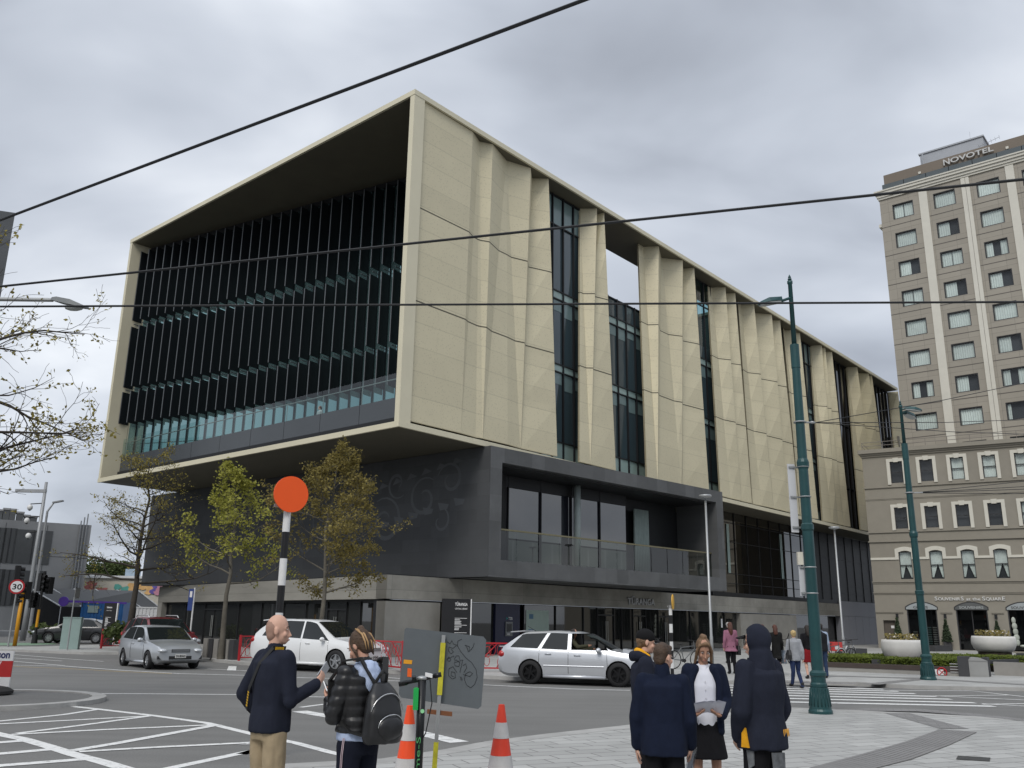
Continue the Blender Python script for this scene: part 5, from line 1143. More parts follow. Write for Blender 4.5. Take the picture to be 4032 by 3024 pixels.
def street_tree(name, label, base, h, clear, width, seed, leafm, bark, r, ch0, per, size, spread, keep, shape, lv=3, grp='young street trees before the library'):
    rr = random.Random(seed); t = thing(name, label, 'tree', base, 0, grp); mb = MB(); tips = []
    tr = [base]; n = 9; rs = [r * 1.25]
    for i in range(1, n + 1):
        f = i / n; tr.append(base + V((rr.gauss(0, .05) * f * 2, rr.gauss(0, .05) * f * 2, h * f))); rs.append(r * (1 - .93 * f) + .006)
    mb.tube(tr, rs, 8, False); 
    spec = dict(seg=(0, 5, 4, 3), wob=(0, .17, .25, .3), up=(0, .09, .06, .05), ch=(0, 7, 5, 0), st=(0, .25, .2, 0), ang=(0, .62, .62, .6), len=(0, .42, .5, .5), lv=lv)
    for k in range(ch0):
        f = clear / h + (.985 - clear / h) * (k + rr.random()) / ch0; i = min(int(f * n), n - 1); q = tr[i].lerp(tr[i + 1], f * n - i)
        a = k * 2.4 + rr.uniform(-.5, .5); u = (f - clear / h) / (1 - clear / h); L_ = width * .5 * shape(u) * rr.uniform(.75, 1.2)
        el = .12 + .62 * u ** 1.5; grow(mb, tips, q, V((math.cos(a), math.sin(a), el)), L_, max(.012, rs[i] * .5), 1, rr, spec, 0)
    mb.build('trunk', bark, t, smooth=True)
    lb = MB(); leaves(tips, rr, per, size, spread, lb, keep=keep); lb.build('crown', leafm, t); return t
LIME = leafmat('spring_leaf', (.22, .23, .035), (.46, .44, .10)); OLIVE = leafmat('olive_leaf', (.13, .105, .03), (.33, .27, .085)); OCHRE = leafmat('ochre_leaf', (.16, .13, .03), (.38, .32, .08))
b = G(868, 2596, PZ); street_tree('street_tree', 'young tree with bright yellow green leaves left of the striped beacon pole', b, UP(1000, 1862, b).z - PZ, 2.75, 5.9, 3, LIME, BARK, .115, 15, 6, .07, .12, .42, lambda u: 1.0 - .78 * u)
b = W(1262, 2520, 33.5); b.z = PZ; street_tree('street_tree', 'young tree in dense olive brown leaf right behind the striped beacon pole', b, UP(1300, 1832, b).z - PZ, 2.5, 5.6, 12, OLIVE, BARK, .10, 24, 7, .055, .10, .66, lambda u: (.8 + .5 * u) if u < .35 else 1.0 - 1.05 * (u - .35))
b = W(508, 2500, 42); b.z = PZ; street_tree('street_tree', 'nearly bare tree with dark spreading branches before the library left corner', b, UP(545, 1800, b).z - PZ, 2.9, 7.4, 27, OCHRE, BARKD, .17, 30, 3, .05, .10, .42, lambda u: 1.05 - .75 * u)
# big tree whose branches come in from the left
def bigtree():
    rr = random.Random(41); base = W(-560, 2600, 17.0); base.z = 0.1; t = thing('budding_tree', 'large budding tree whose bare branches reach in from the left edge', 'tree', base); mb = MB(); tips = []
    H = 7.0; tr = [base + V((rr.gauss(0, .06) * i, rr.gauss(0, .06) * i, H * i / 8)) for i in range(9)]; rs = [.24 * (1 - .8 * i / 8) for i in range(9)]
    mb.tube(tr, rs, 10, False); spec = dict(seg=(0, 8, 6, 5), wob=(0, .13, .2, .22), up=(0, .02, .02, .03), ch=(0, 9, 5, 0), st=(0, .2, .15, 0), ang=(0, .42, .5, .5), len=(0, .45, .5, .5), lv=3)
    for k in range(17):
        f = .40 + .55 * (k + rr.random()) / 17; i = min(int(f * 8), 7); q = tr[i].lerp(tr[i + 1], f * 8 - i); a = rr.uniform(-1.1, 1.1) if k % 3 else rr.uniform(0, 6.28)
        grow(mb, tips, q, V((math.cos(a), math.sin(a), .15 + .5 * (f - .38))), 4.3 * (1.05 - .5 * (f - .38)) * rr.uniform(.75, 1.05), .05, 1, rr, spec, 0)
    mb.build('trunk', BARKD, t, smooth=True); lb = MB(); leaves(tips, rr, 3, .045, .06, lb, keep=.30); lb.build('crown', OCHRE, t)
bigtree()
def bush(name, label, c, rx, ry, rz, n, size, m, seed, cat='tree', grp=None):
    rr = random.Random(seed); t = thing(name, label, cat, V((c.x, c.y, .1)), 0, grp); mb = MB(); lobes = [(V((rr.uniform(-.6, .6) * rx, rr.uniform(-.5, .5) * ry, rr.uniform(-.3, .5) * rz)), rr.uniform(.4, .65)) for k in range(8)]
    for k in range(n):
        l, s_ = rr.choice(lobes); v = V((rr.gauss(0, 1), rr.gauss(0, 1), rr.gauss(0, 1))).normalized() * (rr.random() ** .4); q = c + l + V((v.x * rx * s_, v.y * ry * s_, v.z * rz * s_))
        a = V((rr.uniform(-1, 1), rr.uniform(-1, 1), rr.uniform(-1, 1))).normalized() * size * rr.uniform(.6, 1.3); b = a.orthogonal() * .6; mb.poly([q - a, q + b, q + a, q - b])
    mb.build('crown', m, t)
    MB().tube([V((c.x, c.y, .1)), c], [.05 * rz + .03, .02], 6).build('trunk', BARKD, t)
GREENL = leafmat('dark_green_leaf', (.035, .055, .018), (.11, .14, .045))
bush('background_tree', 'round green tree behind the painted wall, far left', W(415, 2262, 128), 4.6, 3, 2.3, 5200, .16, GREENL, 5)
bush('shrub', 'shrub at the foot of the bare tree', V((W(515, 2462, 44).x, 44, .8)), 1.2, .8, .8, 900, .09, GREENL, 6, 'shrub')
bush('shrub', 'spiky shrub left of the pale green cabinet', V((W(205, 2480, 60).x, 60, .6)), 1.4, .8, .7, 700, .12, GREENL, 9, 'shrub')
# ================================================================ street furniture
def zat(px, py, base): return UP(px, py, base).z
STEEL = mat('galvanised_steel', (0.38, 0.39, 0.39), 0.45, 0.6, var=0.1); ORANGE = mat('orange_board', (0.85, 0.10, 0.012), 0.45, var=0.04)
WHP = mat('white_pole_paint', (0.68, 0.68, 0.67), 0.45, var=0.06, scale=8); BKP = mat('black_pole_paint', (0.012, 0.012, 0.013), 0.4)
def beacon(label, base, ztop, rad_, disc_r, yaw, dm, nb, grp='striped beacon poles at the crossing'):
    t = thing('beacon_pole', label, 'beacon pole', base, 0, grp); z0 = base.z; n = nb; h = (ztop - z0) / n
    for k in range(n):
        zt = ztop - k * h; mb = MB(); mb.lathe([(rad_, zt - h + .001 - z0), (rad_, zt - z0)], base, 18); mb.build('pole_band', WHP if k % 2 == 0 else BKP, t, smooth=False)
    nn = V((math.sin(yaw), -math.cos(yaw), 0)); c = V((base.x, base.y, ztop + disc_r * .62)) + nn * (rad_ + .03)
    MB().disc(c, nn, disc_r, .025, 40).build('disc', dm, t)
    mb = MB(); mb.lathe([(rad_ + .012, ztop - .05 - z0), (rad_ + .012, ztop + .03 - z0)], base, 18); sd_ = V((nn.y, -nn.x, 0)); mb.fbox(V((base.x, base.y, ztop - .02)) - sd_ * .17 - nn * (rad_ + .02), sd_ * .34, nn * .02, V((0, 0, .04))); mb.build('bracket', STEEL, t)
b = W(1098, 2436, 12.0); b.z = 0.016
beacon('tall black and white beacon pole with a round orange board, behind the bald man', b, zat(1128, 1992, b), .049, .243, rad(36), ORANGE, 9)
b = G(2648, 2667, PZ); beacon('distant black and white beacon pole with a yellow disc seen edge on, by the bicycle', b, zat(2635, 2388, b), .055, .23, rad(72), mat('yellow_disc', (.75, .42, .05), .5), 8)
# ---- cast green tram posts
GREENM = mat('green_cast_iron', (0.011, 0.055, 0.058), 0.38, 0.1, var=0.22, scale=3, spec=0.5, bump=.12, bscale=25)
def tram_post(label, base, k, marks, heads, side):
    """k = radius scale; marks: photo heights of the collars"""
    t = thing('tram_post', label, 'lamp post', base, 0, 'green cast iron tram posts'); z0 = base.z; H = marks['tip'] - z0
    zb1, zb2, zc1, zc2, zk, zt = [m - z0 for m in (marks['b1'], marks['b2'], marks['c1'], marks['c2'], marks['k'], marks['t'])]
    pr = [(.235, 0), (.235, .05), (.215, .09), (.205, .2), (.17, .5), (.15, zb1 - .05), (.165, zb1 - .02), (.165, zb1 + .03), (.145, zb1 + .06), (.145, zb2 - .04), (.165, zb2 - .01), (.165, zb2 + .04), (.118, zb2 + .09)]
    pr += [(.112, zc1 - .12), (.13, zc1 - .08), (.13, zc1 + .02), (.105, zc1 + .05), (.10, zc2 - .2), (.125, zc2 - .14), (.13, zc2 - .05), (.115, zc2), (.10, zc2 + .03), (.088, zk - .55), (.097, zk - .54), (.097, zk), (.055, zk + .01)]
    mb = MB(); mb.lathe([(r_ * k, z) for r_, z in pr], base, 26); mb.build('column', GREENM, t, smooth=False)
    mb = MB()
    for j in range(18):
        a = j / 18 * 6.283; d = V((math.cos(a), math.sin(a), 0)); mb.tube([base + d * .208 * k + V((0, 0, .14)), base + d * .172 * k + V((0, 0, .48)), base + d * .150 * k + V((0, 0, zb1 - .1))], .013 * k, 5)
    mb.build('fluting', GREENM, t, smooth=True)
    mb = MB(); mb.lathe([(.055 * k, zk + .011), (.046 * k, zt - .02), (.06 * k, zt), (.06 * k, zt + .06), (.02, zt + .07)], base, 16)
    fz = zt + .07; hh = H - fz; mb.lathe([(.018, fz), (.045, fz + hh * .14), (.045, fz + hh * .3), (.018, fz + hh * .44), (.036, fz + hh * .52), (.004, fz + hh)], base, 12); mb.build('upper_pole', GREENM, t, smooth=True)
    for (za, dv, ln, armup) in heads:
        p0 = V((base.x, base.y, za)); d = V(dv).normalized(); p1 = p0 + d * ln - V((0, 0, armup)); MB().tube([p0, p1], .032, 8).build('arm', GREENM, t)
        s_ = V((-d.y, d.x, 0)); dd = (d - V((0, 0, .22))).normalized(); u_ = s_.cross(dd); u_ = u_ if u_.z > 0 else -u_
        mb = MB(); w0, w1, L_ = .09, .16, .55
        top = [p1 - dd * .02 - s_ * w0 * .8 + u_ * .09, p1 - dd * .02 + s_ * w0 * .8 + u_ * .09, p1 + dd * L_ * .6 + s_ * w1 * .7 + u_ * .10, p1 + dd * L_ * .95 + s_ * w1 * .4 + u_ * .05, p1 + dd * L_ * .95 - s_ * w1 * .4 + u_ * .05, p1 + dd * L_ * .6 - s_ * w1 * .7 + u_ * .10]
        bot = [p1 - s_ * w0, p1 + s_ * w0, p1 + dd * L_ * .6 + s_ * w1, p1 + dd * L_ + s_ * w1 * .6, p1 + dd * L_ - s_ * w1 * .6, p1 + dd * L_ * .6 - s_ * w1]
        n = 6; mb.add(top + bot, [tuple(range(n)), tuple(range(2 * n - 1, n - 1, -1))] + [(i, i + n, (i + 1) % n + n, (i + 1) % n) for i in range(n)]); h_ = mb.build('lamp_head', GREENM, t, rec=True)
        mb = MB(); mb.slab([p - u_ * .004 + (p1 + dd * L_ * .5 - p) * .12 for p in bot], -u_ * .03); mb.build('lens', mat('lamp_lens', (.42, .44, .43), .25) if 'lamp_lens' not in bpy.data.materials else bpy.data.materials['lamp_lens'], h_, rec=True)
    return t
b = G(3232, 2812); b.z = .013; z_ = lambda y: zat(3160, y, b)
P1 = b; ta = tram_post('nearest tall green cast iron post with sign boards strapped to it, standing on the plaza', b, 1.0, dict(tip=z_(1076), b1=z_(2697), b2=z_(2655), c1=z_(2070), c2=z_(1812), k=z_(1355), t=z_(1112)), [(z_(1168), -CR - V((0, .25, 0)), .27, .11)], -1)
b = G(3656, 2677, PZ); z_ = lambda y: zat(3590, y, b); P2 = b
tram_post('farther green cast iron post with two square lamp heads, by the planter wall', b, 1.05, dict(tip=z_(1572), b1=z_(2612), b2=z_(2585), c1=z_(2330), c2=z_(2095), k=z_(1745), t=z_(1600)), [(z_(1606), V((1, -.5, 0)), .12, .02), (z_(1622), V((1, .6, 0)), .2, .0)], 1)
# boards strapped to the near post
WSGN = mat('sign_white_back', (0.60, 0.61, 0.63), 0.5, 0.1, var=0.08, scale=2)
def board_on_post(label, x0, x1, y0, y1, name='sign_board', m=WSGN, th=.02):
    a = UP(x0, y0, P1); bb = UP(x1, y1, P1); c = UP((x0 + x1) / 2, (y0 + y1) / 2, P1); w_ = abs(bb.x - a.x) * .9; e_ = V((1, .25, 0)).normalized()
    t = thing(name, label, 'sign', V((c.x, c.y, bb.z)), 0); o_ = V((c.x, c.y, bb.z)) - e_ * w_ / 2
    MB().fbox(o_, e_ * w_, V((-e_.y, e_.x, 0)) * th, V((0, 0, a.z - bb.z))).build('plate', m, t)
    mb = MB(); n = 3 if a.z - bb.z > 1 else 2
    for k in range(n):
        z = bb.z + (a.z - bb.z) * (.06 + .88 * k / (n - 1)); mb.fbox(V((o_.x, o_.y, z)) + e_ * w_ * .1 - V((-e_.y, e_.x, 0)) * .03, e_ * (w_ * .9 + .1), V((-e_.y, e_.x, 0)) * .028, V((0, 0, .035))); mb.ring(V((P1.x, P1.y, z + .015)), V((0, 0, 1)), .116, .012, 24, 5)
    mb.build('strap', STEEL, t)
board_on_post('tall white sign board seen from its edge, strapped high on the near green post', 3095, 3152, 1828, 2096)
board_on_post('short white sign board seen from its edge, strapped low on the near green post', 3142, 3176, 2230, 2346)
c = UP(3150, 2200, P1); o = MB().cbox(V((c.x, c.y, zat(3150, 2224, P1))), .11, .09, zat(3150, 2174, P1) - zat(3150, 2224, P1)).build('post_speaker', mat('cream_plastic', (.62, .59, .50), .5)); tag(o, 'small cream box on the near green post, just above the lower board', 'speaker')
# ---- slim grey plaza lamps
def disc_lamp(label, base, zt):
    t = thing('plaza_lamp', label, 'lamp post', base, 0, 'slim grey disc lamps on the plaza'); h = zt - base.z
    mb = MB(); mb.lathe([(.075, 0), (.075, 1.1), (.06, 1.15), (.045, h - .12)], base, 12); mb.build('pole', STEEL, t, smooth=True)
    mb = MB(); mb.lathe([(.05, h - .12), (.06, h - .09), (.27, h - .05), (.29, h - .02), (.26, h + .03), (.05, h + .05)], base, 24); mb.build('lamp_disc', STEEL, t, smooth=True)
b = W(2800, 2500, 38.5); b.z = PZ; disc_lamp('slim grey disc lamp in front of the library entrance, behind the girl', b, zat(2768, 1952, b))
b = W(3318, 2500, 47); b.z = PZ; disc_lamp('slim grey disc lamp at the far end of the library, by the parked bicycles', b, zat(3287, 2077, b))
# ---- poles at the left corner
YEL = mat('traffic_yellow', (0.62, 0.29, 0.015), 0.5, var=0.08); GRYP = mat('grey_pole', (0.30, 0.31, 0.32), 0.5, 0.3, var=.1); SIGB = mat('signal_black', (0.012, 0.012, 0.013), 0.5)
b = G(88, 2524, PZ); t = thing('camera_mast', 'tall grey mast with a crossbar and hanging camera balls at the left corner', 'mast', b); zt = zat(153, 1896, b)
mb = MB(); mb.lathe([(.17, 0), (.15, 2), (.13, zt * .5), (.09, zt - b.z)], b, 12); mb.build('pole', GRYP, t, smooth=True)
zc = zat(150, 1938, b); l_, r_ = UP(30, 1920, b), UP(182, 1942, b); MB().fbox(V((b.x - (b.x - l_.x), b.y - .1, zc)), V((r_.x - l_.x, 0, 0)), V((0, .2, 0)), V((0, 0, .2))).build('crossbar', GRYP, t)
for (x, y) in ((118, 1998), (106, 2050), (112, 2110)):
    p = UP(x, y, b); MB().ell(p, .17, .17, .19, 12, 8).build('camera_ball', WHP, t, smooth=True); mb = MB(); mb.tube([p + V((0, 0, .22)), V((b.x, b.y, p.z + .32))], .035, 6); mb.ell(p - V((0, 0, .06)), .12, .12, .16, 10, 6); mb.build('camera_arm', SIGB, t)
b = G(112, 2510, PZ); t = thing('street_light', 'grey street light with a bent arm behind the camera mast', 'street light', b); p1 = UP(163, 2012, b); p2 = UP(212, 1980, b); p3 = UP(243, 1973, b)
mb = MB(); mb.tube([b, V((b.x, b.y, p1.z)) , p2], [.13, .08, .05], 10); mb.build('pole', GRYP, t); mb = MB(); mb.fbox(p2 - V((.05, .15, .03)), p3 - p2 + V((.15, 0, 0)), V((0, .3, 0)), V((0, 0, .1))); mb.build('lamp_head', GRYP, t)
b = G(57, 2544, PZ); t = thing('traffic_pole', 'yellow pole with signal heads behind the thirty sign', 'traffic light', b, 0, 'traffic lights at the left corner'); zt = zat(84, 2334, b)
MB().lathe([(.10, 0), (.10, zt - b.z)], b, 12).build('pole', YEL, t, smooth=True)
def signal(t, p, yaw, h=.95, w_=.34):
    e_ = V((math.cos(yaw), math.sin(yaw), 0)); n_ = V((e_.y, -e_.x, 0)); mb = MB(); mb.fbox(p - e_ * w_ / 2 - V((0, 0, h / 2)), e_ * w_, -n_ * .25, V((0, 0, h)))
    h_ = mb.build('signal_head', SIGB, t); mb = MB()
    for k in range(3): c_ = p + V((0, 0, (k - 1) * h * .31)) + n_ * .02; mb.tube([c_, c_ + n_ * .2], .11, 10, False)
    mb.build('visor', SIGB, h_)
for (x, y, yw) in ((78, 2262, 2.2), (72, 2345, 2.0), (98, 2325, -.6)): signal(t, UP(x, y, b), yw, .9)
b = G(134, 2534, PZ); t = thing('traffic_pole', 'yellow and black pole with black signal heads, right of the camera mast', 'traffic light', b, 0, 'traffic lights at the left corner'); zt = zat(172, 2250, b); zm_ = zat(150, 2400, b)
MB().lathe([(.17, 0), (.13, .5), (.075, .52), (.075, .9)], b, 12).build('pole_base', SIGB, t); MB().lathe([(.075, .901), (.075, zm_ - b.z)], b, 12).build('pole', YEL, t); MB().lathe([(.075, zm_ + .001 - b.z), (.07, zt - b.z)], b, 12).build('upper_pole', SIGB, t)
signal(t, UP(189, 2305, b), -.5, .95); signal(t, UP(168, 2292, b), 1.2, 1.0, .3); signal(t, UP(136, 2350, b), .9, .5, .42); signal(t, UP(133, 2376, b), .7, .5, .42)
b = G(31, 2547, PZ); t = thing('speed_sign', 'round white speed sign with a red ring and the number 30', 'road sign', b); c = UP(66, 2310, b); MB().lathe([(.045, 0), (.04, c.z - b.z)], b, 8).build('pole', STEEL, t)
vd = V((-c.x, -c.y, 0)).normalized(); RED = mat('sign_red', (.42, .02, .025), .4)
c = c + vd * .06; R_ = .365; MB().disc(c, vd, R_, .01, 32).build('plate', RED, t); MB().disc(c + vd * .007, vd, R_ * .77, .006, 32).build('face', WHT, t); ex_ = V((-vd.y, vd.x, 0)); ex_ = ex_ if ex_.x > 0 else -ex_
text('30', .38, SIGB, 'lettering', t, c + vd * .013 - ex_ * .215 - V((0, 0, .135)), ex_, (0, 0, 1), .004, width=.43, bold=.008)
b = G(273, 2556, PZ); CABG = mat('pale_green_cabinet', (0.27, 0.36, 0.34), 0.5, var=0.08); t = thing('utility_cabinet', 'pale green metal cabinet standing on the left pavement corner', 'cabinet', b); zt = zat(273, 2433, b)
mb = MB(); mb.cbox(b, .80, .5, zt - b.z, rad(14)); mb.build('body', CABG, t); mb = MB(); mb.cbox(V((b.x, b.y, zt)), .84, .54, .04, rad(14)); mb.build('lid', CABG, t)
b = G(264, 2560, PZ); t = thing('sign_pole', 'thin grey pole standing right in front of the pale green cabinet', 'pole', b); MB().lathe([(.035, 0), (.03, zat(293, 2352, b) - b.z)], b, 8).build('pole', STEEL, t); mb = MB(); mb.fbox(V((b.x - .006, b.y, zat(292, 2356, b))), V((.012, 0, 0)), V((0, .5, 0)), V((0, 0, .5))); mb.build('plate', STEEL, t)
b = G(288, 2556, PZ); o = MB().lathe([(.17, 0), (.17, .02), (.13, .04), (.12, .42), (.10, .46)], b, 14).build('bollard', BKP); tag(o, 'short black bollard beside the pale green cabinet', 'bollard')
b = W(742, 2560, 39); b.z = PZ; t = thing('bus_stop_sign', 'white pole with a small blue parking plate before the library glazing', 'sign', b); zt = zat(758, 2314, b); MB().lathe([(.035, 0), (.035, zt - b.z)], b, 8).build('pole', WHP, t)
mb = MB(); mb.fbox(V((b.x - .22, b.y - .05, zt - .95)), V((.2, 0, 0)), V((0, .02, 0)), V((0, 0, .9))); mb.build('plate', mat('plate_blue', (.03, .06, .22), .5), t); mb = MB(); mb.fbox(V((b.x - .17, b.y - .055, zt - .4)), V((.1, 0, 0)), V((0, .004, 0)), V((0, 0, .25))); mb.build('symbol', WHT, t)
# arm of a street light whose pole stands outside the left edge
h_ = W(208, 1181, 17.7); b = V((h_.x - 2.9, h_.y, 0)); t = thing('street_light', 'street lamp head on a level arm at the left edge, its pole out of view', 'street light', b)
mb = MB(); mb.tube([b, V((b.x, b.y, h_.z - .4)), V((b.x + .4, b.y, h_.z)), h_], [.11, .08, .05, .045], 10); mb.build('pole', STEEL, t)
e1 = W(340, 1212, 17.4); d = (e1 - h_); s_ = V((-d.y, d.x, 0)).normalized(); mb = MB(); vs = []
for f, w_, hh in ((0, .06, .05), (.18, .12, .08), (.6, .14, .09), (1.0, .09, .03)):
    p = h_ + d * f; vs += [p - s_ * w_ - V((0, 0, hh * .3)), p + s_ * w_ - V((0, 0, hh * .3)), p + s_ * w_ * .7 + V((0, 0, hh)), p - s_ * w_ * .7 + V((0, 0, hh))]
fs = [(0, 1, 2, 3), (15, 14, 13, 12)]
for k in range(3):
    for j in range(4): fs.append((4 * k + j, 4 * k + 4 + j, 4 * k + 4 + (j + 1) % 4, 4 * k + (j + 1) % 4))
mb.add(vs, fs); lh = mb.build('lamp_head', mat('lamp_grey', (.16, .17, .17), .5), t, rec=True); p = h_ + d * .65 - V((0, 0, .06)); MB().ell(p, .2, .09, .07, 12, 6).build('lens', bpy.data.materials['lamp_lens'], lh, smooth=True)
# ---- red railings of interlaced leaves
REDR = mat('red_railing', (0.42, 0.018, 0.025), 0.4, var=0.08)
def railing(label, a, bb, seed, h=.92):
    d = bb - a; L_ = d.length; d.normalize(); t = thing('red_railing', label, 'railing', a, 0, 'red railings along the kerb'); U = V((0, 0, 1)); rr = random.Random(seed); n_ = V((-d.y, d.x, 0))
    for x in (0, L_): mb = MB(); mb.cbox(a + d * x, .075, .075, h + .03, math.atan2(d.y, d.x)); mb.build('post', REDR, t)
    for z in (.10, h - .04): MB().fbox(a + d * .04 + U * z - n_ * .02, d * (L_ - .08), n_ * .04, U * .045).build('rail', REDR, t)
    z0, z1 = .146, h - .041; mb = MB(); step_ = .62; k = 0; x = .05
    while x < L_ - .1:
        x2 = min(x + step_, L_ - .05); c0_ = a + d * x + U * z0; top = a + d * x2 + U * z1
        mb.tube([c0_, a + d * (x + .3 * step_) + U * (z0 + .42 * (z1 - z0)), top], .018, 5)
        for q in range(3):
            cc = a + d * (x + step_ * (.2 + .27 * q)) + U * (z0 + (z1 - z0) * (.22 + .05 * q) if q < 2 else z0 + (z1 - z0) * .74); cc = a + d * min(x + step_ * (.2 + .27 * q), L_ - .14) + U * (cc.z - a.z)
            mb.ring(cc, n_, .08 + .03 * rr.random(), .010, 16, 4, ry=.15 + .04 * rr.random())
        cc = a + d * min(x + step_ * .5, L_ - .15) + U * (z0 + (z1 - z0) * .66); mb.ring(cc, n_, .11, .011, 18, 4, ry=.17)
        cc = a + d * min(x + step_ * .12, L_ - .12) + U * (z0 + (z1 - z0) * .72); mb.ring(cc, n_, .07, .010, 16, 4, ry=.18)
        x += step_; k += 1
    mb.build('tracery', REDR, t, smooth=True)
railing('short red lattice railing between the middle tree and the white car', G(940, 2602, PZ), G(1120, 2598, PZ), 1)
railing('red lattice railing running behind the white car nose to a thick red post', G(1583, 2644, PZ), G(1290, 2615, PZ), 2)
railing('red lattice railing between the grey sign and the silver wagon', G(1800, 2644, PZ), G(2075, 2648, PZ), 3)
railing('red railing end just left of the silver hatchback', G(397, 2554, PZ), G(520, 2551, PZ), 4)
# ---- cones
CONEO = mat('cone_orange', (0.88, 0.085, 0.02), 0.45, var=0.07, scale=5); CONEW = mat('reflective_band', (0.55, 0.54, 0.53), 0.5, var=0.12, scale=9); CONEO2 = mat('cone_red_orange', (0.72, 0.06, 0.03), 0.5, var=0.09, scale=5)
def cone(label, base, m, word=None):
    t = thing('traffic_cone', label, 'traffic cone', base, 0, 'orange traffic cones'); H = .92; r0, r1 = .165, .028; rz = lambda z: r0 + (r1 - r0) * (z - .04) / (H - .04)
    MB().cbox(base, .40, .40, .04, rad(20)).build('base', mat('cone_rubber', (.03, .03, .03), .8) if 'cone_rubber' not in bpy.data.materials else bpy.data.materials['cone_rubber'], t)
    zs = [.04, .36, .47, .62, .76, H]; lip = .003
    for k in range(5):
        a, b_ = zs[k], zs[k + 1]; mb = MB(); mb.lathe([(rz(a) + (lip if k % 2 else 0), a + .001), (rz(b_) + (lip if k % 2 else 0), b_)], base, 24); mb.build('band' if k % 2 else 'cone_body', CONEW if k % 2 else m, t, smooth=False)
    if word:
        z = .185; vd = V((-base.x, -base.y, 0)).normalized(); ex_ = V((-vd.y, vd.x, 0)); ex_ = ex_ if ex_.x > 0 else -ex_; text(word, .045, SIGB, 'lettering', t, base + vd * (rz(z) + .001) - ex_ * .095 + V((0, 0, z)), ex_, (0, 0, 1), .002, width=.19)
b = W(1622, 2600, 8.7); b.z = .014; cone('bright orange traffic cone standing left of the scooter', b, CONEO)
b = W(1978, 2600, 8.95); b.z = .014; cone('red orange traffic cone with grey bands standing alone right of the grey sign', b, CONEO2, 'C WORKERS')
# ---- temporary road sign seen from behind
sb = W(1722, 2800, 8.3); sb.z = .014; zz = lambda y: zat(1722, y, sb)
t = thing('temporary_sign', 'grey back of a temporary road sign with scribbles and a yellow taped post', 'road sign', sb); GRB = mat('sign_back_grey', (0.125, 0.14, 0.15), 0.5, 0.3, var=0.10, scale=4)
cs = [UP(*p, sb) for p in (c0(258, 236), c0(1040, 326), c0(1068, 362), c0(1018, 1030), c0(985, 1060), c0(205, 945), c0(180, 905), c0(240, 255))]
pn = V((-.35, .94, 0)); pn = (cs[1] - cs[0]).cross(cs[5] - cs[0]).normalized(); pn = pn if pn.y > 0 else -pn
MB().slab(cs, pn * .012).build('plate', GRB, t)
pt, pb_ = UP(*c0(640, 300), sb), UP(*c0(530, 1720), sb); pf = V((pb_.x + (pb_.x - pt.x) * .12, pb_.y, .014))
dn = (pf - pt).normalized(); lat = V((dn.z, 0, -dn.x)).normalized()
def postbox(z0y, z1y, w_, d_, m, nm, dy=0):
    f0 = (pt.z - zz(z0y)) / (pt.z - pf.z); f1 = (pt.z - zz(z1y)) / (pt.z - pf.z); a, b_ = pt.lerp(pf, f0), pt.lerp(pf, f1)
    MB().fbox(a - lat * w_ / 2 - V((0, d_ + .015 + dy, 0)), lat * w_, V((0, d_, 0)), b_ - a).build(nm, m, t)
YT = mat('yellow_tape', (.50, .46, .03), .6, var=.25, scale=30)
postbox(2500, 3120, .032, .03, STEEL, 'post'); postbox(2530, 2735, .044, .034, YT, 'tape', .001); postbox(2920, 3040, .04, .034, YT, 'tape', .001)
p = pt.lerp(pf, (pt.z - zz(2800)) / (pt.z - pf.z)); mb = MB(); mb.fbox(p + V((-.10, -.03, -.02)), V((.22, 0, -.02)), V((0, .05, 0)), V((0, 0, .035))); mb.build('clamp', mat('rust', (.18, .07, .03), .8, var=.3), t)
INK = mat('marker_ink', (.03, .032, .036), .6)
def scrib(pts, r_=.0022):
    P = [UP(*c0(*q), sb) for q in pts]
    n = (cs[1] - cs[0]).cross(cs[5] - cs[0]).normalized(); out = []
    for q in P: d = q - EYE; out.append(EYE + d * ((cs[0] - EYE).dot(n) / d.dot(n)) - pn * .003)
    MB().tube(out, r_, 4).build('scribble', INK, t)
scrib([(885, 480), (875, 440), (850, 410), (900, 430), (890, 480), (935, 430), (945, 390)]); scrib([(820, 350), (780, 370), (775, 420), (810, 480), (860, 540), (920, 590), (965, 660), (975, 740), (950, 810), (910, 845), (870, 820), (845, 760), (860, 700), (900, 680), (930, 700), (900, 730), (835, 710)])
scrib([(670, 375), (700, 400), (720, 365), (735, 400), (770, 410), (730, 445), (690, 430), (685, 470), (710, 500), (735, 480), (715, 455)]); scrib([(670, 560), (690, 530), (710, 560), (690, 580), (670, 555), (740, 520), (745, 560), (760, 520), (790, 520), (800, 560)])
scrib([(745, 575), (760, 560), (800, 590), (790, 630), (750, 620), (745, 590), (830, 560), (800, 690)]); scrib([(770, 690), (730, 630), (690, 650), (685, 720), (720, 755), (755, 740), (750, 690), (715, 680), (710, 720), (735, 730)]); scrib([(830, 620), (860, 600), (870, 640), (840, 690)]); scrib([(800, 730), (815, 770)]); scrib([(812, 735), (826, 768)])
for (x0, y0, x1, y1, m) in ((232, 558, 318, 606, mat('orange_sticker', (.75, .33, .02), .5)), (270, 645, 314, 738, mat('red_sticker', (.8, .13, .02), .5))):
    P = [UP(*c0(*q), sb) for q in ((x0, y0), (x1, y0 + 8), (x1 - 5, y1), (x0 - 4, y1 - 6))]; n = (cs[1] - cs[0]).cross(cs[5] - cs[0]).normalized(); Q = []
    for q in P: d = q - EYE; Q.append(EYE + d * ((cs[0] - EYE).dot(n) / d.dot(n)))
    MB().slab(Q, -pn * .003).build('sticker', m, t)
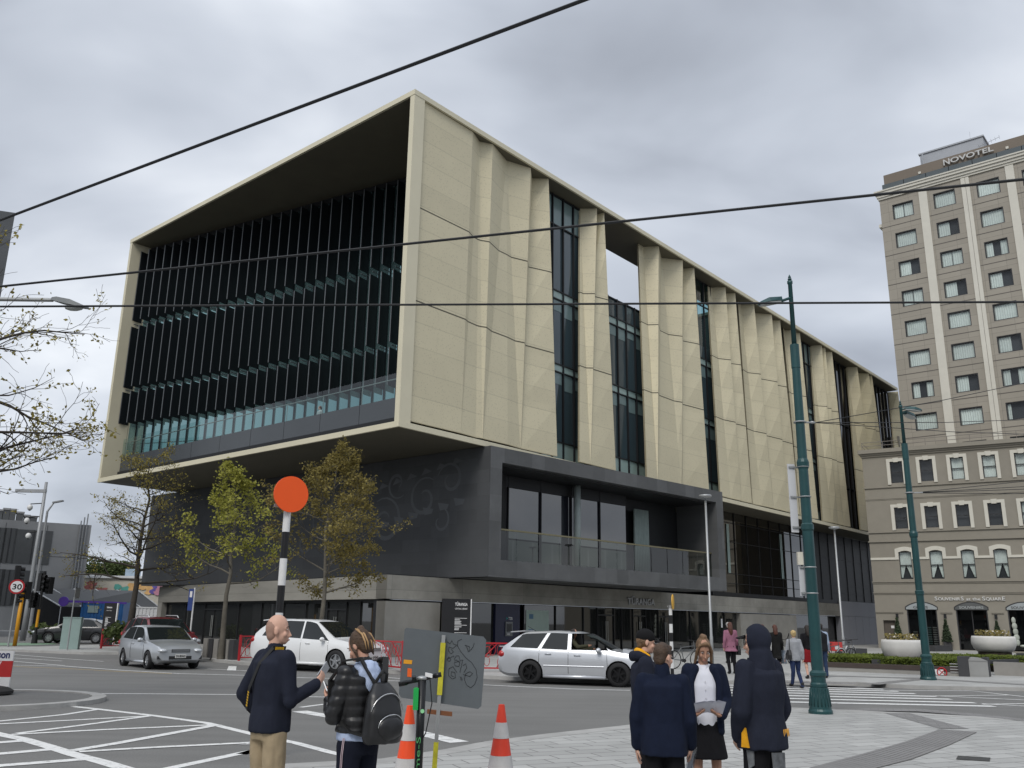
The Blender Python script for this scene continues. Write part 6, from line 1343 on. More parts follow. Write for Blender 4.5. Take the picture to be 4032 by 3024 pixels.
# ---- electric scooter
sb2 = W(1655, 2800, 7.75); sb2.z = .014; SCB = mat('scooter_black', (.014, .015, .016), .35, .2); SCG = mat('scooter_green', (.02, .38, .08), .4); t = thing('electric_scooter', 'black and green hire scooter parked beside the leaning grey sign', 'scooter', sb2)
top = UP(*c0(418, 760), sb2); bot = UP(*c0(385, 1720), sb2); bot = V((bot.x - .01, sb2.y + .02, .30)); MB().tube([bot, top], .034, 14).build('stem', SCB, t, smooth=True)
l_, r_ = UP(*c0(180, 810), sb2), UP(*c0(612, 708), sb2); MB().tube([l_.lerp(top, .25), top + V((0, 0, .0)), r_.lerp(top, .25)], .016, 10).build('handlebar', SCB, t, smooth=True)
for e_, o_ in ((l_, r_), (r_, l_)): MB().tube([e_, e_.lerp(top, .36)], .021, 10).build('grip', SCB, t, smooth=True)
mb = MB(); mb.ell(top + V((0, 0, .01)), .045, .04, .02, 14, 6); mb.build('stem_cap', STEEL, t, smooth=True)
q = top.lerp(r_, .35); MB().fbox(q + V((-.03, -.02, .01)), V((.06, 0, -.012)), V((0, .04, 0)), V((0, 0, .03))).build('display', WHT, t)
q = top.lerp(l_, .35); mb = MB(); mb.tube([q, q + V((0, -.02, .04))], .018, 8); mb.tube([q, q + V((-.1, -.06, -.01))], .006, 5); mb.build('brake_lever', SCB, t)
mb = MB(); mb.tube([r_.lerp(top, .6), r_.lerp(top, .62) + V((.03, -.03, -.2)), top.lerp(bot, .45) + V((.05, -.03, 0)), top.lerp(bot, .55)], .005, 5); mb.build('cable', SCB, t)
g0, g1 = UP(*c0(338, 845), sb2), UP(*c0(380, 1065), sb2); MB().fbox(V((g0.x, sb2.y - .06, g1.z)), V((g1.x - g0.x, 0, 0)), V((0, .14, 0)), V((0, 0, g0.z - g1.z))).build('battery_box', SCG, t)
GLT = mat('scooter_green_print', (.12, .45, .16), .5); 
mb = MB(); q = UP(*c0(425, 1078), sb2); mb.disc(V((q.x, q.y - .04, q.z)), V((0, -1, 0)), .016, .003, 16); mb.build('dot_mark', mat('dot_green', (.3, .7, .35), .5), t)
q0 = top.lerp(bot, .86); up_ = (top - bot).normalized(); text('Lime-S', .05, GLT, 'lettering', t, q0 + V((.012, -.037, 0)), up_, (-1, 0, 0), .002, width=.34)
mb = MB(); mb.fbox(V((bot.x - .08, bot.y + .1, .10)), V((.16, 0, 0)), V((.1, .62, 0)), V((0, 0, .04))); mb.build('deck', SCB, t)
for y in (-.05, .85): 
    c_ = V((bot.x + .01 + (y + .05) * .13, bot.y + y, .12)); mb = MB(); mb.ring(c_, V((1, -.13, 0)), .095, .027, 20, 7); mb.tube([c_ - V((.03, 0, 0)), c_ + V((.03, 0, 0))], .055, 12); mb.build('wheel', SCB, t, smooth=True)
MB().tube([bot, V((bot.x + .005, bot.y - .04, .13))], .03, 8).build('fork', SCB, t)
# ---- parking company board on the island
ib = W(-10, 2690, 19.6); ib.z = .085; t = thing('parking_board', 'red, white and blue parking board on a black foot, cut off by the left edge', 'sign', ib); e_ = V((1, .12, 0)).normalized(); n_ = V((.12, -1, 0)).normalized()
pr_ = UP(*a0(120, 142), ib); plx = UP(*a0(80, 470), ib); z1, zr1, zr0, z0 = [zat(0, a0(0, y)[1], ib) for y in (142, 228, 370, 470)]; xr = pr_.x; wd_ = 1.05; o_ = V((xr - wd_, ib.y, 0))
for nm, a, b_, m in (('white_panel', zr1 + .001, z1, WHT), ('red_panel', zr0 + .001, zr1, mat('board_red', (.50, .03, .03), .5)), ('arrow_panel', z0, zr0, WHT)): MB().fbox(o_ + V((0, 0, a)), e_ * wd_, -n_ * .05, V((0, 0, b_ - a))).build(nm, m, t)
f = lambda a, z: o_ + e_ * a + n_ * .003 + V((0, 0, z))
NVY = mat('print_navy', (.02, .03, .12), .5); zt_ = zat(0, a0(0, 203)[1], ib)
text('Wilson', .21, NVY, 'lettering', t, f(wd_ - .58, zt_), e_, (0, 0, 1), .004, width=.52, bold=.006)
text('Library', .26, WHT, 'lettering', t, f(wd_ - .98, zat(0, a0(0, 283)[1], ib)), e_, (0, 0, 1), .004, width=.75); text('Parking', .26, WHT, 'lettering', t, f(wd_ - 1.0, zat(0, a0(0, 352)[1], ib)), e_, (0, 0, 1), .004, width=.75)
cc = f(wd_ - .36, zat(0, a0(0, 421)[1], ib)); MB().disc(cc, n_, .165, .006, 28).build('arrow_disc', mat('arrow_blue', (.03, .06, .30), .5), t)
mb = MB(); mb.slab([cc + n_ * .004 + e_ * a + V((0, 0, b_)) for a, b_ in ((-.11, -.02), (.03, -.02), (-.01, -.08), (.04, -.08), (.11, 0), (.04, .08), (-.01, .08), (.03, .02), (-.11, .02))], n_ * .003); mb.build('arrow', WHT, t)
mb = MB(); mb.lathe([(.42, 0), (.42, .06), (.30, .13), (.1, .16)], V((xr - .3, ib.y + .02, .085)), 20); mb.tube([V((xr - .5, ib.y + .03, .2)), V((xr - .5, ib.y + .03, z0 + .02))], .03, 8); mb.tube([V((xr - .12, ib.y + .03, .2)), V((xr - .12, ib.y + .03, z0 + .02))], .03, 8); mb.build('rubber_foot', mat('rubber', (.025, .025, .025), .85), t)
# ---- raised planter on the right
e0 = lambda x, y: (3250 + x * .35353, 2380 + y * .35353)
PLW = mat('planter_concrete', (.27, .26, .24), .85, var=.15, scale=1.5); DST = mat('dark_stone_block', (.05, .051, .054), .7, var=.15, scale=2); COP = mat('brown_coping', (.055, .042, .037), .8, var=.2, scale=3)
w0, w1 = G(*e0(-60, 735), PZ), G(*e0(1545, 803), PZ); dW = (w1 - w0).normalized(); nW = V((-dW.y, dW.x, 0)); LW_ = (w1 - w0).length; hw_ = zat(*e0(300, 655), w0.lerp(w1, .2)) - PZ; hc = .16
t = thing('planter_wall', 'low concrete planter wall with a dark brown coping, left part of the planted bed', 'planter wall', w0, 0); U = V((0, 0, 1))
MB().fbox(w0, dW * LW_, nW * .3, U * (hw_ - hc)).build('wall', PLW, t); MB().fbox(w0 - nW * .02 + U * (hw_ - hc + .002), dW * LW_, nW * .36, U * hc).build('coping', COP, t)
MB().fbox(w0 + nW * .4 + U * .02, dW * LW_, nW * 5.6, U * (hw_ - .1)).build('soil', mat('soil', (.05, .04, .03), .95), t)
for k, (xa, xb, ya, yb, lab) in enumerate(((530, 690, 612, 755, 'dark stone block set into the low planter wall, left of the near bowl'), (1492, 1612, 578, 802, 'dark stone block ending the planter wall, left of the litter bin'), (1762, 1826, 590, 805, 'dark stone block right behind the litter bin'))):
    p, q = G(*e0(xa, yb), PZ), G(*e0(xb, yb + 3), PZ); d_ = (q - p).normalized(); h_ = zat(*e0(xa, ya), p) - PZ; o = MB().fbox(p - nW * .06, d_ * (q - p).length, nW * .55, U * h_).build('stone_block', DST); tag(o, lab, 'stone block', 'dark stone blocks of the planter')
for k, (xa, xb, ya, yb, lab) in enumerate(((1950, 2040, 700, 780, 'small dark stone foot of the bench right of the bin'), (2150, 2260, 545, 760, 'tall dark stone end of the bench at the right edge'), (1830, 2150, 625, 690, 'dark stone seat slab right of the litter bin'))):
    p, q = G(*e0(xa, yb if k < 2 else 790), PZ), G(*e0(xb, (yb if k < 2 else 775) - 2), PZ); z0_ = PZ if k < 2 else PZ + .38; p = p + nW * (.0 if k < 2 else .25); q = q + nW * (.0 if k < 2 else .25); d_ = (q - p).normalized(); h_ = (zat(*e0(xa, ya), p) - PZ) if k < 2 else .13
    o = MB().fbox(V((p.x, p.y, z0_)), d_ * (q - p).length, nW * .6, U * h_).build('bench_stone', DST); tag(o, lab, 'stone bench', 'dark stone benches by the bin')
p = G(*e0(1840, 800), PZ) + nW * 1.0; o = MB().fbox(p, dW * 3.2, nW * .3, U * .45).build('planter_wall', PLW); tag(o, 'low concrete wall behind the stone bench right of the bin', 'planter wall')
HEDGE = leafmat('hedge_leaf', (.075, .105, .016), (.17, .21, .035))
def hedge(label, a, b_, th, h, seed, dens=900):
    d_ = (b_ - a); L_ = d_.length; d_.normalize(); n_ = V((-d_.y, d_.x, 0)); rr = random.Random(seed); t = thing('clipped_hedge', label, 'hedge', a, 0, 'clipped box hedges in the planted bed'); mb = MB(); mb.fbox(a + n_ * .04, d_ * L_, n_ * (th - .08), U * (h - .05)); mb.build('core', GREENL, t); mb = MB()
    for k in range(int(dens * L_)):
        w_ = rr.random(); x = rr.random() * L_
        if w_ < .55: q = a + d_ * x + n_ * rr.random() * th + U * (h + rr.gauss(0, .02))
        else: q = a + d_ * x + n_ * (th * (0 if w_ < .9 else 1) + rr.gauss(0, .02)) + U * rr.random() * h
        s_ = V((rr.uniform(-1, 1), rr.uniform(-1, 1), rr.uniform(-.4, 1))).normalized() * rr.uniform(.025, .05); o_ = s_.orthogonal() * .6; mb.poly([q - s_, q + o_, q + s_, q - o_])
    mb.build('foliage', HEDGE, t)
zs_ = PZ + hw_ - .05
def at(x, y, z): p = G(*e0(x, y), z); return p
hA = w0 + dW * .25 + nW * .45; hA.z = zs_; hB = w0 + dW * (LW_ - .3) + nW * .45; hB.z = zs_
hedge('front clipped hedge running along the planter wall', hA, hB, .42, .27, 1)
hedge('left end hedge turning back from the planter wall', hA + nW * .45 + dW * .05, hA + nW * 3.2 + dW * 2.3, .45, .30, 2)
hedge('rear clipped hedge behind the bowl planters', hA + nW * 3.4 + dW * 2.4, hB + nW * 4.4 + dW * 3.0, .7, .34, 3, 700)
hedge('middle clipped hedge right of the near bowl planter', hA + nW * 1.9 + dW * (LW_ * .62), hB + nW * 2.0 + dW * .6, .45, .28, 4)
BOWL = mat('white_bowl_concrete', (.60, .59, .56), .8, var=.10, scale=3)
def bowl(label, cx, ybot, yt, wpx, dist, seed):
    c = W(cx, ybot, dist); z0 = c.z; zt = zat(cx, yt, c); r_ = wpx / FPX * c.length / 2; h = zt - z0; t = thing('bowl_planter', label, 'planter', V((c.x, c.y, z0)), 0, 'white bowl planters')
    mb = MB(); prof = [(r_ * .78, 0), (r_ * .90, h * .18), (r_ * .985, h * .45), (r_, h * .62), (r_ * .985, h * .85), (r_ * .95, h), (r_ * .88, h), (r_ * .86, h * .9)]; mb.lathe(prof, V((c.x, c.y, z0)), 40); mb.build('bowl', BOWL, t, smooth=True)
    mb = MB(); mb.lathe([(r_ * .85, h * .91), (.05, h * .93)], V((c.x, c.y, z0)), 24); mb.lathe([(r_ * .7, -(z0 - PZ)), (r_ * .74, -.002)], V((c.x, c.y, z0)), 12); mb.build('soil', bpy.data.materials['soil'], t)
    rr = random.Random(seed); mb = MB(); fb = MB()
    for k in range(260):
        a, q = rr.random() * 6.28, r_ * .8 * rr.random() ** .5; p = V((c.x + q * math.cos(a), c.y + q * math.sin(a), zt + rr.uniform(-.06, .22))); s_ = V((rr.uniform(-1, 1), rr.uniform(-1, 1), rr.uniform(0, 1))).normalized() * .06; o_ = s_.orthogonal() * .5; (fb if k % 9 == 0 else mb).poly([p - s_, p + o_, p + s_, p - o_])
    mb.build('plants', OLIVE, t); fb.build('flowers', mat('pale_petal_%d' % seed, (.6, .55, .45), .7), t)
bowl('near white bowl planter with small pale flowers, left of the farther green post', 3557, 2594, 2519, 138, 35.6, 1)
bowl('right hand white bowl planter standing before the souvenir shop', 3917, 2566, 2505, 136, 36.5, 2)
# bin and notice
b = G(*e0(1693, 803), PZ); t = thing('litter_bin', 'grey steel litter bin with a sloping top between dark stone blocks', 'litter bin', b); zt = zat(*e0(1640, 585), b); BINM = mat('bin_steel', (.36, .36, .35), .4, .4, var=.06); rot_ = rad(-14); wb = 172 * .3535 / FPX * b.length
mb = MB(); mb.cbox(b, wb, .5, zt - .12 - b.z, rot_); mb.build('body', BINM, t)
e_ = V((math.cos(rot_), math.sin(rot_), 0)); n_ = V((-e_.y, e_.x, 0)); mb = MB(); q = V((b.x, b.y, zt - .119)); mb.slab([q - e_ * wb * .52 - n_ * .26, q + e_ * wb * .52 - n_ * .26, q + e_ * wb * .52 + n_ * .26, q + e_ * wb * .25 + n_ * .26 + U * .12, q - e_ * wb * .45 + U * .14], U * .03) if False else mb.slab([q - n_ * .27 - e_ * wb * .53, q - n_ * .27 + e_ * wb * .53, q - n_ * .27 + e_ * wb * .1 + U * .11, q - n_ * .27 - e_ * wb * .3 + U * .11], n_ * .54); mb.build('lid', BINM, t)
mb = MB(); mb.fbox(V((b.x, b.y, b.z + .04)) - e_ * wb * .33 - n_ * .256, e_ * wb * .68, n_ * .006, U * (zt - b.z - .38)); mb.build('door', BINM, t)
p = G(*e0(1240, 782), PZ); p = p + nW * 0; q = G(*e0(1355, 787), PZ); t = thing('notice_plate', 'white notice plate with a red prohibition ring on the low planter wall', 'notice', p); d_ = (q - p).normalized(); h_ = zat(*e0(1240, 722), p) - PZ; off = -nW * .03
pw_ = w0 + dW * ((p - w0).dot(dW)); MB().fbox(pw_ + off + U * .02, dW * (q - p).length, nW * .02, U * h_).build('plate', WHT, t); cc = pw_ + off - nW * .005 + dW * .28 + U * (.02 + h_ * .5); mb = MB(); mb.ring(cc, nW, .15, .02, 20, 5); mb.tube([cc - dW * .1 - U * .1, cc + dW * .1 + U * .1], .015, 5); mb.tube([cc - dW * .1 + U * .1, cc + dW * .1 - U * .1], .012, 5); mb.build('ring', RED, t)
mb = MB()
for k in range(4): mb.fbox(pw_ + off - nW * .004 + dW * .55 + U * (.12 + .09 * k), dW * (.4 if k % 2 else .3), nW * .003, U * .03)
mb.build('small_print', mat('grey_print', (.3, .3, .3), .6), t)
for (x0, x1, y0, y1, lab) in ((215, 470, 492, 560, 'long dark stone seat behind the parked bicycles'), (1225, 1420, 458, 515, 'dark stone seat behind the person in blue')):
    p = G(*e0(x0, y1 + 10), PZ); q = G(*e0(x1, y1 + 8), PZ); d_ = (q - p).normalized(); h_ = min(zat(*e0(x0, y0), p) - PZ, .8); o = MB().fbox(p, d_ * (q - p).length, V((-d_.y, d_.x, 0)) * .6, U * h_).build('stone_bench', DST); tag(o, lab, 'stone seat', 'dark stone seats at the back of the bed')
# small stone blocks before the library glazing, left
for k, (x, y) in enumerate(((690, 2555), (720, 2556), (750, 2560), (905, 2566), (928, 2567), (885, 2563))):
    p = W(550 + (640 + k * 48) * .4295, 2520, 38 - k * .35); p.z = PZ; o = MB().cbox(p, .34, .34, .75, .8).build('stone_bollard', DST if k % 2 else PLW); tag(o, ('pale' if k % 2 == 0 else 'dark') + ' square bollard before the library glazing, ' + ('leftmost', 'second from the left', 'third from the left', 'third from the right', 'second from the right', 'rightmost')[k] + ' of its row', 'bollard', 'square bollards before the library')
# ================================================================ cars
TYRE = mat('tyre_rubber', (.016, .016, .017), .8, var=.1); RIMS = mat('alloy_silver', (.42, .43, .44), .3, .8, var=.05); RIMB = mat('alloy_black', (.012, .012, .013), .35, .3)
CGL = glassmat('car_glass', (.012, .015, .015), .02, 1.55); INTR = mat('car_interior', (.012, .012, .013), .9); TRIMB = mat('black_plastic', (.018, .018, .019), .6)
HLG = mat('headlamp_lens', (.50, .52, .54), .12, .2, spec=.8); TLR = mat('tail_lamp_red', (.42, .012, .012), .2, spec=.7); CHR = mat('chrome', (.6, .6, .6), .12, 1.0, var=0)
PLATE = mat('plate_white', (.62, .62, .60), .5, var=.03)
def paintmat(n, c, metal): 
    m = mat(n, c, .32, metal, var=.04, scale=1.5, spec=.5, coat=.7); return m
def lerpc(pts, x):
    if x <= pts[0][0]: return pts[0][1]
    for (a, za), (b, zb) in zip(pts, pts[1:]):
        if x <= b:
            f = (x - a) / (b - a); return za + (zb - za) * f
    return pts[-1][1]
def smoothc(pts, x, r=.09):
    return sum(lerpc(pts, x + r * k / 3) for k in range(-3, 4)) / 7
def car(name, label, loc, yaw, S, paint_m, rim_m, cat='car'):
    t = thing(name, label, cat, loc, yaw); L_, w, wb, wx, wr = S['L'], S['w'], S['wb'], S['wx'], S['wr']; xr, xf = wx - wb / 2, wx + wb / 2; top = S['top']; x0, x1 = -L_ / 2, L_ / 2
    tum = S.get('tum', .30); zb0 = S.get('zb', .20); bev = S['belt']
    zt = lambda x: smoothc(top, x)
    def hw(x):
        u = abs(x) / (L_ / 2); k = .17 if x > 0 else .12; return w * (1 - k * u ** 5)
    def belt(x): return min(lerpc(bev, x), zt(x) - .015)
    def sy(x, z):
        b_ = belt(x); h = hw(x)
        if z <= b_: return h * (.965 + .03 * min(1, max(0, (b_ - z) / .08)))
        return h * .955 - tum * (z - b_)
    def sec(x):
        h, b_, z_ = hw(x), belt(x), zt(x); u = max(0, (abs(x) - L_ / 2 + .35) / .35); zb = zb0 + .12 * u * u; tt = z_ - b_
        mid = zb + (b_ - zb) * .42
        y6 = h * .955 - tum * tt * .88; y7 = max(.1, y6 - min(.09, .25 + tt) * .9) if tt > .12 else h * .80
        if tt <= .12: y6 = h * .93
        return [(0, zb), (h * .84, zb), (h * .955, zb + .08), (h, mid), (h * .995, b_ - .07), (h * .962, b_), (y6, b_ + tt * .88), (y7, z_ - .012 - .004), (y7 * .5, z_ + .004), (0, z_ + .010)]
    xs = [x0, x0 + .03, x0 + .08, x0 + .16]; n = 46
    xs += [x0 + .25 + (L_ - .5) * i / n for i in range(n + 1)] + [x1 - .16, x1 - .08, x1 - .03, x1]
    mb = MB(); vs = []; fs = []
    for x in xs:
        s_ = sec(x); ring_ = [V((x, y, z)) for y, z in s_] + [V((x, -y, z)) for y, z in s_[-2:0:-1]]; vs += ring_
    k = len(ring_)
    for i in range(len(xs) - 1):
        for j in range(k): fs.append((i * k + j, i * k + (j + 1) % k, (i + 1) * k + (j + 1) % k, (i + 1) * k + j))
    fs.append(tuple(range(k - 1, -1, -1))); fs.append(tuple((len(xs) - 1) * k + j for j in range(k)))
    mb.add(vs, fs); body = mb.build('body', [paint_m, INTR], t, local=True, smooth=True, rec=True)
    # wheel arches (and an open window) are cut out of the shell
    cb = MB(); cb.m = 0
    for x in (xr, xf):
        for s_ in (-1, 1): cb.tube([V((x, s_ * (w - .30), wr)), V((x, s_ * (w + .2), wr))], wr * 1.13, 28)
    cut = cb.build('cutter', [INTR], None); cut.location = cut.location
    cut.data.transform(Matrix.Translation(cut.location)); cut.location = (0, 0, 0)
    tmp_p = body.parent; body.parent = None
    if S.get('open'):
        a, b_, c, d = S['open']; ob = MB(); ob.slab([V((a, -w - .1, c)), V((b_, -w - .1, c)), V((b_ - (d - c) * .9, -w - .1, d)), V((a, -w - .1, d))], V((0, 2 * w + .2, 0))); oc = ob.build('cutter', [INTR], None); oc.data.transform(Matrix.Translation(oc.location)); oc.location = (0, 0, 0)
    else: oc = None
    for c_ in (cut, oc):
        if not c_: continue
        md = body.modifiers.new('cut', 'BOOLEAN'); md.operation = 'DIFFERENCE'; md.object = c_; md.solver = 'EXACT'; md.material_mode = 'TRANSFER'
    evaluated(body, 'body'); body.parent = tmp_p
    for c_ in (cut, oc):
        if c_: bpy.data.objects.remove(c_)
    bm = bmesh.new(); bm.from_mesh(body.data)
    for e in bm.edges:
        e.smooth = not (len(e.link_faces) == 2 and e.calc_face_angle(0) > rad(38))
    bm.to_mesh(body.data); bm.free()
    # glass
    def sidewin(xb0, xb1, xt0, xt1, s_, nm='window', m=CGL, dz=.055, lift=.03):
        nu, nv = 10, 5; vs = []
        for i in range(nu + 1):
            for j in range(nv + 1):
                f, g = i / nu, j / nv; xb, xt_ = xb0 + (xb1 - xb0) * f, xt0 + (xt1 - xt0) * f; za = belt(xb) + lift; zc = zt(xt_) - dz; x = xb + (xt_ - xb) * g; z = min(za + (zc - za) * g, zt(x) - dz * .8); vs.append(V((x, s_ * (sy(x, z) + .006), z)))
        MB().add(vs, [(i * (nv + 1) + j, (i + 1) * (nv + 1) + j, (i + 1) * (nv + 1) + j + 1, i * (nv + 1) + j + 1) for i in range(nu) for j in range(nv)]).build(nm, m, t, local=True, smooth=True, rec=True)
    for s_ in (-1, 1):
        for wi, q in enumerate(S['wins']):
            if S.get('open') and wi == S.get('openwin'): continue
            sidewin(*q, s_)
    def screen(xa, xb, nm, mrg=.07):
        nu, nv = 8, 6; vs = []
        for i in range(nu + 1):
            x = xa + (xb - xa) * i / nu; z = zt(x); y = max(.2, hw(x) * .955 - tum * max(0, z - belt(x)) * .9 - mrg)
            for j in range(nv + 1): g = -1 + 2 * j / nv; vs.append(V((x, y * g, z + .014 - .010 * abs(g) ** 2 + .004)))
        MB().add(vs, [(i * (nv + 1) + j, (i + 1) * (nv + 1) + j, (i + 1) * (nv + 1) + j + 1, i * (nv + 1) + j + 1) for i in range(nu) for j in range(nv)]).build(nm, CGL, t, local=True, smooth=True, rec=True)
    screen(*S['ws'], 'windscreen'); screen(*S['rw'], 'rear_window')
    # wheels
    for x in (xr, xf):
        for s_ in (-1, 1):
            c_ = V((x, s_ * (w - .10), wr)); tw = .10; U = V((0, 1, 0)); q = MB(); prof = [(wr * .66, -tw), (wr * .93, -tw), (wr, -tw * .6), (wr, tw * .6), (wr * .93, tw), (wr * .66, tw)]; nn = 30
            for i in range(len(prof)):
                for j in range(nn): a = j / nn * 6.2832; q.v.append(c_ + V((prof[i][0] * math.cos(a), prof[i][1], prof[i][0] * math.sin(a))))
            for i in range(len(prof) - 1):
                for j in range(nn): q.f.append([i * nn + j, i * nn + (j + 1) % nn, (i + 1) * nn + (j + 1) % nn, (i + 1) * nn + j]); q.mi.append(0)
            wh = q.build('wheel', TYRE, t, local=True, smooth=True, rec=True); r_ = MB(); out = c_ + U * s_ * tw * .55
            r_.ring(out, U, wr * .60, wr * .06, 28, 6)
            for j in range(S.get('spk', 5)):
                a = j / S.get('spk', 5) * 6.2832 + .3; d = V((math.cos(a), 0, math.sin(a))); p_ = V((-d.z, 0, d.x)); r_.slab([out - p_ * wr * .09, out + d * wr * .58 - p_ * wr * .065, out + d * wr * .58 + p_ * wr * .065, out + p_ * wr * .09], U * s_ * .022)
            r_.tube([out, out + U * s_ * .03], wr * .13, 14); r_.tube([out - U * s_ * .06, out - U * s_ * .05], wr * .62, 24, m=0); r_.build('rim', rim_m, wh, local=True)
    # lamps, plates, trim
    f = x1; hz, hy = S['hz'], S['hy']
    for s_ in (-1, 1):
        q = MB(); q.ell(V((f - S.get('hx', .07), s_ * hy * w, hz)), S.get('hl', .15), .17, S.get('hh', .075), 14, 8, Matrix.Rotation(s_ * -.5, 3, 'Z')); q.build('headlight', HLG, t, local=True, smooth=True)
        q = MB(); q.ell(V((x0 + .10, s_ * w * .80, S['tz'])), .13, .13, S.get('tl', .11), 12, 8); q.build('tail_light', TLR, t, local=True, smooth=True)
        q = MB(); mx_ = S['mx']; q.ell(V((mx_, s_ * (sy(mx_, belt(mx_)) + .11), belt(mx_) + .06)), .075, .10, .075, 12, 8); q.tube([V((mx_ + .02, s_ * (sy(mx_, belt(mx_)) - .02), belt(mx_) + .01)), V((mx_, s_ * (sy(mx_, belt(mx_)) + .08), belt(mx_) + .04))], .03, 6); q.build('mirror', paint_m, t, local=True, smooth=True)
        for hx_ in S['handles']:
            z = belt(hx_) - .10; y = sy(hx_, z); q = MB(); q.tube([V((hx_ - .09, s_ * (y + .016), z)), V((hx_ + .09, s_ * (y + .016), z))], .016, 6); q.build('door_handle', paint_m if not S.get('dark_handle') else TRIMB, t, local=True, smooth=True)
        q = MB()
        for sx_ in S['seams']:
            pth = [V((sx_[0] + (sx_[1] - sx_[0]) * k_ / 6, 0, 0)) for k_ in range(7)]; zz_ = [zb0 + .12 + (belt(sx_[1]) - zb0 - .12) * k_ / 6 for k_ in range(7)]
            P = []
            for p_, z in zip(pth, zz_):
                h = hw(p_.x); b_ = belt(p_.x); u = (z - zb0) / (b_ - zb0); y = h * (.955 + .045 * min(1, u / .42)) if u < .42 else h * (1 - .005 * (u - .42) / .5) if z < b_ - .07 else h * (.995 - .033 * (z - b_ + .07) / .07)
                P.append(V((p_.x, s_ * (y + .0015), z)))
            q.tube(P, .006, 4)
        if S['seams']: q.build('door_seam', TRIMB, t, local=True)
        if S.get('strip'):
            z = .52; q = MB(); q.tube([V((xr + wr * 1.2, s_ * (hw(0) + .004), z)), V((xf - wr * 1.25, s_ * (hw(0) + .004), z))], .016, 6); q.build('side_strip', paint_m, t, local=True)
        q = MB(); q.tube([V((xr + wr * 1.15, s_ * w * .93, zb0 + .03)), V((xf - wr * 1.15, s_ * w * .93, zb0 + .03))], .05, 6); q.build('sill', S.get('sillm', paint_m), t, local=True, smooth=True)
    fx = f + .004
    q = MB(); q.box(f - .05, -w * .36, hz - .055, fx + .012, w * .36, hz + .045); g = q.build('grille', TRIMB, t, local=True)
    q = MB()
    for k_ in range(3): q.box(fx + .0125, -w * .34, hz - .04 + .03 * k_, fx + .02, w * .34, hz - .03 + .03 * k_)
    q.build('grille_bar', S.get('grm', paint_m), g, local=False if False else True)
    q = MB(); q.box(f - .05, -w * .44, zb0 + .14, fx + .010, w * .44, zb0 + .25); q.build('bumper_intake', TRIMB, t, local=True)
    for s_ in (-1, 1): q = MB(); q.box(f - .10, s_ * w * .72 - .12, zb0 + .15, f - .012, s_ * w * .72 + .12, zb0 + .25); q.build('fog_recess', TRIMB, t, local=True)
    q = MB(); q.box(fx + .0105, -.18, zb0 + .19, fx + .024, .18, zb0 + .31); pl = q.build('number_plate', PLATE, t, local=True)
    if S.get('plate'):
        text(S['plate'], .095, TRIMB, 'lettering', pl, t.matrix_basis @ V((fx + .026, -.15, zb0 + .215)) if False else wm(t) @ V((fx + .026, -.155, zb0 + .215)), (wm(t).to_3x3() @ V((0, 1, 0))), (0, 0, 1), .003, width=.31, bold=.003)
    q = MB(); q.box(x0 - .012, -.25, .62, x0 + .02, .25, .74); q.build('rear_plate', PLATE, t, local=True)
    return t, zt, sy, belt, hw
HATCH = dict(L=4.08, w=.845, wb=2.50, wx=.04, wr=.295, zb=.19, belt=[(-2.0, .93), (.9, .86), (2, .7)], top=[(-2.04, .72), (-1.98, .90), (-1.62, 1.14), (-1.25, 1.34), (-.75, 1.395), (.05, 1.385), (.30, 1.33), (1.02, .91), (1.55, .83), (1.9, .74), (2.04, .62)],
   wins=[(-1.50, -.42, -1.16, -.46), (-.36, .86, -.40, .28)], ws=(.99, .30), rw=(-1.93, -1.36), hz=.61, hy=.68, tz=.78, mx=.72, handles=(-.22,), seams=((-.42, -.42), (.92, .86)), spk=7, plate='DUB365')
SILV = paintmat('silver_paint', (.46, .48, .50), .55)
fw = V((.643, -.766, 0)); lf = V((.766, .643, 0)); F1 = G(583, 2635.6); c = F1 - fw * (1.25 + .04) + lf * .745; c.z = 0
car('parked_car', 'silver three door hatchback turning at the crossing with its nose towards us', c, math.atan2(fw.y, fw.x), HATCH, SILV, RIMS)
WAG = dict(L=4.42, w=.865, wb=2.525, wx=.02, wr=.325, zb=.20, belt=[(-2.2, .97), (.9, .89), (2.2, .72)], top=[(-2.21, .70), (-2.16, .95), (-1.95, 1.10), (-1.66, 1.33), (-1.45, 1.42), (-.6, 1.46), (.05, 1.445), (.32, 1.38), (1.10, .95), (1.6, .88), (2.0, .79), (2.21, .62)],
   wins=[(-1.86, -1.04, -1.52, -.78), (-.93, -.17, -.68, -.17), (-.12, .98, -.12, .36)], ws=(1.06, .32), rw=(-2.14, -1.60), hz=.66, hy=.68, tz=.80, mx=.74, handles=(-.72, .12), seams=((-1.0, -.98), (-.14, -.14), (.98, .95)), spk=6, strip=True, open=(-.06, 1.00, .955, 1.40), openwin=2)
pr_, pf_ = G(2089.8, 2693.8), G(2437.9, 2706); fw = (pf_ - pr_).normalized(); lf = V((-fw.y, fw.x, 0)); c = (pr_ + pf_) / 2 - fw * .02 + lf * .78; c.z = 0
SILV2 = paintmat('bright_silver_paint', (.56, .58, .61), .45)
wag, wzt, wsy, wbelt, whw = car('station_wagon', 'silver station wagon with black wheels and a roof spoiler, driver window open', c, math.atan2(fw.y, fw.x), WAG, SILV2, RIMB)
q = MB(); q.fbox(V((-1.92, -.52, 1.395)), V((.44, 0, .035)), V((0, 1.04, 0)), V((0, 0, .03))); q.fbox(V((-2.27, -.5, .985)), V((.2, 0, -.01)), V((0, 1.0, 0)), V((0, 0, .03))); q.build('spoiler', SILV2, wag, local=True)
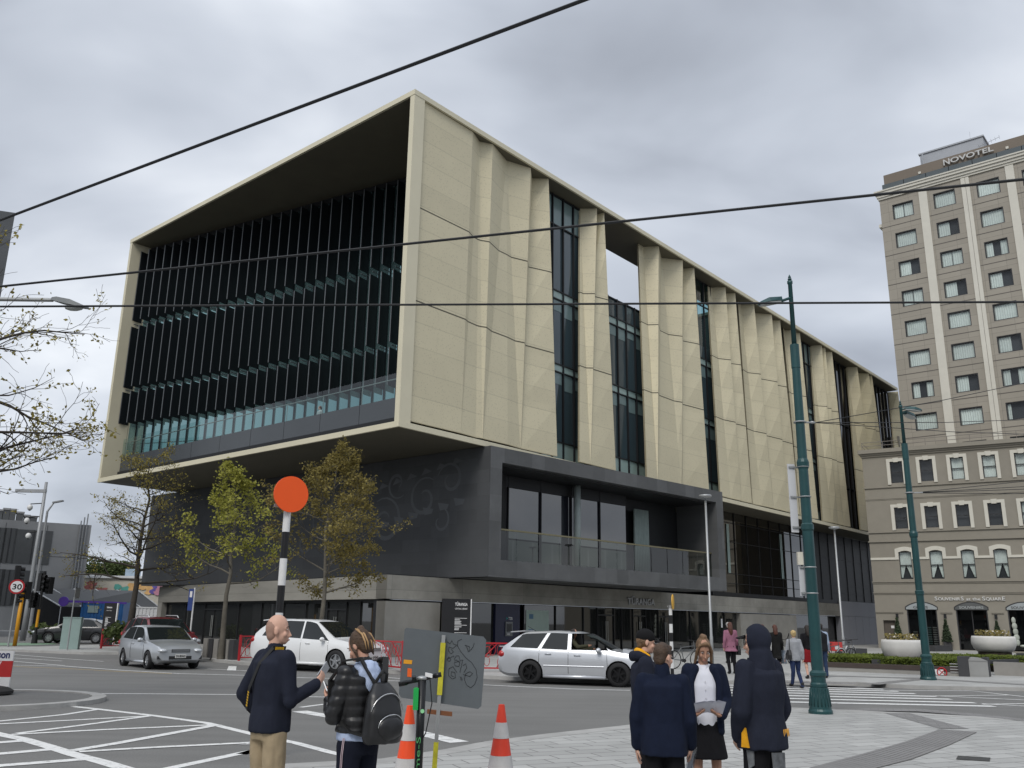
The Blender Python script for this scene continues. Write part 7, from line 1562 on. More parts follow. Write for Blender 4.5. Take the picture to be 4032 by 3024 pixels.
q = MB(); q.slab([V((1.32, -.30, .925)), V((1.32, .30, .925)), V((1.75, .26, .865)), V((1.75, -.26, .865))], V((0, 0, .075))); q.build('bonnet_scoop', SILV2, wag, local=True); q = MB(); q.fbox(V((1.751, -.23, .875)), V((.01, 0, 0)), V((0, .46, 0)), V((0, 0, .05))); q.build('scoop_mouth', TRIMB, wag, local=True)
q = MB(); q.tube([V((-1.25, -.2, 1.44)), V((-1.5, -.2, 1.58))], .008, 5); q.build('aerial', TRIMB, wag, local=True)
q = MB(); q.ring(V((.62, -.36, .92)), V((.9, 0, .45)), .175, .017, 24, 6); q.tube([V((.62, -.36, .92)), V((.8, -.36, .84))], .03, 6); q.build('steering_wheel', TRIMB, wag, local=True)
q = MB(); q.fbox(V((-.28, -.58, .7)), V((.14, 0, 0)), V((0, .46, 0)), V((-.1, 0, .66))); q.build('seat', TRIMB, wag, local=True)
SUVW = dict(L=4.6, w=.91, wb=2.70, wx=.02, wr=.36, zb=.24, belt=[(-2.3, 1.10), (.9, .98), (2.3, .80)], top=[(-2.30, .80), (-2.24, 1.08), (-1.95, 1.38), (-1.6, 1.60), (-.8, 1.675), (.1, 1.66), (.42, 1.60), (1.25, 1.08), (1.8, .99), (2.15, .88), (2.30, .70)],
   wins=[(-1.80, -1.12, -1.50, -.95), (-1.04, -.12, -.86, -.12), (-.05, 1.06, -.05, .42)], ws=(1.22, .42), rw=(-2.22, -1.64), hz=.74, hy=.72, tz=.98, mx=.86, handles=(-.82, .22), seams=((-1.1, -1.04), (-.08, -.08), (1.08, 1.04)), spk=5, plate='GYG642', hh=.085, hl=.2)
WPT = paintmat('white_paint', (.74, .75, .75), 0.0); fw = V((math.cos(rad(-26)), math.sin(rad(-26)), 0)); lf = V((-fw.y, fw.x, 0)); F1 = G(1322, 2650); c = F1 - fw * (1.35 + .02) + lf * .81; c.z = 0
tw_ = car('crossover_car', 'white crossover car passing behind the bald man and the woman', c, math.atan2(fw.y, fw.x), SUVW, WPT, RIMS)[0]
q = MB(); q.fbox(V((-1.98, -.62, 1.60)), V((.4, 0, .05)), V((0, 1.24, 0)), V((0, 0, .03))); q.build('spoiler', WPT, tw_, local=True)
SUVR = dict(SUVW); SUVR.update(L=4.55, plate=None, hz=.80, grm=TRIMB); DRED = paintmat('dark_red_paint', (.17, .012, .018), .3)
yw = rad(-50); fw = V((math.cos(yw), math.sin(yw), 0)); tr_ = car('parked_suv', 'dark red car with roof rails parked behind the silver hatchback', V((-14.0, 37.0, 0)), yw, SUVR, DRED, RIMS)[0]
for s_ in (-1, 1): q = MB(); q.tube([V((-1.3, s_ * .58, 1.66)), V((-1.2, s_ * .58, 1.735)), V((.1, s_ * .58, 1.73)), V((.25, s_ * .58, 1.64))], .022, 6); q.build('roof_rail', mat('rail_silver', (.55, .56, .57), .3, .5) if 'rail_silver' not in bpy.data.materials else bpy.data.materials['rail_silver'], tr_, local=True, smooth=True)
SED = dict(L=4.5, w=.86, wb=2.6, wx=.02, wr=.30, zb=.19, belt=[(-2.2, .92), (.9, .88), (2.2, .72)], top=[(-2.25, .72), (-2.2, .94), (-1.72, 1.0), (-1.1, 1.32), (-.75, 1.40), (.0, 1.41), (.3, 1.36), (1.05, .93), (1.7, .85), (2.1, .75), (2.25, .6)],
   wins=[(-1.35, -.45, -.98, -.45), (-.38, .88, -.38, .28)], ws=(1.02, .3), rw=(-1.68, -1.08), hz=.62, hy=.7, tz=.8, mx=.7, handles=(-.6, .25), seams=((-.42, -.42),), spk=6)
b = G(298, 2536, PZ); b = W(300, 2536, 54); b.z = PZ + .006; car('black_sedan', 'black sedan in the side street behind the pale green cabinet', b, rad(188), SED, paintmat('black_paint', (.012, .013, .015), .2), RIMS)
# ================================================================ people
SKIN = mat('skin', (.50, .28, .20), .55, var=.07, scale=18, spec=.35); SKIN2 = mat('skin_pale', (.58, .35, .26), .55, var=.07, scale=18, spec=.35); SKINT = mat('skin_tan', (.42, .23, .155), .55, var=.08, scale=18)
def cloth(n, c, var=.14, bump=.35, rough=.9, sheen=.0): return mat(n, c, rough, var=var, scale=14, bump=bump, bscale=260, spec=.15, sheen=sheen)
NAVYK = cloth('navy_knit', (.018, .021, .034)); NAVYF = cloth('navy_fleece', (.011, .016, .035), .2, .6); BLKC = cloth('black_cloth', (.010, .010, .012)); KHAKI = cloth('khaki_cotton', (.36, .285, .185), .12, .2)
PUFF = mat('black_puffer', (.012, .012, .013), .38, var=.15, scale=8, spec=.45); LBLUE = cloth('pale_blue_fleece', (.42, .50, .68)); WCOT = cloth('white_cotton', (.66, .67, .73), .05, .15); GOLDL = cloth('gold_lining', (.75, .36, .02)); 
HAIRB = mat('brown_hair', (.065, .038, .022), .55, var=.5, scale=30, bump=.6, bscale=90); HAIRL = mat('light_brown_hair', (.16, .095, .05), .5, var=.5, scale=30, bump=.6, bscale=90); HAIRD = mat('dark_hair', (.022, .015, .012), .5, var=.4, scale=30, bump=.6); BLOND = mat('blond_hair', (.48, .35, .16), .5, var=.35, scale=30, bump=.6); REDH = mat('auburn_hair', (.085, .03, .018), .5, var=.4, scale=30, bump=.6); GREYH = mat('grey_hair', (.35, .34, .33), .6, var=.2, scale=30)
EYEW = mat('eye_white', (.55, .52, .5), .3); EYED = mat('eye_dark', (.02, .014, .01), .2); LIP = mat('lip', (.36, .13, .11), .5); SHOE = mat('black_shoe', (.013, .013, .014), .5); PHONE = mat('phone_case', (.42, .43, .45), .3, .4); SCRN = glassmat('phone_screen', (.02, .02, .025)); STRAP = mat('black_strap', (.012, .012, .012), .6); LEATH = mat('black_leather', (.012, .012, .013), .38, spec=.5)
def solid(mb, name, m, parent, vox, smooth=5, amp=0.0, freq=9.0, seed=0, stretch=(1, 1, .45)):
    """closed overlapping shapes fused into one continuous skin"""
    o = mb.build(name, m, parent, local=True, rec=True); tmp = o.parent; o.parent = None
    rm = o.modifiers.new('r', 'REMESH'); rm.mode = 'VOXEL'; rm.voxel_size = vox; rm.use_smooth_shade = True
    if smooth: s_ = o.modifiers.new('s', 'SMOOTH'); s_.iterations = smooth; s_.factor = .5
    evaluated(o, name); o.parent = tmp; o.data.materials.clear(); o.data.materials.append(m)
    me = o.data
    if amp:
        ns = [v.normal.copy() for v in me.vertices]
        for v, n_ in zip(me.vertices, ns):
            q = V((v.co.x * stretch[0], v.co.y * stretch[1], v.co.z * stretch[2])) * freq + V((seed, seed * 2, 0)); v.co += n_ * amp * (noise.noise(q) + .5 * noise.noise(q * 2.3))
    me.polygons.foreach_set('use_smooth', [True] * len(me.polygons)); me.polygons.foreach_set('material_index', [0] * len(me.polygons)); me.update(); return o
def loft(mb, rings, n=22):
    """rings: (centre, half width x, half depth y, yaw)"""
    vs = []; fs = []
    for c, a, b, yw in rings:
        for j in range(n):
            t = j / n * 6.2832; ct, st = math.cos(t), math.sin(t); x = a * math.copysign(abs(ct) ** .82, ct); y = b * math.copysign(abs(st) ** .82, st); vs.append(V(c) + V((x * math.cos(yw) - y * math.sin(yw), x * math.sin(yw) + y * math.cos(yw), 0)))
    for i in range(len(rings) - 1):
        for j in range(n): fs.append((i * n + j, i * n + (j + 1) % n, (i + 1) * n + (j + 1) % n, (i + 1) * n + j))
    fs.append(tuple(range(n - 1, -1, -1))); fs.append(tuple((len(rings) - 1) * n + j for j in range(n))); mb.add(vs, fs)
def limb(mb, pts, rs, n=12):
    P = []; R_ = []
    for i in range(len(pts) - 1):
        k = 5
        for j in range(k): f = j / k; P.append(V(pts[i]).lerp(V(pts[i + 1]), f)); R_.append(rs[i] + (rs[i + 1] - rs[i]) * f)
    P.append(V(pts[-1])); R_.append(rs[-1]); mb.tube(P, R_, n)
    for p, r_ in zip(pts, rs): mb.ell(p, r_, r_, r_, 10, 7)
class Person:
    def __init__(s, label, loc, face, H, pose=None, name='person', group=None, near=True, wide=1.0):
        s.H = H; s.k = H / 1.72; s.t = thing(name, label, 'person', loc, rad(face - 90), group); s.near = near; s.t.scale = (.89, .93, 1) if near else (1, 1, 1); s.vox = .0065 if near else .017; s.cv = .011 if near else .019
        k = s.k; s.J = {}
        for sd_, nm in ((-1, 'L'), (1, 'R')):
            s.J[nm + 'S'] = V((sd_ * .178 * wide, 0, 1.395)) * k; s.J[nm + 'E'] = V((sd_ * .235 * wide, -.02, 1.10)) * k; s.J[nm + 'W'] = V((sd_ * .245 * wide, .05, .855)) * k
            s.J[nm + 'H'] = V((sd_ * .092, 0, .90)) * k; s.J[nm + 'K'] = V((sd_ * .105, .015, .49)) * k; s.J[nm + 'A'] = V((sd_ * .11, -.015, .085)) * k; s.J[nm + 'T'] = V((sd_ * .125, .155, .03)) * k
        s.hy, s.hp = 0.0, 0.0; s.wide = wide; s.hand_dir = {'L': None, 'R': None}; s.palm = {'L': V((1, 0, 0)), 'R': V((-1, 0, 0))}; s.curl = {'L': .5, 'R': .5}
        for q, v in (pose or {}).items():
            if q == 'head': s.hy, s.hp = rad(v[0]), rad(v[1])
            elif q[1:] == 'dir': s.hand_dir[q[0]] = V(v).normalized()
            elif q[1:] == 'palm': s.palm[q[0]] = V(v).normalized()
            elif q[1:] == 'curl': s.curl[q[0]] = v
            else: s.J[q] = V(v) * k
        s.nb = V((0, -.01, 1.46)) * k; s.hc = s.nb + Matrix.Rotation(s.hy, 3, 'Z') @ Matrix.Rotation(s.hp * .5, 3, 'X') @ (V((0, .02, .155)) * k)
        s.HM = Matrix.Rotation(s.hy, 3, 'Z') @ Matrix.Rotation(s.hp, 3, 'X')
    def h(s, x, y, z): return s.hc + s.HM @ (V((x, y, z)) * s.k)
    def body(s, m, legs=False, arms=False, face=True, extra=None):
        k = s.k; mb = MB(); h = s.h; R_ = s.HM
        mb.ell(h(0, -.012, .02), .074 * k, .094 * k, .098 * k, 18, 12, R_); mb.ell(h(0, .022, -.045), .057 * k, .066 * k, .072 * k, 16, 10, R_); mb.ell(h(0, .055, -.085), .03 * k, .028 * k, .026 * k, 12, 8, R_)
        mb.ell(h(0, .066, .012), .05 * k, .02 * k, .02 * k, 12, 6, R_)
        if s.near:
            mb.tube([h(0, .078, .008), h(0, .092, -.02), h(0, .106, -.043), h(0, .088, -.052)], [.009 * k, .011 * k, .0145 * k, .011 * k], 8); mb.ell(h(0, .083, -.078), .024 * k, .012 * k, .012 * k, 10, 6, R_)
            for q in (-1, 1): mb.ell(h(q * .078, -.005, -.012), .010 * k, .020 * k, .032 * k, 10, 7, R_); mb.ell(h(q * .038, .066, -.035), .022 * k, .018 * k, .022 * k, 10, 6, R_)
        else:
            mb.ell(h(0, .095, -.03), .014 * k, .02 * k, .02 * k, 8, 6, R_)
        limb(mb, [s.nb - V((0, .0, .06)) * k, s.nb + V((0, .0, .03)) * k, h(0, -.015, -.06)], [.062 * k, .056 * k, .054 * k])
        loft(mb, [(V((0, 0, z)) * k, a * k, b * k, 0) for z, a, b in ((.88, .13, .085), (1.05, .115, .075), (1.25, .13, .08), (1.40, .13, .065), (1.44, .06, .05))])
        for q in 'LR':
            S, E, Wr = s.J[q + 'S'], s.J[q + 'E'], s.J[q + 'W']; limb(mb, [S * .93 + V((0, 0, S.z * .07)), E, Wr], [.036 * k, .034 * k, .026 * k] if not arms else [.048 * k, .042 * k, .028 * k], 10); s.hand(mb, q)
            Hh, K, A, T = (s.J[q + c] for c in 'HKAT'); limb(mb, [Hh, K, A], [.06 * k, .05 * k, .035 * k] if not legs else [.085 * k, .056 * k, .036 * k], 10)
            if legs: mid = K.lerp(A, .28) + V((0, -.012, 0)) * k; mb.ell(mid, .054 * k, .058 * k, .11 * k, 12, 8)
        o = solid(mb, 'body', m, s.t, s.vox, 3 if s.near else 2); s.b = o
        if s.near and face:
            for q in (-1, 1):
                e = MB(); e.ell(h(q * .031, .080, .003), .013 * k, .006 * k, .0055 * k, 10, 6, R_); eo = e.build('eye', EYEW, s.t, local=True, smooth=True); e = MB(); e.ell(h(q * .031, .0845, .002), .006 * k, .003 * k, .0055 * k, 8, 5, R_); e.build('iris', EYED, eo, local=True, smooth=True)
                e = MB(); e.tube([h(q * .014, .089, .021), h(q * .032, .088, .027), h(q * .052, .073, .019)], [.003 * k, .0042 * k, .002 * k], 6); e.build('eyebrow', HAIRD, s.t, local=True, smooth=True)
            e = MB(); e.tube([h(-.022, .085, -.076), h(0, .097, -.075), h(.022, .085, -.076)], [.002 * k, .0055 * k, .002 * k], 6); e.build('lips', LIP, s.t, local=True, smooth=True)
        return o
    def hand(s, mb, q):
        k = s.k; E, Wr = s.J[q + 'E'], s.J[q + 'W']; d = s.hand_dir[q] or (Wr - E).normalized(); pn = s.palm[q]; pn = (pn - d * pn.dot(d)); pn = pn.normalized() if pn.length > .1 else d.orthogonal().normalized(); sd_ = d.cross(pn) * (1 if q == 'R' else -1); cu = s.curl[q]
        c = Wr + d * .048 * k
        R_ = Matrix((sd_, d, pn)).transposed(); mb.ell(c, .040 * k, .056 * k, .017 * k, 12, 8, R_); limb(mb, [Wr - d * .01, c], [.025 * k, .024 * k], 8)
        if not s.near:
            mb.ell(Wr + d * .105 * k + pn * .03 * k * cu, .034 * k, .05 * k, .016 * k, 8, 6, R_); mb.tube([Wr + d * .03 * k - sd_ * .03 * k, Wr + d * .075 * k - sd_ * .05 * k], .011 * k, 6); return
        for f in range(4):
            off = (-.029 + .0193 * f) * k; L_ = (.072, .081, .076, .060)[f] * k; r_ = (.0088, .0092, .0088, .0078)[f] * k; p = Wr + d * .088 * k + sd_ * off; pts = [p - d * .02 * k]; dd = d.copy(); pts.append(p)
            for j in range(3): dd = (dd + pn * cu * (.55 + .15 * j + .06 * f)).normalized(); p = p + dd * L_ * (.42, .32, .26)[j]; pts.append(p)
            mb.tube(pts, [r_ * 1.05, r_ * 1.02, r_, r_ * .95, r_ * .75], 8); mb.ell(pts[-1], r_ * .75, r_ * .75, r_ * .75, 6, 5)
        b = Wr + d * .022 * k - sd_ * .028 * k + pn * .004 * k; t1 = b + (d * .6 - sd_ * .75 + pn * .35).normalized() * .036 * k; t2 = t1 + (d * .85 - sd_ * .2 + pn * .45).normalized() * .032 * k; t3 = t2 + (d * .85 + sd_ * .15 + pn * .4).normalized() * .024 * k; mb.tube([b, t1, t2, t3], [.013 * k, .0115 * k, .010 * k, .008 * k], 8); mb.ell(t3, .008 * k, .008 * k, .008 * k, 6, 5)
    def top(s, name, m, hem=.82, ease=1.0, waist=.155, chest=.185, hip=.17, depth=.12, sl=(.068, .058, .048), wrist=1.0, collar=True, amp=.007, hood=False, sleeves=True, seed=1, neckr=.068, extra=None, flare=0):
        k = s.k; mb = MB(); e = ease
        rg = [(V((0, .0, hem)) * k, (hip + flare) * e * k, (depth + .01 + flare) * e * k, 0), (V((0, .0, hem + .10)) * k, hip * e * k, depth * 1.05 * e * k, 0), (V((0, .005, 1.06)) * k, waist * e * k, depth * .98 * e * k, 0), (V((0, .005, 1.25)) * k, chest * .97 * e * k, depth * 1.08 * e * k, 0), (V((0, -.005, 1.37)) * k, chest * .95 * e * k, depth * .95 * e * k, 0), (V((0, -.01, 1.425)) * k, .125 * k, .085 * k, 0), (V((0, -.008, 1.465)) * k, neckr * k, neckr * k, 0)]
        loft(mb, rg)
        for q in 'LR':
            S, E, Wr = s.J[q + 'S'], s.J[q + 'E'], s.J[q + 'W']; i_ = V((S.x * .62, S.y, S.z + .012 * k))
            if sleeves: limb(mb, [i_, S, E, E.lerp(Wr, wrist)], [.062 * k, sl[0] * k, sl[1] * k, sl[2] * k])
        if collar: limb(mb, [s.nb - V((0, 0, .02)) * k, s.nb + V((0, .006, .025)) * k], [.071 * k, .066 * k], 14)
        if extra: extra(mb)
        return solid(mb, name, m, s.t, s.cv, 4 if s.near else 2, amp, 9, seed)
    def trousers(s, m, top=.98, r=(.100, .072, .062), hip=.162, depth=.115, end=1.0, amp=.006, name='trousers', seed=2):
        k = s.k; mb = MB(); loft(mb, [(V((0, 0, .80)) * k, hip * k, depth * .95 * k, 0), (V((0, -.008, .90)) * k, hip * 1.02 * k, depth * 1.06 * k, 0), (V((0, 0, top)) * k, (hip - .012) * k, depth * .92 * k, 0)])
        for q in 'LR':
            Hh, K, A = (s.J[q + c] for c in 'HKA'); Hh = Hh + V((0, 0, -.04)) * k; limb(mb, [Hh, K, K.lerp(A, end) + V((0, 0, -.03 if end == 1 else 0)) * k], [r[0] * k, r[1] * k, r[2] * k], 14)
        return solid(mb, name, m, s.t, s.cv, 4 if s.near else 2, amp, 10, seed)
    def skirt(s, m, top=1.0, bot=.55, r0=.15, r1=.21, name='skirt'):
        k = s.k; mb = MB(); loft(mb, [(V((0, .01, bot)) * k, r1 * k, r1 * .78 * k, 0), (V((0, .0, .85)) * k, .185 * k, .14 * k, 0), (V((0, 0, top)) * k, r0 * k, .115 * k, 0)]); return solid(mb, name, m, s.t, s.cv, 3, .006, 16, 3, (1, 1, .12))
    def shoes(s, m=None, hi=.0):
        k = s.k; m = m or SHOE
        for q in 'LR':
            A, T = s.J[q + 'A'], s.J[q + 'T']; d = (T - A); fz = V((d.x, d.y, d.z + .055 * k)); mb = MB(); a0_ = A - V((0, 0, .045)) * k - fz.normalized() * .035 * k; mb.tube([a0_, A.lerp(T, .45) - V((0, 0, .035)) * k, T + V((0, 0, .005)) * k, T + fz.normalized() * .045 * k], [.040 * k, .045 * k, .042 * k, .022 * k], 10); mb.ell(A - V((0, 0, .01)) * k, .043 * k, .05 * k, .055 * k, 10, 7)
            if hi: mb.tube([A, A + V((0, 0, hi)) * k], .047 * k, 10)
            solid(mb, 'shoe', m, s.t, .012 if s.near else .016, 2)
    def hair(s, m, parts, amp=.006, name='hair', freq=22, vox=None):
        mb = MB(); k = s.k
        for p in parts:
            if p[0] == 'e': mb.ell(s.h(*p[1]), p[2][0] * k, p[2][1] * k, p[2][2] * k, 16, 11, s.HM)
            else: mb.tube([s.h(*q) for q in p[1]], [r_ * k for r_ in p[2]], 9)
        return solid(mb, name, m, s.t, vox or (.0075 if s.near else .016), 2, amp, freq, 4, (1, 1, .25))
def part(s, mb, name, m, smooth=True, parent=None): return mb.build(name, m, parent or s.t, local=True, smooth=smooth)
GP = V((0, 0, .014))
# ---- bald man with a phone
loc = W(1082, 2600, 7.2); loc.z = .014
p = Person('bald man in a navy jumper and khaki trousers holding a phone', loc, 46, 1.70, dict(head=(-40, 0), RE=(.262, .02, 1.10), RW=(.215, .285, 1.20), Rdir=(-.15, .75, .65), Rpalm=(-.9, .1, .3), Rcurl=.55, LE=(-.30, -.10, 1.13), LW=(-.20, .06, .93)), wide=1.08)
p.body(SKIN2); p.top('jumper', NAVYK, .86, 1.08, .172, .20, .182, .132, (.076, .064, .05), amp=.008, neckr=.072); p.trousers(KHAKI, r=(.108, .084, .078), hip=.172, depth=.128, amp=.013, seed=6); p.shoes()
p.hair(mat('shaved_stubble', (.33, .20, .15), .7, var=.1, scale=40), [('e', (0, -.030, .012), (.0745, .082, .088)), ('e', (0, -.045, -.035), (.066, .055, .06))], 0, 'shaved_hair', vox=.0065)
k = p.k; mb = MB(); st = [V((.075, .045, 1.475)), V((.06, -.06, 1.478)), V((-.01, -.135, 1.36)), V((-.10, -.158, 1.18)), V((-.175, -.125, 1.02)), V((-.21, -.02, .95))]
def flatstrap(mb, pts, w_, th, out=V((0, -1, 0))):
    for i in range(len(pts) - 1):
        d = (pts[i + 1] - pts[i]).normalized(); sd_ = d.cross(out).normalized() * w_ / 2; o_ = sd_.cross(d).normalized() * th; a, b = pts[i] - d * .006, pts[i + 1] + d * .006; mb.slab([a - sd_, a + sd_, b + sd_, b - sd_], o_)
flatstrap(mb, [q * k for q in st], .036, .006); cs_ = part(p, mb, 'camera_strap', STRAP, False)
YLW = mat('strap_yellow', (.62, .36, .015), .6)
for i, (a, b) in enumerate(((0.1, .85), (3.15, 3.9))):
    i0 = int(a); q0_, q1_ = st[i0].lerp(st[i0 + 1], a - i0) * k, st[i0].lerp(st[i0 + 1], b - i0) * k; d = (q1_ - q0_).normalized(); sd_ = d.cross(V((0, -1, 0))).normalized(); nn = sd_.cross(d).normalized(); nn = nn if nn.y < 0 else -nn; mb = MB(); n = 6
    for j in range(n): c = q0_.lerp(q1_, (j + .15) / n); mb.slab([c - sd_ * .011, c + sd_ * .011, c + sd_ * .011 + d * .011, c - sd_ * .011 + d * .011], nn * .009)
    part(p, mb, 'strap_print', YLW, False, cs_)
def phone_in(P, q, label, tilt=V((0, 0, 1)), m=PHONE):
    Wr = P.J[q + 'W']; E = P.J[q + 'E']; d = P.hand_dir[q] or (Wr - E).normalized(); pn = P.palm[q]; pn = (pn - d * pn.dot(d)).normalized(); M_ = wm(P.t); c = Wr + d * .105 * P.k + pn * .022; sd_ = d.cross(pn); t = thing('phone', label, 'phone', M_ @ c); mb = MB(); R3 = M_.to_3x3(); ax = (d * .9 + sd_ * .1).normalized(); o_ = c - ax * .03 - sd_ * .036
    a_, b_, n_ = R3 @ ax, R3 @ sd_, R3 @ pn; O = M_ @ o_; MB().fbox(O, a_ * .14, b_ * .07, n_ * .009).build('case', m, t); MB().fbox(O + a_ * .008 + b_ * .004 + n_ * .0092, a_ * .124, b_ * .062, n_ * .001).build('screen', SCRN, t)
phone_in(p, 'R', 'silver grey phone held up by the bald man')
# ---- woman with backpack
loc = W(1428, 2600, 6.9); loc.z = .014
p = Person('woman in a black puffer jacket with a hair bun, looking at her phone', loc, 138, 1.60, dict(head=(18, -30), LE=(-.255, .04, 1.09), LW=(-.10, .31, 1.17), Ldir=(.25, .8, .5), Lpalm=(.6, -.2, .75), Lcurl=.6, RE=(.25, .05, 1.09), RW=(.03, .30, 1.12), Rdir=(-.5, .7, .4), Rpalm=(-.5, -.1, .8)), wide=1.02)
p.body(SKIN); p.trousers(cloth('dark_navy_leggings', (.010, .012, .022)), r=(.112, .078, .055), hip=.178, depth=.135, amp=.006); p.shoes()
p.top('hoodie', LBLUE, .90, 1.08, .165, .18, .180, .135, (.06, .05, .04), amp=.005); 
jk = p.top('puffer_jacket', PUFF, .965, 1.2, .165, .185, .168, .128, (.083, .073, .055), amp=.006, wrist=.95)
for v in jk.data.vertices:      # quilting
    q = v.co.z / .072; v.co += v.normal * (.010 * abs(math.sin(q * math.pi)) - .004)
k = p.k; mb = MB(); mb.ell(V((0, -.105, 1.40)) * k, .125 * k, .062 * k, .085 * k, 16, 10); mb.ell(V((0, -.15, 1.33)) * k, .085 * k, .045 * k, .085 * k, 16, 10); limb(mb, [V((-.10, -.05, 1.45)) * k, V((0, -.11, 1.46)) * k, V((.10, -.05, 1.45)) * k], [.035 * k, .045 * k, .035 * k]); solid(mb, 'hood', LBLUE, p.t, .011, 3, .008, 14)
p.hair(HAIRB, [('e', (0, -.028, .03), (.088, .095, .092)), ('e', (0, -.06, -.03), (.072, .06, .07)), ('e', (0, -.075, .105), (.038, .036, .034)), ('t', [(.06, .02, .02), (.085, .0, -.05), (.075, -.01, -.11)], (.02, .016, .006)), ('t', [(-.06, .02, .02), (-.085, .0, -.05), (-.07, .0, -.12)], (.02, .016, .006)), ('t', [(0, -.10, .08), (.02, -.12, .0), (.03, -.10, -.08), (.03, -.09, -.13)], (.02, .024, .018, .006)), ('t', [(-.03, -.09, .09), (-.045, -.115, 0), (-.05, -.10, -.09)], (.016, .02, .006))], .007)
mb = MB()
for x in (-.03, .005, .035, -.055): mb.tube([p.h(x, -.06, .118), p.h(x * 1.6, -.12, .04), p.h(x * 1.8, -.128, -.03), p.h(x * 1.7, -.112, -.09)], [.006, .008, .007, .003], 6)
part(p, mb, 'hair_highlight', mat('blond_streak', (.36, .22, .10), .5, var=.3, scale=30))
mb = MB(); 
for q in (-1,): limb(mb, [V((q * .197, -.02, .9)) * k, V((q * .205, 0, .7)) * k], [.001, .001])
strp = MB()
for dx in (0, .018): strp.tube([V((-.193, -.03 - dx, .93)) * k, V((-.202, -.025 - dx, .80)) * k, V((-.188, -.01 - dx, .6)) * k, V((-.178, 0 - dx, .45)) * k, V((-.172, -.005 - dx, .15)) * k], .0035, 5)
part(p, strp, 'side_stripe', mat('pale_stripe', (.45, .35, .38), .7))
phone_in(p, 'L', 'white phone in the hands of the woman with the backpack', m=WHT)
M_ = wm(p.t); R3 = M_.to_3x3(); bpk = thing('backpack', 'small black leather backpack with silver zips on the woman back', 'bag', M_ @ (V((.03, -.22, .95)) * k), p.t.rotation_euler.z); L_ = lambda x, y, z: V((x, y, z))
mb = MB(); loft(mb, [(V((0, -.045, -.05)), .150, .075, 0), (V((0, -.05, .0)), .168, .092, 0), (V((0, -.045, .16)), .155, .085, 0), (V((0, -.03, .28)), .125, .065, 0), (V((0, .0, .36)), .07, .03, 0)]); solid(mb, 'bag_body', LEATH, bpk, .012, 4, .007, 10)
mb = MB(); mb.ell(V((0, -.13, .06)), .115, .045, .085, 16, 9); solid(mb, 'front_pocket', LEATH, bpk, .01, 2, .003, 12)
mb = MB(); zp = [V((.115 * math.cos(a), -.155 + .02 * abs(math.cos(a)), .065 + .085 * math.sin(a))) for a in [math.pi * j / 12 for j in range(13)]]; mb.tube(zp, .0045, 5); zp = [V((.155 * math.cos(a), -.115 + .03 * abs(math.cos(a)), .12 + .17 * math.sin(a))) for a in [math.pi * (.1 + .8 * j / 14) for j in range(15)]]; mb.tube(zp, .0045, 5); part(p, mb, 'zip', CHR, True, bpk)
mb = MB()
for q in (-1, 1):
    flatstrap(mb, [V((q * .05, .02, .36)), V((q * .12, .10, .52)), V((q * .17, .22, .50)), V((q * .20, .33, .36)), V((q * .215, .30, .18)), V((q * .17, .10, .02)), V((q * .13, .0, .0))], .045, .012, V((0, -.3, 1)))
    mb.tube([V((q * .05, .0, .36)), V((q * .03, -.03, .42)), V((0, -.02, .44))], .012, 6)
part(p, mb, 'shoulder_strap', STRAP, False, bpk)
mb = MB(); mb.ring(V((-.222, .30, .20)), V((1, .2, 0)), .022, .005, 12, 5); part(p, mb, 'buckle', CHR, True, bpk)
# ---- school group
loc = W(2540, 2600, 8.8); loc.z = .014
p = Person('boy in a black cap and navy hoodie with a gold lined hood', loc, -8, 1.62, dict(head=(8, -8), RE=(.24, .03, 1.10), RW=(.16, .20, .95), LE=(-.24, .03, 1.10), LW=(-.15, .2, .95)), wide=1.05)
p.body(SKIN2); p.top('hoodie', NAVYK, .86, 1.16, .17, .19, .18, .135, (.082, .074, .058), amp=.010, seed=8); p.trousers(BLKC, r=(.105, .085, .07)); p.shoes()
k = p.k; mb = MB(); limb(mb, [V((-.11, .03, 1.45)) * k, V((-.09, -.08, 1.48)) * k, V((.0, -.13, 1.47)) * k, V((.09, -.08, 1.48)) * k, V((.11, .03, 1.45)) * k], [.035 * k, .05 * k, .055 * k, .05 * k, .035 * k]); solid(mb, 'hood', NAVYK, p.t, .011, 3, .006, 12)
mb = MB(); limb(mb, [V((-.08, .04, 1.475)) * k, V((-.065, -.05, 1.515)) * k, V((.0, -.085, 1.52)) * k, V((.065, -.05, 1.515)) * k, V((.08, .04, 1.475)) * k], [.02 * k, .034 * k, .036 * k, .034 * k, .02 * k]); solid(mb, 'hood_lining', GOLDL, p.t, .01, 2)
for q in (-1, 1): mb = MB(); mb.tube([V((q * .05, .11, 1.44)) * k, V((q * .055, .145, 1.33)) * k, V((q * .05, .15, 1.24)) * k], .006, 6); part(p, mb, 'drawstring', GOLDL)
p.hair(HAIRL, [('e', (0, -.03, .0), (.080, .088, .075)), ('e', (0, -.06, -.04), (.062, .04, .045))], .004)
mb = MB(); mb.ell(p.h(0, -.018, .045), .087 * k, .107 * k, .082 * k, 18, 10, p.HM); vs = []; solid(mb, 'cap', cloth('black_cap', (.012, .012, .013)), p.t, .009, 2)
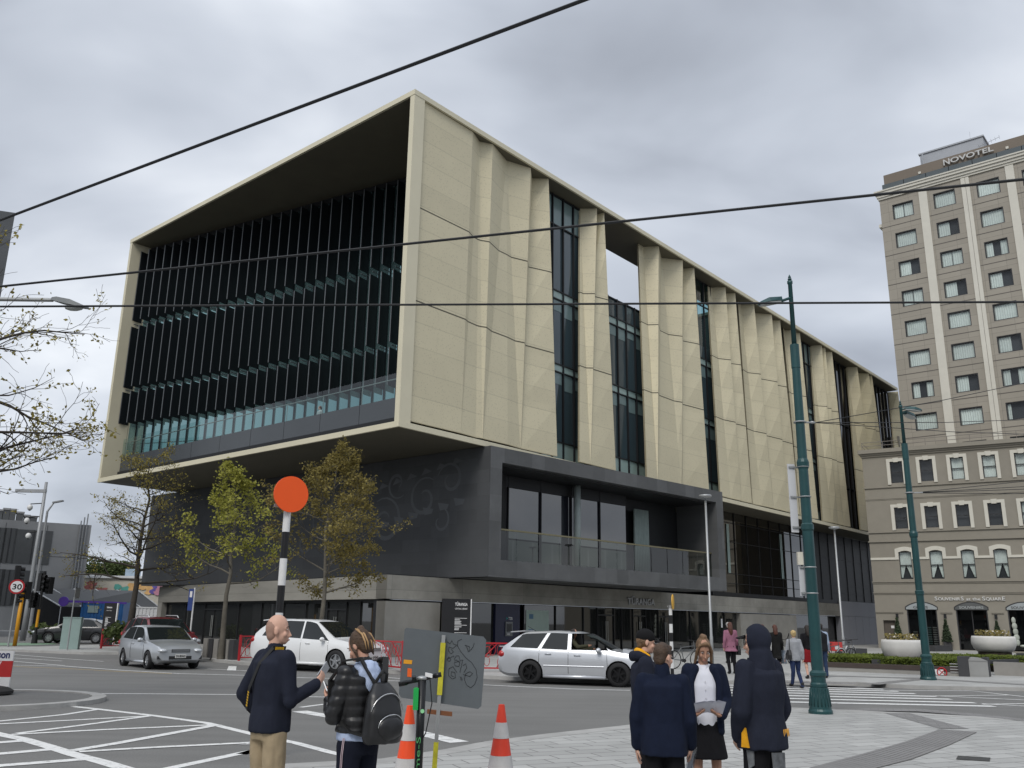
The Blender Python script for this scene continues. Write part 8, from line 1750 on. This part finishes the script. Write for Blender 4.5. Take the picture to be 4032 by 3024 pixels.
def brim(P, name='cap_brim', m=None, z=.028):
    mb = MB(); n = 10; vs = []
    for i in range(n + 1):
        a = -1.15 + 2.3 * i / n; vs.append(P.h(.084 * math.sin(a), .06 + .03 * math.cos(a), z + .004 - .02 * abs(math.sin(a)))); vs.append(P.h(.083 * math.sin(a), .085 + .088 * math.cos(a), z - .012 - .014 * abs(math.sin(a)) ** 2))
    mb.add(vs, [(2 * i, 2 * i + 2, 2 * i + 3, 2 * i + 1) for i in range(n)]); mb.add([v + V((0, 0, .006)) for v in vs], [(2 * i, 2 * i + 1, 2 * i + 3, 2 * i + 2) for i in range(n)]); part(P, mb, name, m or bpy.data.materials['black_cap'], True)
brim(p)
R3 = wm(p.t).to_3x3(); text('NIEL C', .058, WHT, 'lettering', p.t, wm(p.t) @ (V((.185, .085, 1.255)) * k), R3 @ V((-.72, .66, .12)), R3 @ V((0, 0, 1)), .003, width=.19)
loc = W(2606, 2600, 7.3); loc.z = .014
p = Person('boy with short dark hair seen from behind in a navy fleece jacket', loc, 78, 1.53, dict(head=(-42, -4), RE=(.255, .02, 1.09), RW=(.25, .14, .87), LE=(-.26, -.02, 1.10), LW=(-.265, .05, .86)), wide=1.05)
p.body(SKIN2); p.top('fleece_jacket', NAVYF, .80, 1.17, .178, .19, .19, .14, (.085, .075, .062), amp=.007, wrist=.93, seed=12, neckr=.08); p.trousers(BLKC, r=(.104, .084, .072)); p.shoes()
k = p.k; mb = MB(); limb(mb, [p.nb - V((0, 0, .03)) * k, p.nb + V((0, -.005, .05)) * k], [.085 * k, .076 * k], 16); solid(mb, 'collar', NAVYF, p.t, .011, 2)
p.hair(HAIRB, [('e', (0, -.02, .035), (.083, .098, .085)), ('e', (0, -.055, -.02), (.073, .055, .062)), ('e', (0, .045, .075), (.06, .045, .03))], .006)
M_ = wm(p.t); q = M_ @ (p.J['RW'] + V((0, .07, -.10)) * k); t = thing('plastic_sleeve', 'clear plastic sleeve of papers hanging from the hand of the boy seen from behind', 'plastic sleeve', q); MB().slab([q + V((-.02, -.02, .06)), q + V((.05, .0, .07)), q + V((-.02, .03, -.30)), q + V((-.085, .0, -.30))], V((0, .012, 0))).build('sleeve', clearglass('clear_plastic', (.75, .77, .80), 2.5), t); MB().slab([q + V((-.015, -.012, .03)), q + V((.03, .0, .03)), q + V((-.03, .03, -.27)), q + V((-.07, .008, -.27))], V((0, .004, 0))).build('papers', mat('grey_papers', (.25, .27, .31), .7, var=.3, scale=20), t)
loc = W(2768, 2600, 8.7); loc.z = .014
p = Person('girl in a white blouse, open navy jacket and dark skirt, reading papers', loc, -96, 1.555, dict(head=(8, -22), RE=(.25, -.01, 1.10), RW=(.155, .22, .985), Rdir=(-.75, .62, .2), Rpalm=(-.2, .3, .9), Rcurl=.35, LE=(-.25, -.01, 1.10), LW=(-.155, .22, .985), Ldir=(.75, .62, .2), Lpalm=(.2, .3, .9), Lcurl=.35), wide=.98)
p.body(SKINT, legs=True); p.top('blouse', WCOT, .82, 1.0, .15, .17, .165, .125, (.06, .05, .04), amp=.006, wrist=.6, seed=3, neckr=.06, collar=False); p.skirt(BLKC, 1.0, .56, .155, .235); p.shoes()
k = p.k; mb = MB()
for q in (-1, 1): mb.slab([V((0, .085, 1.40)) * k, V((q * .085, .075, 1.375)) * k, V((q * .09, .03, 1.46)) * k, V((q * .055, .05, 1.475)) * k], V((0, .008, 0)))
part(p, mb, 'shirt_collar', WCOT, False)
mb = MB()
for z in (1.3, 1.22, 1.14, 1.06): mb.ell(V((0, .148 if z > 1.1 else .14, z)) * k, .006, .004, .006, 8, 5)
part(p, mb, 'button', mat('button_grey', (.5, .5, .52), .4))
def fleece(mb):
    pass
mb = MB()
for q, nm in ((1, 'R'), (-1, 'L')):   # two open fronts, back and sleeves
    S, E, Wr = p.J[nm + 'S'], p.J[nm + 'E'], p.J[nm + 'W']; limb(mb, [V((S.x * .6, S.y - .01, S.z + .015)), S, E, E.lerp(Wr, .92)], [.066 * k, .084 * k, .076 * k, .062 * k])
    for z0_, z1_, w0_, w1_ in ((.80, 1.10, .165, .158), (1.10, 1.30, .158, .16), (1.30, 1.43, .16, .10)):
        n = 6
        for j in range(n):
            f = (j + .5) / n; z = z0_ + (z1_ - z0_) * f; w_ = (w0_ + (w1_ - w0_) * f); mb.ell(V((q * (w_ - .005), .035, z)) * k, .052 * k, .105 * k, .05 * k, 10, 7)
for j in range(16): z = .82 + .6 * j / 15; mb.ell(V((0, -.085, z)) * k, (.165 if z < 1.35 else .12) * k, .05 * k, .05 * k, 14, 7)
limb(mb, [V((-.075, .05, 1.42)) * k, V((-.075, -.05, 1.465)) * k, V((0, -.09, 1.475)) * k, V((.075, -.05, 1.465)) * k, V((.075, .05, 1.42)) * k], [.026 * k, .03 * k, .03 * k, .03 * k, .026 * k])
solid(mb, 'open_jacket', NAVYF, p.t, .011, 4, .006, 11, 5)
p.hair(HAIRL, [('e', (0, -.03, .035), (.086, .090, .088)), ('e', (0, -.06, -.04), (.074, .05, .075)), ('e', (0, -.04, .125), (.042, .042, .03)), ('t', [(-.055, .045, .07), (-.085, .03, .0), (-.09, .02, -.07), (-.095, .015, -.15), (-.09, .02, -.21)], (.018, .022, .02, .018, .008)), ('t', [(.055, .045, .07), (.085, .03, .0), (.09, .02, -.07), (.098, .01, -.14), (.09, .02, -.20)], (.018, .022, .02, .018, .008)), ('t', [(-.05, .06, .075), (0, .068, .095), (.05, .06, .075)], (.02, .022, .02))], .007)
M_ = wm(p.t); R3 = M_.to_3x3(); t = thing('paper_sheets', 'loose white paper sheets held in both hands by the girl', 'papers', M_ @ (V((0, .33, 1.02)) * k)); 
for j, (dz, a) in enumerate(((0, 0), (.006, .04), (.011, -.03))):
    mb = MB(); n = 8; vs = []
    for i in range(n + 1):
        f = i / n; x = (-.165 + .33 * f); lift = .03 * (1 - abs(2 * f - 1)) + dz
        for g in (0, 1): vs.append(M_ @ (V((x + a * g, .245 + .13 * g, .985 + lift + .11 * g + (.02 if f < .3 else 0) * g)) * k))
    mb.add(vs, [(2 * i, 2 * i + 1, 2 * i + 3, 2 * i + 2) for i in range(n)]); mb.build('sheet', mat('paper_white', (.66, .67, .75), .7, var=.03) if j == 0 else bpy.data.materials['paper_white'], t)
loc = W(2985, 2600, 7.3); loc.z = .014
p = Person('tall boy in a dark hoodie with the hood up over a cap', loc, 128, 1.66, dict(head=(20, -4), LE=(-.285, .0, 1.09), LW=(-.205, .11, .90), RE=(.285, -.02, 1.09), RW=(.205, .10, .90)), wide=1.15)
p.body(SKIN2); p.top('hoodie', NAVYK, .80, 1.22, .182, .195, .195, .148, (.094, .084, .064), amp=.011, seed=15); p.trousers(BLKC, r=(.118, .098, .088), hip=.185, depth=.14, amp=.009); p.shoes()
k = p.k; mb = MB(); mb.ell(p.h(0, -.028, .018), .108 * k, .122 * k, .128 * k, 20, 12, p.HM); mb.ell(p.h(0, -.035, -.08), .10 * k, .10 * k, .085 * k, 16, 9, p.HM); loft(mb, [(V((0, -.02, 1.38)) * k, .15 * k, .12 * k, 0), (V((0, -.025, 1.46)) * k, .115 * k, .11 * k, 0), (V((0, -.02, 1.54)) * k, .10 * k, .105 * k, 0)]); hd = solid(mb, 'hood', NAVYK, p.t, .010, 3, .008, 10)
# open the hood at the face
bm = bmesh.new(); bm.from_mesh(hd.data); iv = p.HM.inverted()
for v in list(bm.verts):
    q = iv @ (v.co - p.hc) / k
    if q.y > .055 and -.12 < q.z < .085 and abs(q.x) < .085: bm.verts.remove(v)
bm.to_mesh(hd.data); bm.free(); brim(p, 'cap_brim', bpy.data.materials['black_cap'], .05)
mb = MB()
for q in (-1, 1): mb.ring(p.h(q * .034, .092, .0), p.HM @ V((0, 1, 0)), .022 * k, .0022, 16, 4)
for q in (-1, 1): mb.tube([p.h(q * .055, .09, .003), p.h(q * .078, .0, .003)], .002, 4)
part(p, mb, 'spectacles', STRAP)
mb = MB(); pts = [V((-.222, .02, 1.15)), V((-.232, .01, 1.0)), V((-.236, .0, .88)), V((-.232, .0, .82))]
for i in range(3): w_ = (.004, .012, .026, .036); a, b = pts[i] * k, pts[i + 1] * k; mb.slab([a + V((-.004, -w_[i], 0)), a + V((-.004, w_[i], 0)), b + V((-.004, w_[i + 1], 0)), b + V((-.004, -w_[i + 1], 0))], V((-.02, 0, 0)))
part(p, mb, 'gold_gusset', GOLDL, False)
R3 = wm(p.t).to_3x3(); text('UMA', .075, mat('print_orange', (.72, .34, .03), .6), 'lettering', p.t, wm(p.t) @ (V((.055, -.183, .895)) * k), R3 @ V((.96, .28, 0)), (0, 0, 1), .004, width=.13, bold=.003)
GC = mat('grey_camouflage', (.16, .17, .18), .8, var=.6, scale=11)
mb = MB(); mb.slab([V((-.115, -.165, .79)) * k, V((.03, -.185, .785)) * k, V((.02, -.19, .66)) * k, V((-.05, -.19, .63)) * k, V((-.115, -.175, .66)) * k], V((0, -.014, 0))); part(p, mb, 'pocket_patch', GC, False)
mb = MB(); mb.slab([V((-.196, .02, .80)) * k, V((-.196, -.05, .80)) * k, V((-.200, -.05, .69)) * k, V((-.202, .0, .66)) * k], V((-.014, 0, 0))); part(p, mb, 'pocket_patch', GC, False)
# ---- people walking away over the crossing
def walker(label, px, d, H, face, stride, topc, kind, hairm, hlong=0, legc=None, bag=None, gz=PZ, grp='people walking towards the library'):
    l_ = W(px, 2600, d); l_.z = gz; s_ = stride
    P = Person(label, l_, face, H, dict(LK=(-.10, .06 * s_, .49), LA=(-.10, -.02 - .10 * s_, .10 + .06 * max(0, -s_)), LT=(-.11, .13 - .10 * s_, .035 + .05 * max(0, -s_)), RK=(.10, -.02 * s_ + .02, .48), RA=(.10, -.02 + .12 * s_ - .1, .10 + .05 * max(0, s_)), RT=(.11, .13 + .12 * s_ - .1, .035), LE=(-.23, -.04 - .05 * s_, 1.10), LW=(-.25, .05 - .1 * s_, .87), RE=(.23, -.03 + .05 * s_, 1.10), RW=(.25, .05 + .1 * s_, .87)), near=False, group=grp)
    bare = kind in ('redskirt', 'whitecoat', 'blackcoat'); P.body(SKIN2, legs=bare)
    if kind == 'pink': P.top('cardigan', topc, .74, 1.05, .15, .17, .175, .12, (.066, .056, .046), flare=.07, amp=.01)
    elif kind == 'redskirt': P.top('jacket', topc, .92, 1.02, .15, .17, .16, .12); P.skirt(cloth('red_wool', (.20, .012, .016)), 1.0, .52, .15, .19)
    elif kind in ('whitecoat', 'blackcoat'): P.top('coat', topc, .56, 1.05, .155, .175, .165, .125, (.07, .06, .05), flare=.045, amp=.012)
    elif kind == 'vest': P.top('shirt', cloth('pale_blue_shirt', (.30, .36, .46)), .88, 1.05, .165, .185, .17, .125, (.066, .056, .045)); P.top('padded_vest', topc, .84, 1.16, .17, .18, .175, .13, sleeves=False)
    else: P.top('jumper', topc, .80, 1.06, .16, .175, .17, .125, (.07, .06, .05), amp=.008)
    if kind not in ('redskirt',): P.trousers(legc or BLKC, r=(.096, .066, .052), end=1.0 if kind != 'blackcoat' else .45)
    P.shoes(hi=.08 if kind == 'boots' else 0)
    parts = [('e', (0, -.02, .025), (.088, .10, .09)), ('e', (0, -.05, -.03), (.078, .06, .07))]
    if hlong: parts += [('t', [(0, -.07, .0), (-.01, -.11, -.12), (0, -.12, -.22), (.01, -.12, -.22 - hlong)], (.085, .085, .075, .03))]
    P.hair(hairm, parts, .008); k = P.k; M_ = wm(P.t)
    if bag:
        q = {'R': V((.27, .05, .78)), 'L': V((-.27, .03, .78)), 'LS': V((-.205, -.02, .98)), 'RL': V((.27, .06, .62))}[bag[0]] * k; t = thing(bag[1], bag[2], 'bag', M_ @ q, P.t.rotation_euler.z); w_, d_, h_ = bag[3]
        mb = MB(); loft(mb, [(V((0, 0, -h_ / 2)), d_ / 2, w_ / 2, 0), (V((0, 0, 0)), d_ * .55, w_ * .52, 0), (V((0, 0, h_ / 2)), d_ * .4, w_ * .42, 0)], 12); mb.build('bag_body', bag[4], t, local=True)
        mb = MB(); top_ = .46 if bag[0] == 'LS' else .13
        for y in (-.3, .3): mb.tube([V((0, y * w_, h_ / 2)), V((0.02 if bag[0] == 'LS' else 0, y * w_ * .6, h_ / 2 + top_ * .7)), V((.05 if bag[0] == 'LS' else 0, 0, h_ / 2 + top_))], .01, 5)
        mb.build('handle', STRAP, t, local=True)
    return P
walker('woman with long auburn hair in a pink cardigan and black trousers walking away', 2880, 31.4, 1.68, 92, .8, cloth('pink_knit', (.28, .125, .18)), 'pink', REDH, .12, None, ('R', 'handbag', 'black handbag in the right hand of the woman in pink', (.34, .14, .30), LEATH))
walker('person with grey hair just ahead of the woman in pink', 2872, 40, 1.70, 90, .5, BLKC, 'plain', GREYH)
walker('woman in a knee length white coat, half hidden behind the hooded boy', 3008, 30.6, 1.62, 90, -.5, cloth('white_coat', (.58, .57, .56), .05), 'whitecoat', REDH, .0)
walker('woman in a long black coat carrying a shopping bag', 3058, 31.0, 1.62, 90, .9, cloth('black_coat', (.014, .014, .014)), 'blackcoat', REDH, .03, None, ('RL', 'shopping_bag', 'dark printed paper bag hanging from the hand of the woman in black', (.38, .15, .42), mat('printed_bag', (.12, .15, .19), .5, var=.9, scale=14)))
walker('blonde woman in a pale grey jumper and dark blue jeans stepping off the kerb', 3130, 26.2, 1.56, 96, -.9, cloth('grey_marl', (.30, .31, .33)), 'boots', BLOND, .0, cloth('dark_denim', (.022, .035, .085)), ('LS', 'shoulder_bag', 'black shoulder bag of the blonde woman', (.30, .13, .26), LEATH), gz=.012)
walker('woman in a dark red skirt and black jacket, half hidden by the near green post', 3186, 29.2, 1.62, 90, .6, BLKC, 'redskirt', HAIRD, .05)
walker('man in a dark padded vest over a pale blue shirt', 3238, 29.6, 1.68, 90, .5, cloth('dark_vest', (.016, .017, .02)), 'vest', HAIRD, 0, cloth('denim_blue', (.03, .05, .10)))
# seated person, people up in the library, the driver
def sitter(label, l_, face, H, topc, legc, hairm, cat=None, sit=True):
    P = Person(label, l_, face, H, dict(LK=(-.10, .40, .52), LA=(-.10, .42, .10), LT=(-.10, .56, .04), RK=(.10, .40, .52), RA=(.10, .42, .10), RT=(.10, .56, .04), LH=(-.09, 0, .55), RH=(.09, 0, .55), LE=(-.22, .08, 1.0), LW=(-.12, .32, .9), RE=(.22, .08, 1.0), RW=(.12, .32, .9)) if False else {}, near=False); return P
l_ = W(3650, 2570, 37.5); zt_ = zat(3655, 2516, l_); l_.z = zt_ - 1.24; 
p = Person('person in a bright blue jacket sitting behind the far green post', l_, 155, 1.60, dict(LH=(-.09, 0, .50), RH=(.09, 0, .50), LK=(-.10, .40, .50), LA=(-.10, .40, .10), LT=(-.10, .55, .04), RK=(.10, .40, .50), RA=(.10, .40, .10), RT=(.10, .55, .04)), near=False); k = p.k
# sitting: lower the trunk onto the seat
SIT = .42
for q in 'LR':
    for c_ in 'SEW': p.J[q + c_] = p.J[q + c_] - V((0, -.04, SIT * k))
    p.J[q + 'E'] = p.J[q + 'S'] + V((.04 if q == 'R' else -.04, .10, -.26)) * k; p.J[q + 'W'] = p.J[q + 'E'] + V((-.08 if q == 'R' else .08, .22, .02)) * k
p.nb = p.nb - V((0, -.04, SIT * k)); p.hc = p.hc - V((0, -.05, SIT * k))
def sit_body(P, m, tm, lm, hm, nm='jacket'):
    k = P.k; mb = MB(); h = P.h; mb.ell(h(0, -.012, .02), .074 * k, .094 * k, .098 * k, 14, 10); mb.ell(h(0, .025, -.045), .057 * k, .066 * k, .072 * k, 12, 8); limb(mb, [P.nb - V((0, 0, .06)), h(0, -.01, -.06)], [.06 * k, .052 * k]); loft(mb, [(V((0, 0, .52)) * k, .12 * k, .08 * k, 0), (V((0, .03, 1.0)) * k, .12 * k, .07 * k, 0)])
    for q in 'LR': limb(mb, [P.J[q + 'S'], P.J[q + 'E'], P.J[q + 'W']], [.04 * k, .035 * k, .028 * k], 8); P.hand(mb, q)
    solid(mb, 'body', m, P.t, .016, 2); mb = MB(); loft(mb, [(V((0, 0, .47)) * k, .18 * k, .14 * k, 0), (V((0, .01, .65)) * k, .17 * k, .13 * k, 0), (V((0, .035, .85)) * k, .19 * k, .125 * k, 0), (V((0, .035, .98)) * k, .16 * k, .10 * k, 0), (V((0, .03, 1.05)) * k, .07 * k, .07 * k, 0)])
    for q in 'LR': limb(mb, [P.J[q + 'S'] * 1.0, P.J[q + 'E'], P.J[q + 'W']], [.074 * k, .064 * k, .05 * k])
    solid(mb, nm, tm, P.t, .018, 2, .008); mb = MB()
    for q in 'LR': limb(mb, [P.J[q + 'H'], P.J[q + 'K'], P.J[q + 'A']], [.10 * k, .075 * k, .055 * k])
    solid(mb, 'trousers', lm, P.t, .018, 2); P.hair(hm, [('e', (0, -.025, .03), (.086, .10, .088)), ('e', (0, -.05, -.03), (.075, .055, .065))], .006)
sit_body(p, SKINT, cloth('bright_blue', (.015, .14, .45)), BLKC, REDH); p.shoes()
st_ = wm(p.t) @ V((0, -.05, 0)); o = MB().cbox(V((st_.x, st_.y, PZ)), .6, .5, p.t.location.z + .40 * k - PZ, p.t.rotation_euler.z).build('stone_bench', DST); tag(o, 'stone seat under the person in the bright blue jacket', 'stone bench')
# driver
M_ = wm(wag); dl = M_ @ V((-.10, -.36, .20)); p = Person('driver in an olive jacket at the open window of the silver wagon', dl, math.degrees(wag.rotation_euler.z), 1.66, dict(LH=(-.09, 0, .50), RH=(.09, 0, .50), LK=(-.10, .42, .55), LA=(-.10, .75, .25), LT=(-.10, .88, .25), RK=(.10, .42, .55), RA=(.10, .75, .25), RT=(.10, .88, .25)), near=False, name='person'); k = p.k
SITD = .36
for q in 'LR': p.J[q + 'S'] = p.J[q + 'S'] - V((0, -.0, SITD * k))
p.J['RE'] = p.J['RS'] + V((.13, .20, -.18)) * k; p.J['RW'] = p.J['RE'] + V((-.10, .26, .04)) * k; p.J['LE'] = p.J['LS'] + V((-.02, .15, -.24)) * k; p.J['LW'] = V((-.05, .56, .80)) * k
p.nb = p.nb - V((0, 0, SITD * k)); p.hc = p.hc - V((0, -.02, SITD * k)); sit_body(p, SKINT, cloth('olive_jacket', (.055, .055, .035)), BLKC, HAIRD)
# man on the library balcony and one at the roof terrace
bl = LB(8.3, 2.0, 10.61); p = walker('man in a pale shirt leaning at the library balcony glass', 2000, 20, 1.70, 220, .2, cloth('pale_shirt', (.40, .42, .42)), 'plain', REDH, 0, cloth('tan_trousers', (.14, .11, .08)), grp='people up in the library'); p.t.location = bl
tl_ = RB(23.6, 2.0, 20.3); p = walker('person with white hair looking over the roof terrace glass', 2000, 20, 1.66, -40, .1, cloth('pale_grey_top', (.40, .41, .43)), 'plain', GREYH, grp='people up in the library'); p.t.location = tl_
# ================================================================ overhead wires
WIRE = mat('wire_black', (.014, .015, .017), .6)
def wire(label, pts, z, r_, sag=0.0):
    P = [G(x, y, z) for x, y in pts]; a, b = P[0] + (P[0] - P[-1]) * .12, P[-1] + (P[-1] - P[0]) * .12; n = 16
    o = MB().tube([a.lerp(b, i / n) - V((0, 0, sag * 4 * (i / n) * (1 - i / n))) for i in range(n + 1)], r_, 6).build('overhead_wire', WIRE); tag(o, label, 'overhead wire', 'tram wires over the street')
wire('highest overhead wire, rising steeply across the sky above the library roof', [(0, 867), (2320, -8)], 6.6, .017)
wire('overhead wire crossing the middle of the library and rising to the hotel', [(0, 1128), (4032, 706)], 6.2, .016)
wire('level overhead wire crossing below the library balcony wire and behind the near lamp head', [(0, 1207), (4032, 1189)], 5.9, .015)
# wires tied to the two green posts
hk = UP(3165, 1662, P1)
mb = MB(); mb.ring(V((P1.x, P1.y, hk.z)), V((0, 0, 1)), .125, .015, 20, 5); mb.tube([V((P1.x + .12, P1.y, hk.z)), V((P1.x + .36, P1.y + .1, hk.z + .02))], .02, 6); mb.ell(V((P1.x + .3, P1.y + .08, hk.z + .02)), .06, .03, .03, 8, 6); o = mb.build('wire_clamp', STEEL); tag(o, 'clamp on the near green post that holds three span wires', 'clamp')
s0_ = V((P1.x + .36, P1.y + .1, hk.z + .02))
for (x, y, d, lab) in ((4100, 1494, 24, 'span wire rising from the near green post towards the hotel tower'), (4100, 1650, 26, 'level span wire from the near green post past the hotel'), (4100, 1712, 28, 'span wire sinking from the near green post past the hotel railing')):
    e_ = W(x, y, d); o = MB().tube([s0_, s0_.lerp(e_, .5) - V((0, 0, .05)), e_], .009, 5).build('span_wire', WIRE); tag(o, lab, 'span wire', 'span wires tied to the green posts')
hk2 = UP(3575, 1941, P2); s1_ = V((P2.x + .1, P2.y, hk2.z))
mb = MB(); mb.ring(V((P2.x, P2.y, hk2.z)), V((0, 0, 1)), .125, .02, 18, 5); mb.tube([s1_, s1_ + V((.35, 0, .02))], .02, 5); o = mb.build('wire_clamp', STEEL); tag(o, 'clamp on the farther green post that holds four thin wires', 'clamp')
for (x, y, lab) in ((4100, 1888, 'uppermost thin wire fanning right from the farther green post'), (4100, 1912, 'second thin wire from the top fanning right from the farther green post'), (4100, 1924, 'third thin wire from the top fanning right from the farther green post'), (4100, 1944, 'lowest thin wire running right from the farther green post')):
    e_ = W(x, y, 33); o = MB().tube([s1_, e_], .011, 5).build('span_wire', WIRE); tag(o, lab, 'span wire', 'span wires tied to the green posts')
# ================================================================ bicycles
BKF = mat('bike_grey', (.13, .135, .14), .4, .5); BKW = mat('bike_white', (.6, .6, .6), .4)
def bike(label, loc, yaw, fm, guard=None, box=False):
    t = thing('bicycle', label, 'bicycle', loc, yaw, 'bicycles parked by the library'); X = V((0, 1, 0)); w0_, w1_ = V((-.52, 0, .34)), V((.52, 0, .34))
    for c in (w0_, w1_):
        o = MB().ring(c, X, .32, .020, 24, 6).build('wheel', TYRE, t, local=True, smooth=True); mb = MB()
        for j in range(10): a = j * .628; mb.tube([c, c + V((math.cos(a), 0, math.sin(a))) * .31], .003, 3)
        mb.tube([c - X * .03, c + X * .03], .03, 8); mb.build('spokes', STEEL, o, local=True)
    bb_, st, hd_ = V((-.08, 0, .30)), V((-.20, 0, .82)), V((.36, 0, .86)); mb = MB()
    for a, b in ((bb_, st), (bb_, V((.39, 0, .72))), (st.lerp(bb_, .12), V((.37, 0, .82))), (w0_, bb_), (w0_, st.lerp(bb_, .15)), (V((.40, 0, .70)), w1_), (V((.40, 0, .70)), hd_ + V((0, 0, .12)))): mb.tube([a, b], .017, 6)
    mb.build('frame', fm, t, local=True); mb = MB(); mb.ell(V((-.23, 0, .88)), .13, .07, .03, 10, 6); mb.build('saddle', TRIMB, t, local=True, smooth=True); mb = MB(); mb.tube([V((.34, -.3, 1.02)), V((.38, -.1, 1.0)), V((.38, .1, 1.0)), V((.34, .3, 1.02))], .014, 6); mb.build('handlebar', TRIMB, t, local=True); mb = MB(); mb.tube([bb_ - X * .08, bb_ + X * .08], .06, 10); mb.tube([bb_ + X * .08, bb_ + V((.12, .08, -.12))], .012, 5); mb.build('crank', TRIMB, t, local=True)
    if guard:
        for c in (w0_, w1_): mb = MB(); mb.tube([c + V((math.cos(a) * .36, 0, math.sin(a) * .36)) for a in [math.pi * (.15 + .08 * j) for j in range(9)]], .022, 5); mb.build('mudguard', guard, t, local=True)
    if box: mb = MB(); mb.cbox(V((-.45, 0, .55)), .55, .45, .38); mb.build('delivery_box', mat('red_box', (.50, .05, .045), .5), t, local=True); mb = MB(); mb.box(-.62, -.235, .62, -.35, -.227, .78); mb.build('box_label', BKW, t, local=True)
b = W(2700, 2600, 34.2); b.z = PZ; bike('grey mountain bike leaning by the library entrance behind the girl', b, rad(20), BKF)
for k, (x, d, yw, g, bx, lab) in enumerate(((3092, 40, 50, BKW, False, 'bicycle with white mudguards behind the woman in the black coat'), (3118, 42, 60, BKW, False, 'bicycle with white mudguards behind the blonde woman'), (3285, 39, 35, BKW, False, 'white guarded bicycle right behind the man in the dark vest'), (3318, 41, 25, None, True, 'bicycle carrying a red delivery box at the end of the library'), (3352, 44, 55, BKW, False, 'rightmost parked bicycle, before the grey service doors'), (2560, 38, 10, None, False, 'dark bicycle before the entrance doors, behind the wagon nose'))):
    b = W(x, 2600, d); b.z = PZ; bike(lab, b, rad(yw), BKF, g, bx)
# low white barrier by the entrance
b = W(2440, 2560, 33); b.z = PZ; t = thing('barrier_block', 'low white barrier block with orange marks before the library doors', 'barrier', b); mb = MB(); mb.cbox(b, 1.5, .4, .62, rad(10)); mb.build('block', WHP, t); mb = MB(); mb.cbox(b + V((.1, -.215, .28)), .35, .02, .28, rad(10)); mb.build('orange_mark', CONEO, t)
